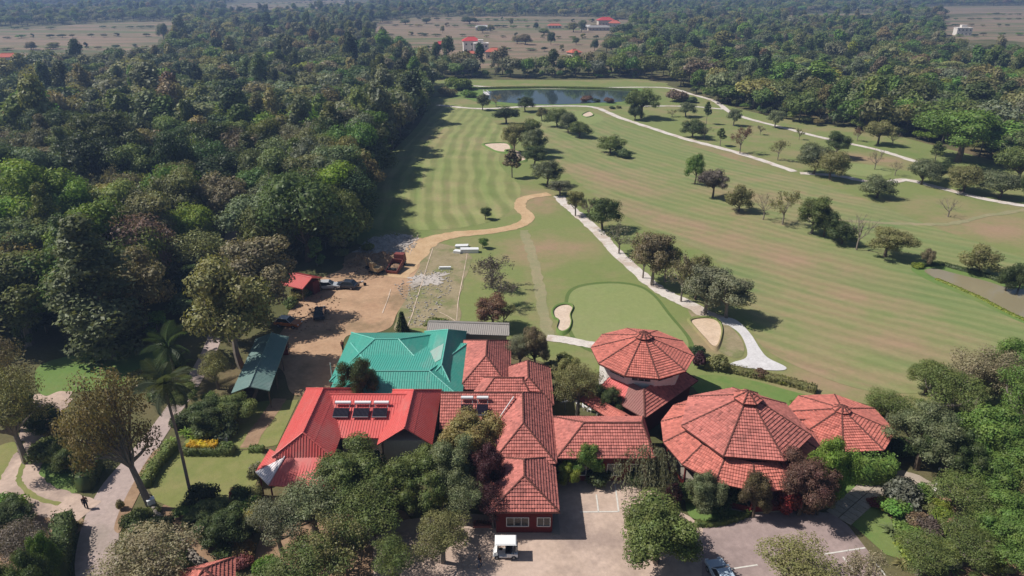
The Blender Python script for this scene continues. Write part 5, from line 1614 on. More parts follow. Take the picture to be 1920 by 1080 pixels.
T('near_ball', 395, 805, 755, 90, 'dark', 'dark garden tree left of the upper lawn', GL)
T('near_ball', 440, 790, 745, 70, 'mid', 'leafy garden tree beside the teal shed', GL)
T('near_lobed', 350, 770, 715, 60, 'mid', 'garden tree between road and teal shed', GL)
T('near_loose', 410, 730, 660, 60, 'olive', 'shaded olive tree left of the teal shed', GL)

# palms: every frond is a part
def frond_mesh():
    rng = np.random.default_rng(51)
    V = []; L = 3.4; pts = []
    for i in range(13):
        t = i / 12; pts.append(np.array([L * (t - 0.18 * t * t), 0, 0.75 * L * (0.55 * t - 0.95 * t * t)]))
    for i in range(1, 13):
        p = pts[i]; d = pts[i] - pts[i - 1]; d /= np.linalg.norm(d)
        for s in (-1, 1):
            for q in range(2):
                o = p - d * 0.14 * q; ll = (0.95 * math.sin(math.pi * (0.12 + 0.80 * i / 12)) + 0.15)
                tip = o + np.array([0.35 * ll, s * ll * 0.85, -0.42 * ll + rng.normal() * 0.05])
                w = np.array([0.06, 0, 0.015])
                V += [o - w, o + w, tip + w * 0.3, tip - w * 0.3]
    V = np.array(V); n = len(V) // 4
    mb = MB(); mb.tube([tuple(p) for p in pts], list(np.linspace(0.055, 0.012, 13)), 4)
    return leaf_mesh('frond', V, rng.uniform(0.8, 1.2, n), [M['leaf'], M['leaf']], None, rng, mb)
FR = frond_mesh()
def palm(x, y, h, label, nf=19, s=1.0, color=(0.06, 0.085, 0.035)):
    e = thing('palm', label, 'palm', (x, y, 0), 0, 'palms in the left garden')
    mb = MB()
    pts = [(0.12 * math.sin(3 * t), 0.1 * t, h * t - (0.2 if t == 0 else 0)) for t in np.linspace(0, 1, 12)]
    mb.tube(pts, [0.24 if i == 0 else 0.17 - 0.05 * i / 12 for i in range(12)], 8)
    mb.build('trunk', M['barkgrey'], e)
    MB().tube([(0.04, 0.1, h - 0.2), (0.04, 0.1, h + 0.7)], [0.13, 0.07], 8).build('crownshaft', flat('palm_crownshaft', (0.12, 0.14, 0.05), 0.6, 0.3, 0.2, 3), e)
    for k in range(nf):
        o = link(bpy.data.objects.new('frond', FR), e)
        o.location = (0.04, 0.1, h + 0.45)
        el = R(random.uniform(-50, 38)) if k % 3 else R(random.uniform(35, 70))
        o.rotation_euler = (random.uniform(-0.2, 0.2), -el, k * 2.399 + random.uniform(-0.2, 0.2))
        q = s * random.uniform(0.85, 1.1); o.scale = (q, q, q); o.color = (*color, 1)
    TREES_XY.append((x, y, 2))
    return e
px_, py_, _ = at(360, 940)
palm(px_, py_, 13.6, 'tall slender palm on the garden lawn', 20, 0.98, (0.10, 0.12, 0.065))
px_, py_, _ = at(330, 720)
palm(px_, py_, 5.2, 'low bright palm beside the road', 15, 1.1, (0.08, 0.12, 0.04))

# ---- hedges
def hedge(px, w, h, color, label, name='hedge', world=None, dens=70, leaf=0.2):
    P = world or [at(*p)[:2] for p in px]
    P = smooth_open(P, 5)
    rng = np.random.default_rng(len(px or world) * 7 + int(w * 100))
    if world and name == 'hedge': dens = 60
    mb = MB(); n = len(P); vs = []; V = []
    L = 0
    for i, p in enumerate(P):
        a, b = P[max(0, i - 1)], P[min(n - 1, i + 1)]
        d = Vector((b[0] - a[0], b[1] - a[1])); d.normalize(); s = Vector((-d.y, d.x))
        ww = w * 0.42 * rng.uniform(0.85, 1.1); hh = h * 0.88 * rng.uniform(0.9, 1.05)
        vs += [(p[0] + s.x * ww, p[1] + s.y * ww, 0), (p[0] + s.x * ww * 0.9, p[1] + s.y * ww * 0.9, hh), (p[0] - s.x * ww * 0.9, p[1] - s.y * ww * 0.9, hh), (p[0] - s.x * ww, p[1] - s.y * ww, 0)]
        if i < n - 1:
            q = P[i + 1]; seg = math.hypot(q[0] - p[0], q[1] - p[1]); L += seg
            m = int(dens * seg * (w + 2 * h) * 0.5) + 1
            for _ in range(m):
                t = rng.random(); u_ = rng.random() * (w + 2 * h)
                if u_ < h: off, z, nn = w / 2, u_, (s.x, s.y, 0.2)
                elif u_ < h + w: off, z, nn = w / 2 - (u_ - h), h, (0, 0, 1)
                else: off, z, nn = -w / 2, u_ - h - w, (-s.x, -s.y, 0.2)
                V.append(((p[0] + (q[0] - p[0]) * t + s.x * off * rng.uniform(0.85, 1.1), p[1] + (q[1] - p[1]) * t + s.y * off * rng.uniform(0.85, 1.1), z * rng.uniform(0.9, 1.08)), nn))
    pp = np.array([v[0] for v in V]); nr = np.array([v[1] for v in V]) + 0.5 * rng.normal(size=(len(V), 3)); nr /= np.linalg.norm(nr, axis=1)[:, None]
    t = np.cross(nr, rand_unit(rng, len(V))); t /= np.linalg.norm(t, axis=1)[:, None]; b = np.cross(nr, t)
    sz = leaf * rng.uniform(0.6, 1.4, len(V))[:, None]
    Q = np.stack([pp - t * sz / 2, pp + b * sz * 0.35, pp + t * sz / 2, pp - b * sz * 0.35], 1).reshape(-1, 3)
    mb.mesh(vs, [(4 * i + k, 4 * i + k + 1, 4 * i + k + 5, 4 * i + k + 4) for i in range(n - 1) for k in range(3)] + [(0, 3, 2, 1), (4 * n - 4, 4 * n - 3, 4 * n - 2, 4 * n - 1)])
    o = link(bpy.data.objects.new(name, leaf_mesh(name, Q, rng.uniform(0.7, 1.3, len(V)), [M['leaf'], M['leaf']], None, rng, mb)))
    c = PAL[color] if isinstance(color, str) else color
    o.color = (*c, 1)
    return tag(o, label, 'hedge')
hedge([(328, 838), (310, 858), (288, 885), (272, 915)], 1.5, 1.1, 'mid', 'clipped hedge between the road and the garden lawn')
hedge([(345, 850), (380, 850), (440, 850)], 1.3, 1.0, 'mid', 'green clipped hedge around the yellow flowers')
hedge([(468, 846), (495, 846)], 0.9, 0.7, 'mid', 'short green hedge on the right of the earth path')
hedge([(182, 880), (170, 900), (158, 922)], 1.8, 2.2, 'dark', 'tall dark clipped hedge on the left of the road')
hedge([(128, 990), (122, 1030), (112, 1090)], 1.8, 2.4, 'dark', 'tall dark hedge in the bottom left by the road')
hedge([(1320, 690), (1360, 695), (1420, 708), (1480, 722), (1530, 736)], 1.2, 1.0, 'olive', 'mixed garden hedge behind the large pavilion')
hedge([(1303, 985), (1340, 985), (1380, 975), (1405, 964)], 0.7, 0.55, 'mid', 'low kerb hedge along the parking lot')
hedge([(470, 1000), (478, 960), (482, 930)], 1.4, 1.6, 'olive', 'mixed hedge at the left end of the front grove')
hedge(None, 1.9, 3.3, 'green', 'creeper hedge along the front of the small pavilion', world=[(32.6, 60.6), (35.0, 59.6), (38.0, 59.0), (41.2, 58.9)])
hedge([(1755, 524), (1830, 556), (1900, 592), (1960, 616)], 0.8, 0.3, 'lime', 'reedy edge along the near side of the brown pond')
hedge([(1725, 500), (1760, 497), (1800, 507), (1850, 520), (1880, 532)], 1.0, 0.7, 'dark', 'dark reeds along the far side of the brown pond')
hedge([(880, 168), (960, 166), (1060, 166), (1140, 168), (1195, 171)], 1.6, 1.0, 'mid', 'green reeds along the far shore of the far pond')
fl = MB()
fb = at(385, 843)
yh = hedge(None, 1.0, 1.25, 'yellow', 'block of yellow flowers on top of the clipped hedge', 'flower_bed', world=[at(355, 846)[:2], at(385, 846)[:2], at(410, 846)[:2]], dens=130)
yh['category'] = 'flower bed'

# ---- shrubs of the gardens
LB = lambda c, w: f'{c} shrub {w}'
for u, v, w, k, c, lb in (
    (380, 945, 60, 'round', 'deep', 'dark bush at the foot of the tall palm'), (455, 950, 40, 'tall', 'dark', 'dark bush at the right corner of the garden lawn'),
    (485, 905, 40, 'tall', 'greygreen', 'pale green bush against the red house corner'), (475, 960, 50, 'round', 'green', 'green bush below the red house corner'),
    (415, 1010, 70, 'wide', 'mid', 'green bush beside the low wall'), (365, 990, 50, 'wide', 'dark', 'shaded bush below the tall palm'),
    (460, 1040, 44, 'round', 'orange', 'orange leaved bush at the bottom of the grove'), (470, 985, 30, 'tall', 'yellow', 'yellow leaved bush at the grove edge'), (455, 1060, 50, 'wide', 'pink', 'pinkish bush at the bottom of the grove'),
    (500, 1070, 60, 'wide', 'green', 'green bush cut by the bottom edge'), (445, 940, 30, 'tall', 'pink', 'reddish flowering bush by the lawn corner'),
    (365, 825, 36, 'fern', 'lime', 'lime leaved plant behind the yellow flowers'), (350, 815, 40, 'fern', 'bright', 'bright leafy plant on the upper lawn edge'), (420, 818, 70, 'wide', 'deep', 'dark rounded shrub on the upper lawn'), (395, 818, 60, 'round', 'mid', 'leafy shrub beside the dark rounded one'),
    (370, 790, 60, 'fern', 'mid', 'broad leaved plant between the palms'), (455, 770, 50, 'fern', 'green', 'broad leaved plant below the teal shed'), (340, 800, 40, 'round', 'dark', 'dark shrub at the road edge'), (320, 830, 30, 'fern', 'bright', 'bright plant at the hedge end'),
    (425, 845, 30, 'round', 'mid', 'round shrub right of the yellow flowers'), (555, 830, 30, 'fern', 'lime', 'lime plant against the red house wall'), (530, 845, 24, 'round', 'green', 'green shrub at the red house wall'),
    (330, 690, 70, 'fern', 'bright', 'bright banana like plant beside the shaded road'), (300, 700, 60, 'fern', 'mid', 'large leaved plant left of the shaded road'), (350, 735, 50, 'fern', 'green', 'large leaved plant beside the low palm'), (265, 720, 60, 'wide', 'olive', 'olive shrub left of the road bend'), (305, 745, 50, 'round', 'dark', 'dark shrub at the road bend'),
    (228, 955, 18, 'tall', 'olive', 'small olive sapling on the road verge'), (285, 965, 40, 'wide', 'mid', 'green shrub beside the stone wall top'), (255, 985, 60, 'wide', 'dark', 'dark shrub along the road verge'), (250, 1030, 70, 'wide', 'deep', 'dark thicket beside the shaded road'), (300, 1000, 50, 'round', 'dark', 'shaded bush left of the stone wall'),
    (150, 985, 26, 'fern', 'brown', 'dry plant at the drive mouth'), (90, 860, 70, 'round', 'mid', 'rounded bush on the lawn by the drive'), (120, 880, 60, 'wide', 'dark', 'dark bush on the lawn by the drive'), (20, 960, 60, 'round', 'green', 'bright green bush at the left edge of the drive'),
    (35, 770, 60, 'round', 'deep', 'dark bush at the gravel court'), (110, 810, 60, 'round', 'olive', 'olive bush at the gravel court'), (140, 790, 50, 'wide', 'greygreen', 'grey green bush under the big brown tree'),
    (1290, 935, 50, 'round', 'dark', 'dark bush at the pavilion front'), (1345, 950, 60, 'round', 'dark', 'dark green bush on the pavilion lawn'), (1375, 940, 50, 'round', 'mid', 'green bush on the pavilion lawn'), (1440, 955, 50, 'tall', 'plum', 'dark reddish bush beside the bougainvillea'), (1470, 960, 60, 'tall', 'red', 'red flowered bush at the pavilion corner'), (1510, 955, 50, 'round', 'rust', 'rusty bush at the pavilion corner'),
    (1260, 945, 40, 'tall', 'plum', 'maroon leaved bush beside the forecourt tree'), (1190, 905, 40, 'round', 'dark', 'dark bush under the drooping tree'), (1120, 905, 50, 'round', 'dark', 'dark bush under the fresh green tree'), (1000, 975, 40, 'tall', 'brown', 'brown leaved bush by the front wall window'),
    (1690, 945, 72, 'round', 'mauve', 'mauve leaved rounded bush on the garden walk'), (1640, 948, 28, 'round', 'red', 'bright red bush beside the paved walk'), (1660, 955, 40, 'round', 'lime', 'lime bush beside the paved walk'), (1680, 965, 50, 'round', 'mid', 'green bush below the mauve one'), (1715, 985, 50, 'round', 'brown', 'brown bush in the flower garden'), (1745, 1000, 56, 'round', 'mauve', 'second mauve bush deeper in the flower garden'),
    (1670, 1000, 50, 'fern', 'greygreen', 'pale leaved plant in the flower garden'), (1700, 1015, 60, 'fern', 'bright', 'bright green plants in the flower garden'), (1720, 1045, 60, 'fern', 'bright', 'bright green plants near the last parking line'), (1690, 985, 40, 'wide', 'green', 'low green bush in the flower garden'), (1760, 955, 50, 'wide', 'lime', 'pale lime bush beside the stone urn'),
    (1790, 925, 50, 'wide', 'bright', 'bright bush behind the stone urn'), (1730, 930, 36, 'round', 'green', 'small green bush on the curved walk'), (1760, 1030, 60, 'wide', 'mid', 'green thicket under the garden trees'), (1840, 1010, 70, 'wide', 'green', 'green thicket at the right of the garden'), (1900, 960, 70, 'wide', 'green', 'green thicket at the right edge'),
    (1850, 1060, 70, 'wide', 'lime', 'lime tinted thicket in the bottom right'), (1780, 1070, 50, 'fern', 'green', 'green plants in the bottom right garden'), (1690, 1060, 40, 'fern', 'olive', 'olive plants at the lot corner'),
    (1700, 790, 60, 'wide', 'lime', 'pale scrub behind the small pavilion'), (1650, 770, 60, 'wide', 'olive', 'olive scrub at the lawn end'), (1780, 770, 60, 'wide', 'olive', 'olive scrub below the fairway edge'), (1840, 800, 60, 'wide', 'green', 'green scrub among the right trees'), (1740, 830, 60, 'round', 'greygreen', 'grey green scrub by the sandy patch'), (1800, 850, 60, 'wide', 'green', 'green scrub right of the sandy patch'), (1690, 850, 60, 'round', 'dark', 'dark bush at the small pavilion corner'),
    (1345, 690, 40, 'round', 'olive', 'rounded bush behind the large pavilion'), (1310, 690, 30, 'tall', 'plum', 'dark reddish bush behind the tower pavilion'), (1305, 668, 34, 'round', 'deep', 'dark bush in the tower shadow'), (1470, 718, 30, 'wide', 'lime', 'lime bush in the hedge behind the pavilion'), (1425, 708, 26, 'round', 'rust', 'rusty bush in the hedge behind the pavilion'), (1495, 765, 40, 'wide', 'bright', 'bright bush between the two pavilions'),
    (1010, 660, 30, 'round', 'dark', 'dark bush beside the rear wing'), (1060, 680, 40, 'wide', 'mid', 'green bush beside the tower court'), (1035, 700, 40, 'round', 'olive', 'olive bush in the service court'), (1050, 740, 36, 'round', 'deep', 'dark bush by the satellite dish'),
    (690, 470, 24, 'round', 'lime', 'pale green bush at the top of the yard'), (655, 460, 40, 'wide', 'mid', 'green bush at the wood edge by the yard'), (640, 480, 36, 'wide', 'olive', 'olive bush beside the earth pile'), (560, 560, 34, 'round', 'olive', 'olive bush below the kiosk'), (545, 575, 30, 'round', 'mid', 'green bush behind the parked cars'), (575, 552, 30, 'wide', 'dark', 'dark bush below the kiosk roof'),
    (1720, 502, 26, 'wide', 'lime', 'yellow green reeds at the pond corner')):
    shrub(k, u, v, w, c, lb)

# ------------------------------------------------------------------ the woods
def inside(poly, x, y):
    c = False; n = len(poly); j = n - 1
    for i in range(n):
        xi, yi = poly[i]; xj, yj = poly[j]
        if (yi > y) != (yj > y) and x < (xj - xi) * (y - yi) / (yj - yi) + xi: c = not c
        j = i
    return c

def wpoly(px): return [at(u, v)[:2] for u, v in px]
LEFT_WOOD = wpoly([(-320, 640), (-60, 650), (55, 655), (110, 640), (190, 640), (290, 628), (360, 628), (405, 520), (425, 430), (448, 395), (462, 402), (455, 470), (470, 500), (540, 520), (560, 500), (610, 500), (655, 462), (668, 410), (690, 340), (735, 285), (780, 228), (800, 180), (803, 150), (870, 146), (1000, 147), (1200, 147), (1160, 130), (1090, 136), (1000, 139),
                   (900, 139), (840, 128), (790, 112), (706, 88), (690, 56), (560, 54), (345, 62), (322, 100), (285, 122), (180, 132), (60, 138), (-30, 150), (-170, 155)])
RIGHT_WOOD = wpoly([(1160, 122), (1200, 147), (1255, 150), (1300, 176), (1360, 198), (1400, 208), (1500, 232), (1580, 240), (1640, 250), (1700, 258), (1745, 270), (1780, 270), (1850, 300), (1900, 322), (1960, 335), (2150, 350), (2250, 115), (1860, 108), (1770, 100), (1750, 66), (1640, 40), (1560, 44), (1480, 42), (1300, 44), (1190, 48), (1165, 75), (1130, 95)])
FAR_WOODS = [wpoly([(330, 40), (345, 57), (560, 50), (700, 50), (755, 33), (960, 31), (1100, 31), (1190, 40), (1300, 43), (1478, 38), (1490, 25), (1640, 23), (1655, 36), (1760, 56), (1765, 30), (1700, 24), (1500, 12), (1100, 10), (760, 12), (690, 14), (560, 28), (430, 30)]),
             wpoly([(-60, 55), (60, 50), (190, 42), (330, 39), (420, 28), (420, 12), (230, 13), (210, 20), (110, 22), (-80, 12)]),
             wpoly([(700, 10), (1100, 9), (1700, 12), (1990, 10), (2000, 2), (1500, 1), (700, 1)]),
             wpoly([(-80, 11), (120, 11), (225, 9), (430, 6), (440, 1), (-80, 1)])]
ROAD_W = wpoly([(425, 405), (455, 400), (452, 460), (440, 540), (425, 600), (408, 655), (380, 655), (392, 625), (410, 540), (420, 460)])

def scatter(poly, rmin, rng, ylim=None):
    xs = [p[0] for p in poly]; ys = [p[1] for p in poly]
    pts = []; cell = {}
    area = (max(xs) - min(xs)) * (max(ys) - min(ys))
    for _ in range(int(area / (rmin * rmin) * 2.2)):
        x = rng.uniform(min(xs), max(xs)); y = rng.uniform(min(ys), max(ys))
        if ylim and not (ylim[0] <= y < ylim[1]): continue
        k = (int(x // rmin), int(y // rmin))
        ok = True
        for i in (-1, 0, 1):
            for j in (-1, 0, 1):
                for q in cell.get((k[0] + i, k[1] + j), ()):
                    if (q[0] - x) ** 2 + (q[1] - y) ** 2 < rmin * rmin: ok = False
        if ok and inside(poly, x, y):
            # only what the view could take in, with a margin
            if abs(x) < 0.80 * (y * CP + CAM_H * SP) + 26:
                cell.setdefault(k, []).append((x, y)); pts.append((x, y))
    return pts

rngw = np.random.default_rng(5)
MIX_L = [('dark', 5), ('deep', 3.5), ('mid', 5), ('greygreen', 6), ('olive', 5), ('grey', 3.5), ('brown', 0.9), ('orange', 0.5), ('green', 2), ('bright', 0.6), ('lime', 0.4), ('dun', 0.8)]
MIX_R = [('green', 4), ('mid', 5), ('dark', 3), ('olive', 3), ('greygreen', 3), ('brown', 0.6), ('lime', 0.5), ('deep', 1), ('dun', 0.6), ('grey', 1.5)]
def pick(mix, rng):
    w = np.array([m[1] for m in mix], float); return mix[rng.choice(len(mix), p=w / w.sum())][0]
KINDS_ = [('mango', 3.0, (9, 14), (10, 15), 'domed'), ('lobed', 3.0, (9, 13), (11, 16), 'uneven'), ('oak', 2.4, (9, 13), (12, 17), 'dense'), ('rain', 1.6, (12, 16), (10, 14), 'spreading'),
          ('silver', 1.0, (6, 8), (14, 19), 'tall narrow'), ('poplar', 0.4, (5, 6), (13, 17), 'slender'), ('loose', 1.5, (8, 11), (10, 14), 'loose leaved'), ('airy', 1.0, (8, 11), (10, 13), 'thin crowned')]
KW = np.array([k[1] for k in KINDS_]); KW = KW / KW.sum()
CW = {'dark': 'dark green', 'deep': 'blackish green', 'mid': 'mid green', 'greygreen': 'grey green', 'olive': 'olive green', 'grey': 'greyish', 'brown': 'brown leaved', 'orange': 'orange brown', 'green': 'fresh green', 'bright': 'bright green', 'lime': 'yellow green', 'dun': 'dun coloured'}

def free(x, y, r):
    for a, b, c in TREES_XY:
        if (a - x) ** 2 + (b - y) ** 2 < (0.55 * (c + r)) ** 2: return False
    return True

cand = []
for poly, mix, wood in ((LEFT_WOOD, MIX_L, 'left'), (RIGHT_WOOD, MIX_R, 'right')):
    for lim, r in (((0, 150), 5.4), ((150, 260), 5.8), ((260, 420), 6.6), ((420, 900), 7.6)):
        for x, y in scatter(poly, r, rngw, lim):
            if inside(ROAD_W, x, y) or inside(ROAD_W, x + 4.5, y) or inside(ROAD_W, x - 4.5, y): continue
            if not free(x, y, 3.5): continue
            k = KINDS_[rngw.choice(len(KINDS_), p=KW)]
            w = rngw.uniform(*k[2]); h = rngw.uniform(*k[3])
            if y > 300: h *= 0.9
            if rngw.random() < 0.16: w *= 1.3; h *= 1.22       # the odd giant
            if wood == 'right': h *= 0.92
            if k[0] in ('silver', 'poplar') and y > 230: h *= 0.78; w *= 1.3
            cand.append((x, y, w, h, k[0], k[4], pick(mix, rngw), wood))
# tall trees closing the wood along the left fairway
edge = smooth_open([at(*p)[:2] for p in ((650, 462), (662, 425), (676, 375), (694, 330), (730, 288), (766, 248), (792, 215), (803, 185), (805, 158))], 12)
acc = 0.0
for i in range(len(edge) - 1):
    (ax, ay), (bx, by) = edge[i], edge[i + 1]
    acc += math.hypot(bx - ax, by - ay)
    if acc > 6.0:
        acc = 0.0
        for back in (2.5, 8.5):
            x, y = ax - back + rngw.uniform(-1.5, 1.5), ay + rngw.uniform(-1.5, 1.5)
            k = KINDS_[rngw.choice([0, 1, 2])]
            cand.append((x, y, rngw.uniform(10, 13.5), rngw.uniform(13.5, 18) * (0.85 if y > 300 else 1), k[0], k[4], pick(MIX_L, rngw), 'left'))
cand.sort(key=lambda c: c[1])
def where(x, y, wood):
    if wood == 'right': return 'in the wood right of the golf course', 'trees of the right wood'
    u = 960 + FPX * x / depth_of(y); v = 540 - FPX * (y * SP * 0 + 0)  # column only
    if y > 330: return 'in the wood behind the far pond', 'trees of the wood behind the far pond'
    if u > 560:
        if y < 120: return 'behind the kiosk at the yard edge', 'trees behind the kiosk'
        if y < 150: return 'where the wood meets the works yard', 'trees between yard and fairway'
        if y < 200: return 'by the lower fairway edge', 'trees on the lower fairway edge'
        return 'by the upper fairway edge', 'trees on the upper fairway edge'
    if 470 < u <= 560: return 'between forest road and kiosk', 'trees between forest road and kiosk'
    if 370 < u <= 470: return 'along the shaded forest road', 'trees along the forest road'
    if 200 < u <= 370: return ('just behind the tall silver oak', 'trees behind the silver oak') if y < 125 else ('in the wood left of the forest road', 'trees left of the forest road')
    if y < 105: return 'in the wood front above the small lawn', 'trees above the small lawn'
    if y < 150: return 'in the left wood near the picture edge', 'trees near the left edge'
    return 'deep in the left wood', 'trees deep in the left wood'
N_IND = max(40, 300 - NT_[0])
ind = [c for c in cand if abs(c[0]) < 0.76 * depth_of(c[1], 8) + 6][:N_IND]
ids = set(id(c) for c in ind)
rest = [c for c in cand if id(c) not in ids]
sets = {}
for x, y, w, h, key, form, col, wood in ind:
    pl, gp = where(x, y, wood)
    e = plant_tree(key, x, y, h, w, col, f'{form} {CW[col]} tree {pl}', f'{form} {CW[col]} {gp}', jit=0.18)
    sets.setdefault(e['label'], []).append((x / depth_of(y), y, e))
NUM = {2: 'two', 3: 'three', 4: 'four', 5: 'five', 6: 'six', 7: 'seven', 8: 'eight'}
for lb, S_ in sets.items():                  # look-alikes of one spot are told apart by their order
    n = len(S_)
    if n < 2 or n > 8: continue
    S_.sort(key=lambda q: q[0])
    names = {2: ['left of two', 'right of two'], 3: ['leftmost of three', 'middle of three', 'rightmost of three']}.get(n)
    if not names:
        names = ['leftmost of ' + NUM[n]] + [f'{o} from left of {NUM[n]}' for o in ('second', 'third', 'fourth', 'fifth', 'sixth')[:n - 2]] + ['rightmost of ' + NUM[n]]
    for q, nm in zip(S_, names):
        q[2]['label'] = f'{lb}, {nm}'

# distant woods: one scatter object, too many to tell apart
protos = bpy.data.collections.new('far_tree_kinds')
pk = []
def far_proto(seed, kind):
    rng = np.random.default_rng(seed)
    H = 11.0; W = 10.0
    C, Rr = [], []
    if kind == 'dome':
        for i in range(15):
            d = rand_unit(rng, 1)[0]; d[2] = abs(d[2]) * 0.9 - 0.1; f = rng.uniform(0.35, 0.8)
            C.append(np.array([d[0] * W / 2 * f, d[1] * W / 2 * f, H * 0.52 + d[2] * H * 0.36 * f])); r = W * rng.uniform(0.15, 0.25); Rr.append(np.array([r, r, r * 0.8]))
    else:
        for i in range(16):
            t = rng.random(); an = rng.uniform(0, 6.28); rr = W * 0.24 * (1 - 0.6 * t)
            C.append(np.array([rr * math.cos(an), rr * math.sin(an), H * (0.2 + 1.05 * t)])); r = W * rng.uniform(0.12, 0.19); Rr.append(np.array([r, r, r]))
    V, ti = leaf_cloud(rng, C, Rr, 900, 0.85, inner=0.6)
    mb = MB(); mb.tube([(0, 0, -0.3), (0, 0, H * 0.5)], [0.28, 0.15], 5)
    o = bpy.data.objects.new('far_tree', leaf_mesh('far_tree', V, ti, [M['leafi'], M['barkgrey']], [(c, r * 0.62) for c, r in zip(C, Rr)], rng, mb))
    protos.objects.link(o)
for s, kd in ((61, 'dome'), (62, 'dome'), (63, 'dome'), (64, 'dome'), (65, 'dome'), (66, 'col')):
    far_proto(s, kd)

ng = bpy.data.node_groups.new('scattered_trees', 'GeometryNodeTree')
ng.interface.new_socket('Geometry', in_out='INPUT', socket_type='NodeSocketGeometry')
ng.interface.new_socket('Geometry', in_out='OUTPUT', socket_type='NodeSocketGeometry')
gi = ng.nodes.new('NodeGroupInput'); go = ng.nodes.new('NodeGroupOutput')
ci = ng.nodes.new('GeometryNodeCollectionInfo'); ci.inputs[0].default_value = protos
ci.inputs['Separate Children'].default_value = True; ci.inputs['Reset Children'].default_value = True
ip = ng.nodes.new('GeometryNodeInstanceOnPoints')
ip.inputs['Pick Instance'].default_value = True
def named(nm, ty):
    a = ng.nodes.new('GeometryNodeInputNamedAttribute'); a.data_type = ty; a.inputs[0].default_value = nm
    return a.outputs[0]
ng.links.new(gi.outputs[0], ip.inputs['Points'])
ng.links.new(ci.outputs[0], ip.inputs['Instance'])
ng.links.new(named('kind_index', 'INT'), ip.inputs['Instance Index'])
ng.links.new(named('turn', 'FLOAT_VECTOR'), ip.inputs['Rotation'])
ng.links.new(named('size', 'FLOAT_VECTOR'), ip.inputs['Scale'])
ng.links.new(ip.outputs[0], go.inputs[0])

def woods(name, pts, label):
    """pts: x, y, w, h, colour"""
    n = len(pts)
    me = bpy.data.meshes.new(name)
    me.vertices.add(n)
    co = np.array([(p[0], p[1], p[5] if len(p) > 5 else 0.0) for p in pts], np.float32)
    me.vertices.foreach_set('co', co.ravel())
    a = me.attributes.new('kind_index', 'INT', 'POINT'); a.data.foreach_set('value', rngw.integers(0, 6, n).astype(np.int32))
    a = me.attributes.new('turn', 'FLOAT_VECTOR', 'POINT'); a.data.foreach_set('vector', np.stack([np.zeros(n), np.zeros(n), rngw.uniform(0, 6.28, n)], 1).astype(np.float32).ravel())
    a = me.attributes.new('size', 'FLOAT_VECTOR', 'POINT'); a.data.foreach_set('vector', np.array([(p[2] / 10, p[2] / 10, p[3] / 11) for p in pts], np.float32).ravel())
    hu = np.array([PAL[p[4]] + (1,) for p in pts], np.float32); hu[:, :3] *= rngw.uniform(0.75, 1.3, (n, 1)); hu[:, :3] *= rngw.uniform(0.88, 1.12, (n, 3))
    a = me.attributes.new('hue', 'FLOAT_COLOR', 'POINT'); a.data.foreach_set('color', hu.ravel())
    o = link(bpy.data.objects.new(name, me))
    md = o.modifiers.new('scatter', 'NODES'); md.node_group = ng
    return tag(o, label, None, None, 'stuff')

Lr = [(c[0], c[1], c[2], c[3], c[6]) for c in rest if c[7] == 'left']
Rr_ = [(c[0], c[1], c[2], c[3], c[6]) for c in rest if c[7] == 'right']
woods('woodland', Lr, 'far part of the dense wood left of the fairway')
woods('woodland', Rr_, 'far part of the wood right of the golf course')
FW = []
for poly in FAR_WOODS:
    for x, y in scatter(poly, 11.5, rngw):
        FW.append((x, y, rngw.uniform(11, 17), rngw.uniform(9, 15), pick(MIX_R, rngw)))
for _ in range(2600):
    x = rngw.uniform(-2300, 2300); y = rngw.uniform(1760, 2600)
    FW.append((x, y, rngw.uniform(16, 26), rngw.uniform(10, 16), pick(MIX_R, rngw), 0.0))
woods('woodland', FW, 'hazy blue woods towards the horizon')
# undergrowth that closes the gaps between stems, and rank growth of the far fields
UG = []
for poly, lim, r in ((LEFT_WOOD, (0, 300), 3.6), (LEFT_WOOD, (345, 470), 5.0), (RIGHT_WOOD, (150, 330), 3.8)):
    for x, y in scatter(poly, r, rngw, lim):
        if inside(ROAD_W, x, y) or inside(ROAD_W, x + 2, y) or inside(ROAD_W, x - 2, y): continue
        UG.append((x, y, rngw.uniform(3.2, 6.0), rngw.uniform(2.2, 5.0), pick(MIX_R, rngw)))
woods('undergrowth', UG, 'tangled undergrowth between the stems of the woods')
GARDEN = wpoly([(1655, 960), (1745, 930), (1800, 905), (1925, 900), (1960, 1110), (1740, 1110), (1700, 1040)])
BACK = wpoly([(1690, 770), (1760, 740), (1850, 700), (1960, 690), (1960, 900), (1800, 905), (1810, 800), (1760, 800), (1760, 880), (1700, 880)])
GU = []
for poly, r in ((GARDEN, 1.5), (BACK, 2.2)):
    for x, y in scatter(poly, r, rngw):
        q = rngw.uniform(1.2, 3.2); GU.append((x, y, q, q * rngw.uniform(0.5, 0.9), pick([('green', 4), ('mid', 4), ('olive', 3), ('bright', 2), ('lime', 0.8), ('rust', 0.7), ('mauve', 0.6), ('greygreen', 2)], rngw)))
for px in ([(335, 960), (400, 950), (470, 945), (480, 1030), (440, 1060), (400, 1040)], [(215, 990), (270, 960), (320, 1010), (360, 1080), (230, 1085)], [(340, 790), (400, 755), (455, 750), (440, 800), (400, 822), (345, 825)]):
    for x, y in scatter(wpoly(px), 1.6, rngw):
        q = rngw.uniform(1.2, 2.6); GU.append((x, y, q, q * rngw.uniform(0.5, 0.9), pick([('dark', 4), ('mid', 4), ('green', 2), ('deep', 2), ('olive', 1)], rngw)))
woods('undergrowth', GU, 'low mixed growth filling the garden beds')
FG = []
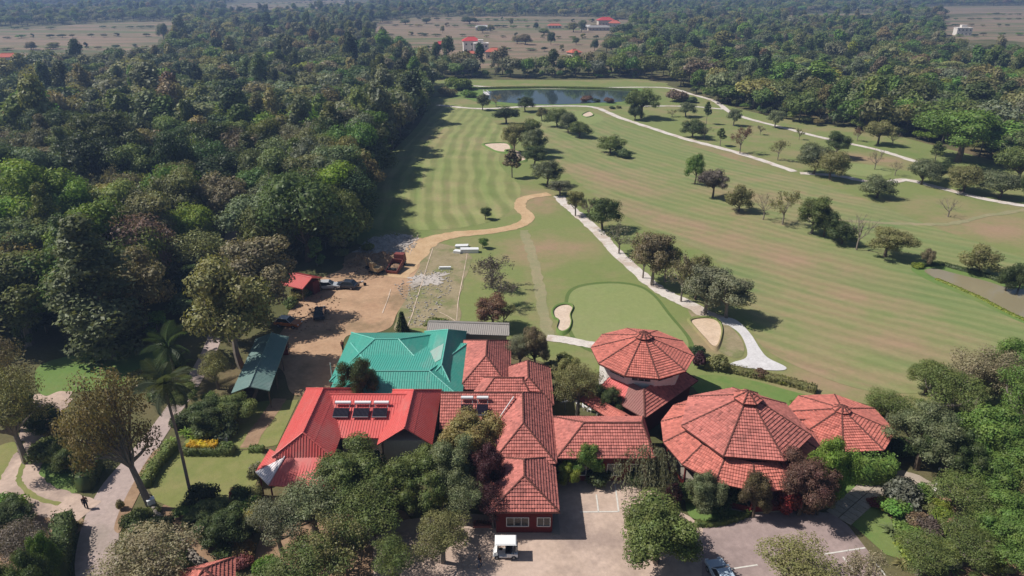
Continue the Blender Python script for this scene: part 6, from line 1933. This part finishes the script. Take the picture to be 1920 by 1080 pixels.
for px, lb in FIELDS[:2] + FIELDS[3:5]:
    for x, y in scatter(wpoly(px), 9.0, rngw):
        if math.sin(y * 0.05 + 1.5 * math.sin(x * 0.008)) > 0.955: FG.append((x, y, rngw.uniform(5, 10), rngw.uniform(2.0, 4.0), pick(MIX_L, rngw)))
woods('hedgerow_growth', FG, 'scattered bushes and hedgerows of the far fields')
# field trees, still to be told apart singly
GFT = 'trees standing in the brown far fields'
for u, v, vt, w, c, lb in ((880, 45, 31, 29, 'dark', 'dark clump tree at the far edge of the brown fields'), (800, 44, 33, 19, 'greygreen', 'left field tree at the edge of the hazy wood'), (760, 46, 35, 17, 'greygreen', 'leftmost field tree below the hazy wood'), (985, 84, 63, 24, 'brown', 'brown thicket tree in the middle of the fields'), (970, 82, 65, 19, 'dun', 'dun thicket tree in the middle of the fields'),
                            (1033, 84, 59, 14, 'dark', 'upright dark tree in the fields'), (1005, 56, 41, 10, 'dark', 'small upright dark tree in the fields'), (958, 48, 33, 9, 'olive', 'tiny upright tree high in the fields'), (1080, 84, 69, 13, 'mid', 'bushy field tree before the far village'), (1115, 95, 73, 14, 'dark', 'dark field tree below the far village'), (1090, 60, 37, 16, 'greygreen', 'grey tree left of the far village roofs'), (1075, 60, 41, 19, 'olive', 'olive tree left of the far village roofs'), (1165, 86, 65, 22, 'mid', 'green tree on the right rim of the brown fields'),
                            (905, 62, 47, 17, 'greygreen', 'grey tree beside the pale field sheds'), (920, 60, 45, 13, 'olive', 'olive tree beside the pale field sheds'), (1020, 66, 53, 22, 'mid', 'low green field hedge tree'), (308, 75, 42, 19, 'greygreen', 'lone upright tree at the left field corner'), (830, 62, 47, 7, 'olive', 'thin tree in the left brown field'), (1180, 60, 41, 22, 'dark', 'dark tree beside the far village'), (100, 92, 79, 22, 'olive', 'low olive tree in the left reddish field'), (60, 95, 77, 17, 'brown', 'brown tree in the left reddish field')):
    T('mango', u, v, vt, w, c, lb, GFT)

# ------------------------------------------------------------------ things
# solar water heaters lying on the red roof and the tiled roof
def solar(x, y, z, w, label, pitch, rz=0.0, group='solar water heaters'):
    e = thing('solar_water_heater', label, 'water heater', (x, y, z), rz, group)
    mb = MB(); mb.tube([(-w / 2, 0.75, 0.5), (w / 2, 0.75, 0.5)], [0.2, 0.2], 12); mb.build('tank', M['white'], e)
    mb = MB()
    for s in (-1, 1): mb.tube([(s * w / 2, 0.75, 0.5), (s * (w / 2 + 0.05), 0.75, 0.5)], [0.16, 0.12], 10)
    mb.build('end_cap', M['grey'], e)
    mb = MB()
    for i in range(12):
        xx = -w / 2 + 0.1 + (w - 0.2) * i / 11
        mb.tube([(xx, 0.05, 0.46 - 0.6 * pitch), (xx, -1.1, 0.46 - 1.75 * pitch)], [0.042, 0.042], 6)
    mb.mesh([(-w / 2, 0.05, 0.42 - 0.6 * pitch), (w / 2, 0.05, 0.42 - 0.6 * pitch), (w / 2, -1.12, 0.42 - 1.77 * pitch), (-w / 2, -1.12, 0.42 - 1.77 * pitch)], [(0, 3, 2, 1)])
    mb.build('collector_tubes', M['panel'], e, 'stuff')
    mb = MB()
    for s in (-0.45, 0.45):
        mb.tube([(s * w, 0.85, -0.25), (s * w, 0.85, 0.4)], [0.025, 0.025], 5)
        mb.tube([(s * w, 0.85, 0.36), (s * w, -1.15, 0.42 - 1.7 * pitch)], [0.025, 0.025], 5)
    mb.box(-w / 2, w / 2, -1.2, -1.12, 0.3 - 1.65 * pitch, 0.44 - 1.65 * pitch)
    mb.build('frame', M['grey'], e)
    return e
for u, w, lb in ((643, 1.75, 'left solar heater with white tank on the red roof'), (680, 1.8, 'middle solar heater with white tank on the red roof'), (715, 1.65, 'right solar heater with white tank on the red roof')):
    x, y, _ = at(u, 752, 6.4)
    solar(x, y - 0.7, 5.68, w, lb, 0.33)
for u, w, lb in ((876, 1.35, 'left white tanked solar heater on the tiled cross wing'), (905, 1.3, 'right white tanked solar heater on the tiled cross wing')):
    x, y, _ = at(u, 743, 6.3)
    solar(x, y - 0.75, 5.62, w, lb, 0.6)

# golf cart, seen from its side, nose to the left
gc = thing('golf_cart', 'white roofed golf cart parked in front of the front wing', 'golf cart', at(948, 1041), R(180))
mb = MB()
mb.mesh([(-1.15, -0.55, 0.28), (-1.15, 0.55, 0.28), (-1.15, 0.55, 0.62), (-1.15, -0.55, 0.62), (-0.1, -0.58, 0.28), (-0.1, 0.58, 0.28), (-0.1, 0.58, 0.72), (-0.1, -0.58, 0.72)], [(0, 3, 2, 1), (4, 5, 6, 7), (0, 4, 7, 3), (1, 2, 6, 5), (3, 7, 6, 2), (0, 1, 5, 4)])
mb.box(-0.1, 0.75, -0.56, 0.56, 0.26, 0.36)
mb.mesh([(0.75, -0.55, 0.26), (0.75, 0.55, 0.26), (0.75, 0.5, 0.95), (0.75, -0.5, 0.95), (1.2, -0.48, 0.32), (1.2, 0.48, 0.32), (1.05, 0.42, 0.72), (1.05, -0.42, 0.72)], [(0, 3, 2, 1), (4, 5, 6, 7), (0, 4, 7, 3), (1, 2, 6, 5), (3, 7, 6, 2), (0, 1, 5, 4)])
mb.build('body', M['white'], gc)
mb = MB()
mb.mesh([(-1.05, -0.66, 1.88), (1.0, -0.66, 1.88), (1.0, 0.66, 1.88), (-1.05, 0.66, 1.88), (-0.95, -0.56, 1.98), (0.9, -0.56, 1.98), (0.9, 0.56, 1.98), (-0.95, 0.56, 1.98)], [(3, 2, 1, 0), (4, 5, 6, 7), (0, 1, 5, 4), (1, 2, 6, 5), (2, 3, 7, 6), (3, 0, 4, 7)])
mb.build('roof', M['white'], gc)
for s in (-0.56, 0.56):
    MB().tube([(0.78, s, 0.9), (0.72, s, 1.9)], [0.025, 0.025], 6).build('roof_post', M['black'], gc)
    MB().tube([(-0.75, s, 0.7), (-0.85, s, 1.9)], [0.025, 0.025], 6).build('roof_post', M['black'], gc)
MB().box(-0.55, 0.02, -0.52, 0.52, 0.72, 0.86).build('seat', M['cloth_d'], gc)
MB().box(-0.66, -0.52, -0.52, 0.52, 0.88, 1.3).build('backrest', M['cloth_d'], gc)
MB().mesh([(0.80, -0.53, 0.95), (0.80, 0.53, 0.95), (0.74, 0.53, 1.85), (0.74, -0.53, 1.85), (0.815, -0.53, 0.95), (0.815, 0.53, 0.95), (0.755, 0.53, 1.85), (0.755, -0.53, 1.85)], [(0, 1, 2, 3), (7, 6, 5, 4), (0, 4, 5, 1), (3, 2, 6, 7)]).build('windscreen', M['glass'], gc)
MB().tube([(0.7, 0.25, 0.8), (0.45, 0.25, 1.05)], [0.02, 0.02], 6).lathe([(0.17, -0.01), (0.19, 0.01), (0.17, 0.03)], (0.44, 0.25, 1.06), 12).build('steering_wheel', M['black'], gc)
MB().tube([(-0.98, -0.22, 0.6), (-1.02, -0.22, 1.35)], [0.13, 0.15], 8).build('golf_bag', M['cloth_b'], gc)
MB().tube([(-0.98, 0.22, 0.6), (-1.02, 0.22, 1.4)], [0.13, 0.15], 8).build('golf_bag', M['grey'], gc)
def wheel(parent, x, y, r, w):
    s = 1 if y > 0 else -1
    o = MB().tube([(x, y - w / 2, r), (x, y + w / 2, r)], [r, r], 14).build('wheel', M['black'], parent)
    MB().tube([(x, y + s * w * 0.4, r), (x, y + s * w * 0.56, r)], [r * 0.6, r * 0.5], 10).build('rim', M['grey'], o)
for x in (-0.78, 0.82):
    for y in (-0.5, 0.5): wheel(gc, x, y, 0.23, 0.2)

# cars
def car(loc, rz, pm, label, L=4.1, W=1.7, H=1.48, van=False, roof_mat=None, hood_mat=None):
    e = thing('parked_car', label, 'car', loc, rz, 'parked cars')
    hw = W / 2
    if van: prof = [(-L / 2, 0.35), (-L / 2, 0.95), (-L / 2 + 0.12, 1.0), (L / 2 - 1.05, 1.0), (L / 2 - 0.1, 0.85), (L / 2, 0.6), (L / 2, 0.35)]
    else: prof = [(-L / 2, 0.35), (-L / 2, 0.8), (-L / 2 + 0.15, 0.92), (L / 2 - 1.2, 0.95), (L / 2 - 0.2, 0.8), (L / 2, 0.6), (L / 2, 0.35)]
    def lobe(zs, k): return [(x, s, z) for x, z in prof for s in (0,)]
    mb = MB(); n = len(prof)
    vs = []
    for s, f in ((-1, 1.0), (1, 1.0)):
        for x, z in prof:
            tuck = 0.94 if z < 0.4 else (0.97 if z > 0.85 else 1.0)
            vs.append((x, s * hw * tuck, z))
    mb.mesh(vs, [tuple(range(n)), tuple(reversed(range(n, 2 * n)))] + [(i, n + i, n + (i + 1) % n, (i + 1) % n) for i in range(n)])
    b = mb.build('body', pm, e)
    bv = b.modifiers.new('soft_edges', 'BEVEL'); bv.width = 0.07; bv.segments = 2; bv.limit_method = 'ANGLE'
    if van: c0, c1, t0, t1 = -L / 2 + 0.06, L / 2 - 1.0, -L / 2 + 0.2, L / 2 - 1.45
    else: c0, c1, t0, t1 = -L / 2 + 0.25, L / 2 - 1.15, -L / 2 + 0.75, L / 2 - 1.9
    zb = 0.9
    cv = [(c0, -hw * 0.93, zb), (c1, -hw * 0.93, zb), (c1, hw * 0.93, zb), (c0, hw * 0.93, zb), (t0, -hw * 0.76, H), (t1, -hw * 0.76, H), (t1, hw * 0.76, H), (t0, hw * 0.76, H)]
    MB().mesh(cv, [(4, 5, 6, 7)]).build('cabin_top', roof_mat or pm, e)
    for nm, f in (('side_window', (0, 1, 5, 4)), ('windscreen', (1, 2, 6, 5)), ('side_window', (2, 3, 7, 6)), ('rear_window', (3, 0, 4, 7))):
        MB().mesh([cv[i] for i in f], [(0, 1, 2, 3)]).build(nm, M['glass'], e)
    mb = MB()
    mb.mesh([(t0, -hw * 0.78, H), (t1, -hw * 0.78, H), (t1, hw * 0.78, H), (t0, hw * 0.78, H), (t0 + 0.05, -hw * 0.7, H + 0.04), (t1 - 0.05, -hw * 0.7, H + 0.04), (t1 - 0.05, hw * 0.7, H + 0.04), (t0 + 0.05, hw * 0.7, H + 0.04)], [(4, 5, 6, 7), (0, 1, 5, 4), (1, 2, 6, 5), (2, 3, 7, 6), (3, 0, 4, 7)])
    for a_, b_ in ((0, 4), (1, 5), (2, 6), (3, 7)): mb.tube([cv[a_], cv[b_]], [0.045, 0.045], 5)
    mb.build('roof', roof_mat or pm, e)
    if hood_mat: MB().mesh([(L / 2 - 1.15, -hw * 0.9, 0.965), (L / 2 - 0.25, -hw * 0.85, 0.84), (L / 2 - 0.25, hw * 0.85, 0.84), (L / 2 - 1.15, hw * 0.9, 0.965)], [(0, 1, 2, 3)]).build('bonnet', hood_mat, e)
    for s in (-1, 1):
        MB().box(L / 2 - 0.06, L / 2 + 0.02, s * hw * 0.7 - 0.16, s * hw * 0.7 + 0.16, 0.6, 0.74).build('headlight', M['white'], e)
        MB().box(L / 2 - 1.35, L / 2 - 1.2, s * hw * 1.02 - 0.08, s * hw * 1.02 + 0.08, 0.92, 1.04).build('mirror', pm, e)
    for x in (-L / 2 + 0.78, L / 2 - 0.8):
        for y in (-hw * 0.9, hw * 0.9): wheel(e, x, y, 0.31, 0.2)
    return e
car(at(541, 611), R(-12), M['p_orange'], 'orange bonneted car with white roof parked by the teal shed', roof_mat=M['p_white'])
car(at(600, 592), R(100), M['p_dark'], 'dark blue car in the tree shade of the yard')
car(at(617, 541), R(5), M['p_silver'], 'silver car at the left of the pair in the shaded yard')
car(at(649, 540), R(170), M['p_dark'], 'dark car at the right of the pair in the shaded yard')
car(at(1352, 1088), R(100), M['p_blue'], 'pale blue car cut by the bottom edge in tree shade', L=3.9)

mt = thing('motorcycle', 'small motorcycle parked right of the dark car in the yard', 'motorcycle', at(678, 536), R(15))
for x in (-0.6, 0.6): MB().tube([(x, -0.05, 0.29), (x, 0.05, 0.29)], [0.29, 0.29], 14).build('wheel', M['black'], mt)
MB().tube([(-0.6, 0, 0.3), (-0.2, 0, 0.65), (0.35, 0, 0.75), (0.6, 0, 0.3)], [0.05, 0.1, 0.1, 0.05], 6).build('frame', M['grey'], mt)
MB().tube([(0.0, 0, 0.8), (0.38, 0, 0.86)], [0.14, 0.1], 8).build('fuel_tank', M['p_white'], mt)
MB().box(-0.65, 0.0, -0.12, 0.12, 0.74, 0.82).build('seat', M['cloth_d'], mt)
MB().tube([(0.42, -0.34, 1.02), (0.48, 0, 0.95), (0.42, 0.34, 1.02)], [0.02, 0.025, 0.02], 6).build('handlebar', M['grey'], mt)

# works machines
tk = thing('tipper_truck', 'dusty dark red truck with raised tipping body in the yard', 'truck', at(745, 503), R(78))
MB().box(-2.6, 2.4, -0.42, 0.42, 0.62, 0.85).build('chassis', M['black'], tk)
cb = MB().mesh([(1.0, -1.0, 0.8), (2.5, -1.0, 0.8), (2.5, 1.0, 0.8), (1.0, 1.0, 0.8), (1.05, -0.95, 2.4), (2.2, -0.92, 2.4), (2.2, 0.92, 2.4), (1.05, 0.95, 2.4)], [(3, 2, 1, 0), (4, 5, 6, 7), (0, 1, 5, 4), (1, 2, 6, 5), (2, 3, 7, 6), (3, 0, 4, 7)]).build('cab', M['p_red'], tk)
MB().mesh([(2.46, -0.85, 1.55), (2.46, 0.85, 1.55), (2.28, 0.8, 2.25), (2.28, -0.8, 2.25)], [(0, 1, 2, 3)]).build('windscreen', M['glass'], cb)
mb = MB()
mb.box(-2.7, 0.8, -1.1, 1.1, 0.95, 1.08); mb.box(-2.7, 0.8, -1.1, -1.0, 1.08, 1.95); mb.box(-2.7, 0.8, 1.0, 1.1, 1.08, 1.95); mb.box(0.7, 0.8, -1.0, 1.0, 1.08, 2.1); mb.box(-2.7, -2.6, -1.0, 1.0, 1.08, 1.8)
bd = mb.build('tipping_body', M['p_red'], tk)
bd.rotation_euler = (0, R(-14), 0); bd.location = (0.1, 0, -0.45)
MB().lathe([(1.35, 0), (1.0, 0.35), (0.4, 0.55), (0.05, 0.6)], (-1.0, 0, 1.2), 10).build('load', M['soil'], bd)
for x in (-1.9, 1.75):
    for y in (-0.85, 0.85): wheel(tk, x, y, 0.48, 0.32)
ex = thing('excavator', 'dusty tan excavator with folded arm beside the earth pile', 'excavator', at(706, 512), R(150))
ex.scale = (0.82, 0.82, 0.82)
for s in (-0.85, 0.85):
    mb = MB(); pts = [(1.3 * math.cos(a_) , s, 0.4 + 0.38 * math.sin(a_)) for a_ in np.linspace(0, 2 * math.pi, 15)]
    mb.mesh([(p[0] * 1.15, p[1] - 0.22, p[2]) for p in pts[:-1]] + [(p[0] * 1.15, p[1] + 0.22, p[2]) for p in pts[:-1]], [(i, (i + 1) % 14, 14 + (i + 1) % 14, 14 + i) for i in range(14)] + [tuple(reversed(range(14))), tuple(range(14, 28))])
    mb.build('crawler_track', M['black'], ex)
MB().box(-1.4, 1.0, -0.95, 0.95, 0.8, 1.55).build('upper_body', M['p_tan'], ex)
cb = MB().box(0.0, 1.2, 0.1, 0.95, 1.55, 2.6).build('cab', M['p_tan'], ex)
MB().box(1.2, 1.215, 0.18, 0.87, 1.7, 2.5).build('windscreen', M['glass'], cb)
bo = MB().tube([(0.9, -0.3, 1.4), (2.2, -0.3, 3.0), (3.4, -0.3, 3.1)], [0.22, 0.22, 0.16], 6).build('boom', M['p_tan'], ex)
MB().tube([(3.3, -0.3, 3.2), (2.9, -0.3, 1.1)], [0.16, 0.11], 6).build('dipper_arm', M['p_tan'], ex)
MB().mesh([(2.5, -0.7, 0.5), (3.2, -0.7, 0.4), (3.1, -0.7, 1.1), (2.7, -0.7, 1.1), (2.5, 0.1, 0.5), (3.2, 0.1, 0.4), (3.1, 0.1, 1.1), (2.7, 0.1, 1.1)], [(0, 1, 2, 3), (7, 6, 5, 4), (0, 4, 5, 1), (1, 5, 6, 2), (2, 6, 7, 3)]).build('bucket', M['black'], ex)

def mound(u, v, wx, wy, h, mat, label, name='earth_mound', rough=0.2, cat='mound'):
    rng = np.random.default_rng(int(u * 7 + v))
    x, y, _ = at(u, v)
    mb = MB(); nr, na = 7, 22; vs = [(0, 0, h)]
    ph = rng.uniform(0, 6, 4)
    for i in range(1, nr + 1):
        t = i / nr
        for k in range(na):
            a_ = 6.283 * k / na
            w = 1 + 0.16 * math.sin(2 * a_ + ph[0]) + 0.12 * math.sin(3 * a_ + ph[1]) + 0.06 * math.sin(7 * a_ + ph[2])
            vs.append((wx / 2 * t * w * math.cos(a_), wy / 2 * t * w * math.sin(a_), h * (1 - t) ** 0.85 * (1 + rng.normal() * rough) if i < nr else -0.05))
    fs = [(0, 1 + k, 1 + (k + 1) % na) for k in range(na)] + [(1 + (i - 1) * na + k, 1 + i * na + k, 1 + i * na + (k + 1) % na, 1 + (i - 1) * na + (k + 1) % na) for i in range(1, nr) for k in range(na)]
    mb.mesh(vs, fs)
    o = mb.build(name, M[mat]); o.location = (x, y, 0)
    return tag(o, label, cat, 'mounds in the works yard')
mound(678, 490, 5.5, 3.5, 1.3, 'yard', 'long heap of orange earth at the wood edge')
mound(697, 488, 4.0, 3.0, 1.2, 'soil', 'brown earth heap behind the excavator')
mound(726, 490, 4.6, 3.0, 1.5, 'yard', 'pale orange earth heap between the machines')
mound(715, 482, 4.0, 2.6, 1.0, 'soil', 'low brown heap behind the pale orange one')

def rubble(px, n, s0, s1, mat, label, name='rubble'):
    # loose broken stone, too small to tell apart
    poly = wpoly(px); mb = MB(); rng = np.random.default_rng(n)
    iv, fi = ico(1)
    xs = [p[0] for p in poly]; ys = [p[1] for p in poly]; k = 0
    while k < n:
        x, y = rng.uniform(min(xs), max(xs)), rng.uniform(min(ys), max(ys))
        if not inside(poly, x, y): continue
        s = rng.uniform(s0, s1); k += 1
        V = iv * np.array([s, s * rng.uniform(0.6, 1), s * rng.uniform(0.4, 0.8)]) * (1 + 0.5 * (rng.random((len(iv), 1)) - 0.5)) + np.array([x, y, 0.08 + s * 0.25])
        mb.mesh(V, fi)
    return tag(mb.build(name, M[mat]), label, None, None, 'stuff')
rubble([(668, 474), (690, 448), (740, 438), (785, 446), (775, 472), (720, 480)], 420, 0.06, 0.28, 'rubble', 'broken grey stone strewn behind the machines')
rubble([(740, 535), (790, 508), (850, 508), (850, 545), (800, 610), (770, 615), (760, 570)], 420, 0.05, 0.2, 'rubble', 'grit and small stones strewn over the chalked bays')
rubble([(640, 505), (650, 482), (700, 474), (745, 478), (760, 500), (700, 520)], 260, 0.06, 0.3, 'soil', 'clods of earth strewn around the machines')
rubble([(545, 590), (560, 560), (600, 545), (640, 560), (620, 620), (560, 625)], 160, 0.05, 0.2, 'soil', 'leaf litter and clods by the parked cars')
# white slabs on the grass
def slab_stack(u, v, L, W, rows, label, rz):
    e = thing('slab_stack', label, 'slab stack', at(u, v), rz, 'white slab stacks on the grass')
    me = MB().box(-L / 2, L / 2, -W / 2, W / 2, 0, 0.26).data('slab', M['white'])
    for k in range(rows[1]):
        for j in range(rows[0]):
            o = link(bpy.data.objects.new('slab', me), e)
            o.location = (random.uniform(-0.1, 0.1) + (0.0), (j - (rows[0] - 1) / 2) * (W + 0.07), 0.28 * k); o.rotation_euler = (0, 0, random.uniform(-0.02, 0.02))
slab_stack(880, 473, 3.6, 0.55, (2, 3), 'long white slab stack beside the small round tree', R(2))
slab_stack(866, 464, 2.6, 0.55, (2, 2), 'white slab stack lying behind the long one', R(4))
slab_stack(858, 474, 1.5, 0.5, (2, 2), 'short white slab stack at the left of the long one', R(-14))
slab_stack(834, 505, 2.2, 0.45, (1, 2), 'single low white slab stack inside the chalked plot', R(2))

# people
def person(u, v, label, shirt, trousers, rz, stride=0.22):
    e = thing('person', label, 'person', at(u, v), rz, None)
    def skin(name, pts, edges, rad, mat):
        me = bpy.data.meshes.new(name); me.from_pydata(pts, edges, [])
        o = link(bpy.data.objects.new(name, me), e); me.materials.append(mat)
        m_ = o.modifiers.new('skin', 'SKIN')
        for i, r in enumerate(rad): me.skin_vertices[0].data[i].radius = (r, r)
        me.skin_vertices[0].data[0].use_root = True
        s_ = o.modifiers.new('smooth', 'SUBSURF'); s_.levels = 1; s_.render_levels = 1
        return o
    P = [(0, 0, 0.93), (0, 0, 1.15), (0, 0, 1.40), (0, 0, 1.50), (0.02, 0, 1.60), (0.02, 0, 1.70),
         (0, 0.19, 1.38), (-0.06, 0.24, 1.12), (0.04, 0.25, 0.86), (0.06, 0.25, 0.78), (0, -0.19, 1.38), (0.07, -0.24, 1.12), (0.14, -0.24, 0.87), (0.16, -0.24, 0.79),
         (0, 0.10, 0.88), (stride * 0.5, 0.10, 0.48), (stride * 0.7, 0.10, 0.08), (stride * 0.7 + 0.16, 0.10, 0.04), (0, -0.10, 0.88), (-stride * 0.3, -0.10, 0.48), (-stride, -0.10, 0.09), (-stride + 0.16, -0.10, 0.04)]
    E_ = [(0, 1), (1, 2), (2, 3), (3, 4), (4, 5), (2, 6), (6, 7), (7, 8), (8, 9), (2, 10), (10, 11), (11, 12), (12, 13), (0, 14), (14, 15), (15, 16), (16, 17), (0, 18), (18, 19), (19, 20), (20, 21)]
    Rd = [0.13, 0.12, 0.13, 0.055, 0.095, 0.08, 0.06, 0.045, 0.035, 0.03, 0.06, 0.045, 0.035, 0.03, 0.085, 0.06, 0.04, 0.04, 0.085, 0.06, 0.04, 0.04]
    skin('body', P, E_, Rd, M['skin'])
    skin('shirt', [P[i] for i in (0, 1, 2, 6, 7, 10, 11)], [(0, 1), (1, 2), (2, 3), (3, 4), (2, 5), (5, 6)], [0.15, 0.145, 0.155, 0.08, 0.065, 0.08, 0.065], M[shirt])
    skin('trousers', [P[i] for i in (0, 14, 15, 16, 18, 19, 20)], [(0, 1), (1, 2), (2, 3), (0, 4), (4, 5), (5, 6)], [0.15, 0.105, 0.08, 0.065, 0.105, 0.08, 0.065], M[trousers])
    skin('hair', [(0.0, 0, 1.66), (-0.015, 0, 1.735)], [(0, 1)], [0.1, 0.075], M['hair'])
    return e
person(163, 954, 'person in dark clothes walking on the road at the drive mouth', 'cloth_d', 'cloth_d', R(-50))
person(643, 657, 'person in maroon standing in the yard left of the green hall', 'cloth_r', 'cloth_d', R(80), 0.1)
person(900, 1064, 'person in dark clothes walking on the forecourt near the golf cart', 'cloth_d', 'cloth_b', R(200))

# low stone wall running down from the big brown tree
ws = thing('stone_wall', 'low rough stone wall running down beside the garden lawn', 'wall', (0, 0, 0))
Pw = smooth_open([at(*p)[:2] for p in ((272, 930), (290, 962), (315, 995), (340, 1022), (365, 1050), (385, 1062))], 8)
stm = []
for q in range(5):
    bm = bmesh.new(); bmesh.ops.create_icosphere(bm, subdivisions=1, radius=0.5)
    for v in bm.verts: v.co *= random.uniform(0.8, 1.15)
    me = bpy.data.meshes.new('stone'); bm.to_mesh(me); bm.free(); me.materials.append(M['stone']); stm.append(me)
acc = 0.0
for i in range(len(Pw) - 1):
    a_, b_ = Vector(Pw[i]), Vector(Pw[i + 1]); L_ = (b_ - a_).length; d_ = (b_ - a_).normalized(); n_ = Vector((-d_.y, d_.x))
    t = acc
    while t < L_:
        for row in range(3):
            for sd in ((-0.2, 0.2) if row < 2 else (0.0,)):
                p = a_ + d_ * (t + random.uniform(-0.08, 0.08)) + n_ * (sd + random.uniform(-0.05, 0.05))
                o = link(bpy.data.objects.new('stone', random.choice(stm)), ws)
                o.location = (p.x, p.y, 0.17 + 0.26 * row); o.rotation_euler = (random.uniform(-0.2, 0.2), random.uniform(-0.2, 0.2), math.atan2(d_.y, d_.x) + random.uniform(-0.2, 0.2)); o.scale = (0.62, 0.42, 0.36)
        t += 0.56
    acc = t - L_
wt = thing('water_tank', 'small white box standing on the low stone wall', 'box', (*at(287, 955)[:2], 0.78), R(40))
MB().box(-0.35, 0.35, -0.25, 0.25, 0, 0.55).build('body', M['white'], wt)
MB().box(-0.38, 0.38, -0.28, 0.28, 0.55, 0.62).build('lid', M['white'], wt)

# satellite dish and chairs in the service court
sd = thing('satellite_dish', 'white round satellite dish in the service court', 'satellite dish', (*at(1059, 772)[:2], 0.0), R(200))
mb = MB(); mb.lathe([(0.05, 0.0), (0.3, 0.05), (0.55, 0.18), (0.62, 0.25), (0.60, 0.26), (0.3, 0.09), (0.04, 0.04)], (0, 0, 0), 16)
dd = mb.build('dish', M['white'], sd); dd.location = (0, 0, 1.3); dd.rotation_euler = (R(35), 0, 0)
MB().tube([(0, 0, 0), (0, 0, 1.3)], [0.05, 0.05], 6).build('mast', M['grey'], sd)
MB().tube([(0, 0, 1.35), (0, -0.35, 1.85)], [0.02, 0.03], 5).build('feed_arm', M['grey'], sd)
def chair(u, v, rz, label):
    e = thing('plastic_chair', label, 'chair', at(u, v), rz, 'white chairs in the service court')
    MB().box(-0.24, 0.24, -0.24, 0.24, 0.40, 0.45).build('seat', M['white'], e)
    MB().box(-0.24, 0.24, 0.22, 0.27, 0.45, 0.9).build('backrest', M['white'], e)
    for x in (-0.2, 0.2):
        for y in (-0.2, 0.2): MB().tube([(x * 1.1, y * 1.1, 0), (x, y, 0.4)], [0.022, 0.025], 5).build('leg', M['white'], e)
chair(1084, 762, 0.3, 'white plastic chair nearest the satellite dish'); chair(1096, 768, 2.0, 'white plastic chair in the middle of the court'); chair(1107, 772, 4.0, 'white plastic chair nearest the covered walk')
cr = thing('crate_pile', 'pale crates and boards piled in the service court', 'crate', at(1090, 752), R(20))
for i, (x, y, z) in enumerate(((0, 0, 0), (0.7, 0.1, 0), (0.3, 0, 0.36))):
    o = MB().box(-0.3, 0.3, -0.22, 0.22, 0, 0.34).build('crate', M['pathslab'], cr); o.location = (x, y, z); o.rotation_euler = (0, 0, 0.3 * i)

# garden lamp and urn
lp = thing('garden_lamp', 'slim lamp post with pale globe beside the garden walk', 'lamp', at(1748, 922), 0)
MB().tube([(0, 0, 0), (0, 0, 2.9)], [0.06, 0.045], 8).build('post', M['black'], lp)
MB().lathe([(0.05, 0), (0.12, 0.08), (0.15, 0.18), (0.11, 0.3), (0.04, 0.34)], (0, 0, 2.9), 12).build('lamp_shade', M['grey'], lp)
MB().lathe([(0.18, 0), (0.04, 0.1)], (0, 0, 3.24), 10).build('cap', M['black'], lp)
ur = thing('stone_urn', 'pale stone urn on a plinth where the garden walk ends', 'urn', at(1754, 925), 0)
MB().box(-0.28, 0.28, -0.28, 0.28, 0, 0.7).build('plinth', M['wallwhite'], ur)
MB().lathe([(0.15, 0.7), (0.1, 0.8), (0.3, 1.1), (0.34, 1.3), (0.26, 1.32)], (0, 0, 0), 12).build('bowl', M['wallwhite'], ur)
pl = thing('utility_pole', 'thin white utility pole at the corner of the green hall', 'pole', at(627, 745), 0)
MB().tube([(0, 0, 0), (0, 0, 5.2)], [0.07, 0.05], 8).build('shaft', M['frame'], pl)
MB().tube([(-0.5, 0, 4.9), (0.5, 0, 4.9)], [0.04, 0.04], 6).build('crossarm', M['bark'], pl)
gb = thing('garden_bench', 'grey garden bench behind the yellow flower bed', 'bench', at(416, 836), 0)
MB().box(-0.7, 0.7, -0.22, 0.22, 0.4, 0.46).build('seat', M['grey'], gb)
MB().box(-0.7, 0.7, 0.2, 0.26, 0.5, 0.95).build('backrest', M['grey'], gb)
for x in (-0.6, 0.6): MB().box(x - 0.04, x + 0.04, -0.2, 0.24, 0, 0.4).build('leg', M['grey'], gb)
br = thing('footbridge', 'small pale footbridge at the left end of the far pond', 'bridge', at(912, 178), R(100))
MB().box(-5, 5, -0.9, 0.9, 0.5, 0.7).build('deck', M['concrete'], br)
for s in (-0.85, 0.85):
    mb = MB(); mb.tube([(-5, s, 1.6), (5, s, 1.6)], [0.06, 0.06], 5)
    for i in range(6): mb.tube([(-5 + 2 * i, s, 0.6), (-5 + 2 * i, s, 1.6)], [0.05, 0.05], 5)
    mb.build('railing', M['white'], br)
bn = thing('flower_bed', 'low planted rim of red soil beside the front wing door', 'flower bed', at(905, 985), 0)
MB().box(-0.9, 0.9, -0.4, 0.4, 0, 0.25).build('planter', M['ridgel'], bn)
for i in range(6):
    m_, W_s, H_s = SHRUB['fern']
    o = link(bpy.data.objects.new('plant', m_), bn); o.location = (-0.75 + 0.3 * i, random.uniform(-0.2, 0.2), 0.2); o.scale = (0.3, 0.3, 0.35); o.color = (0.2, 0.08, 0.04, 1)
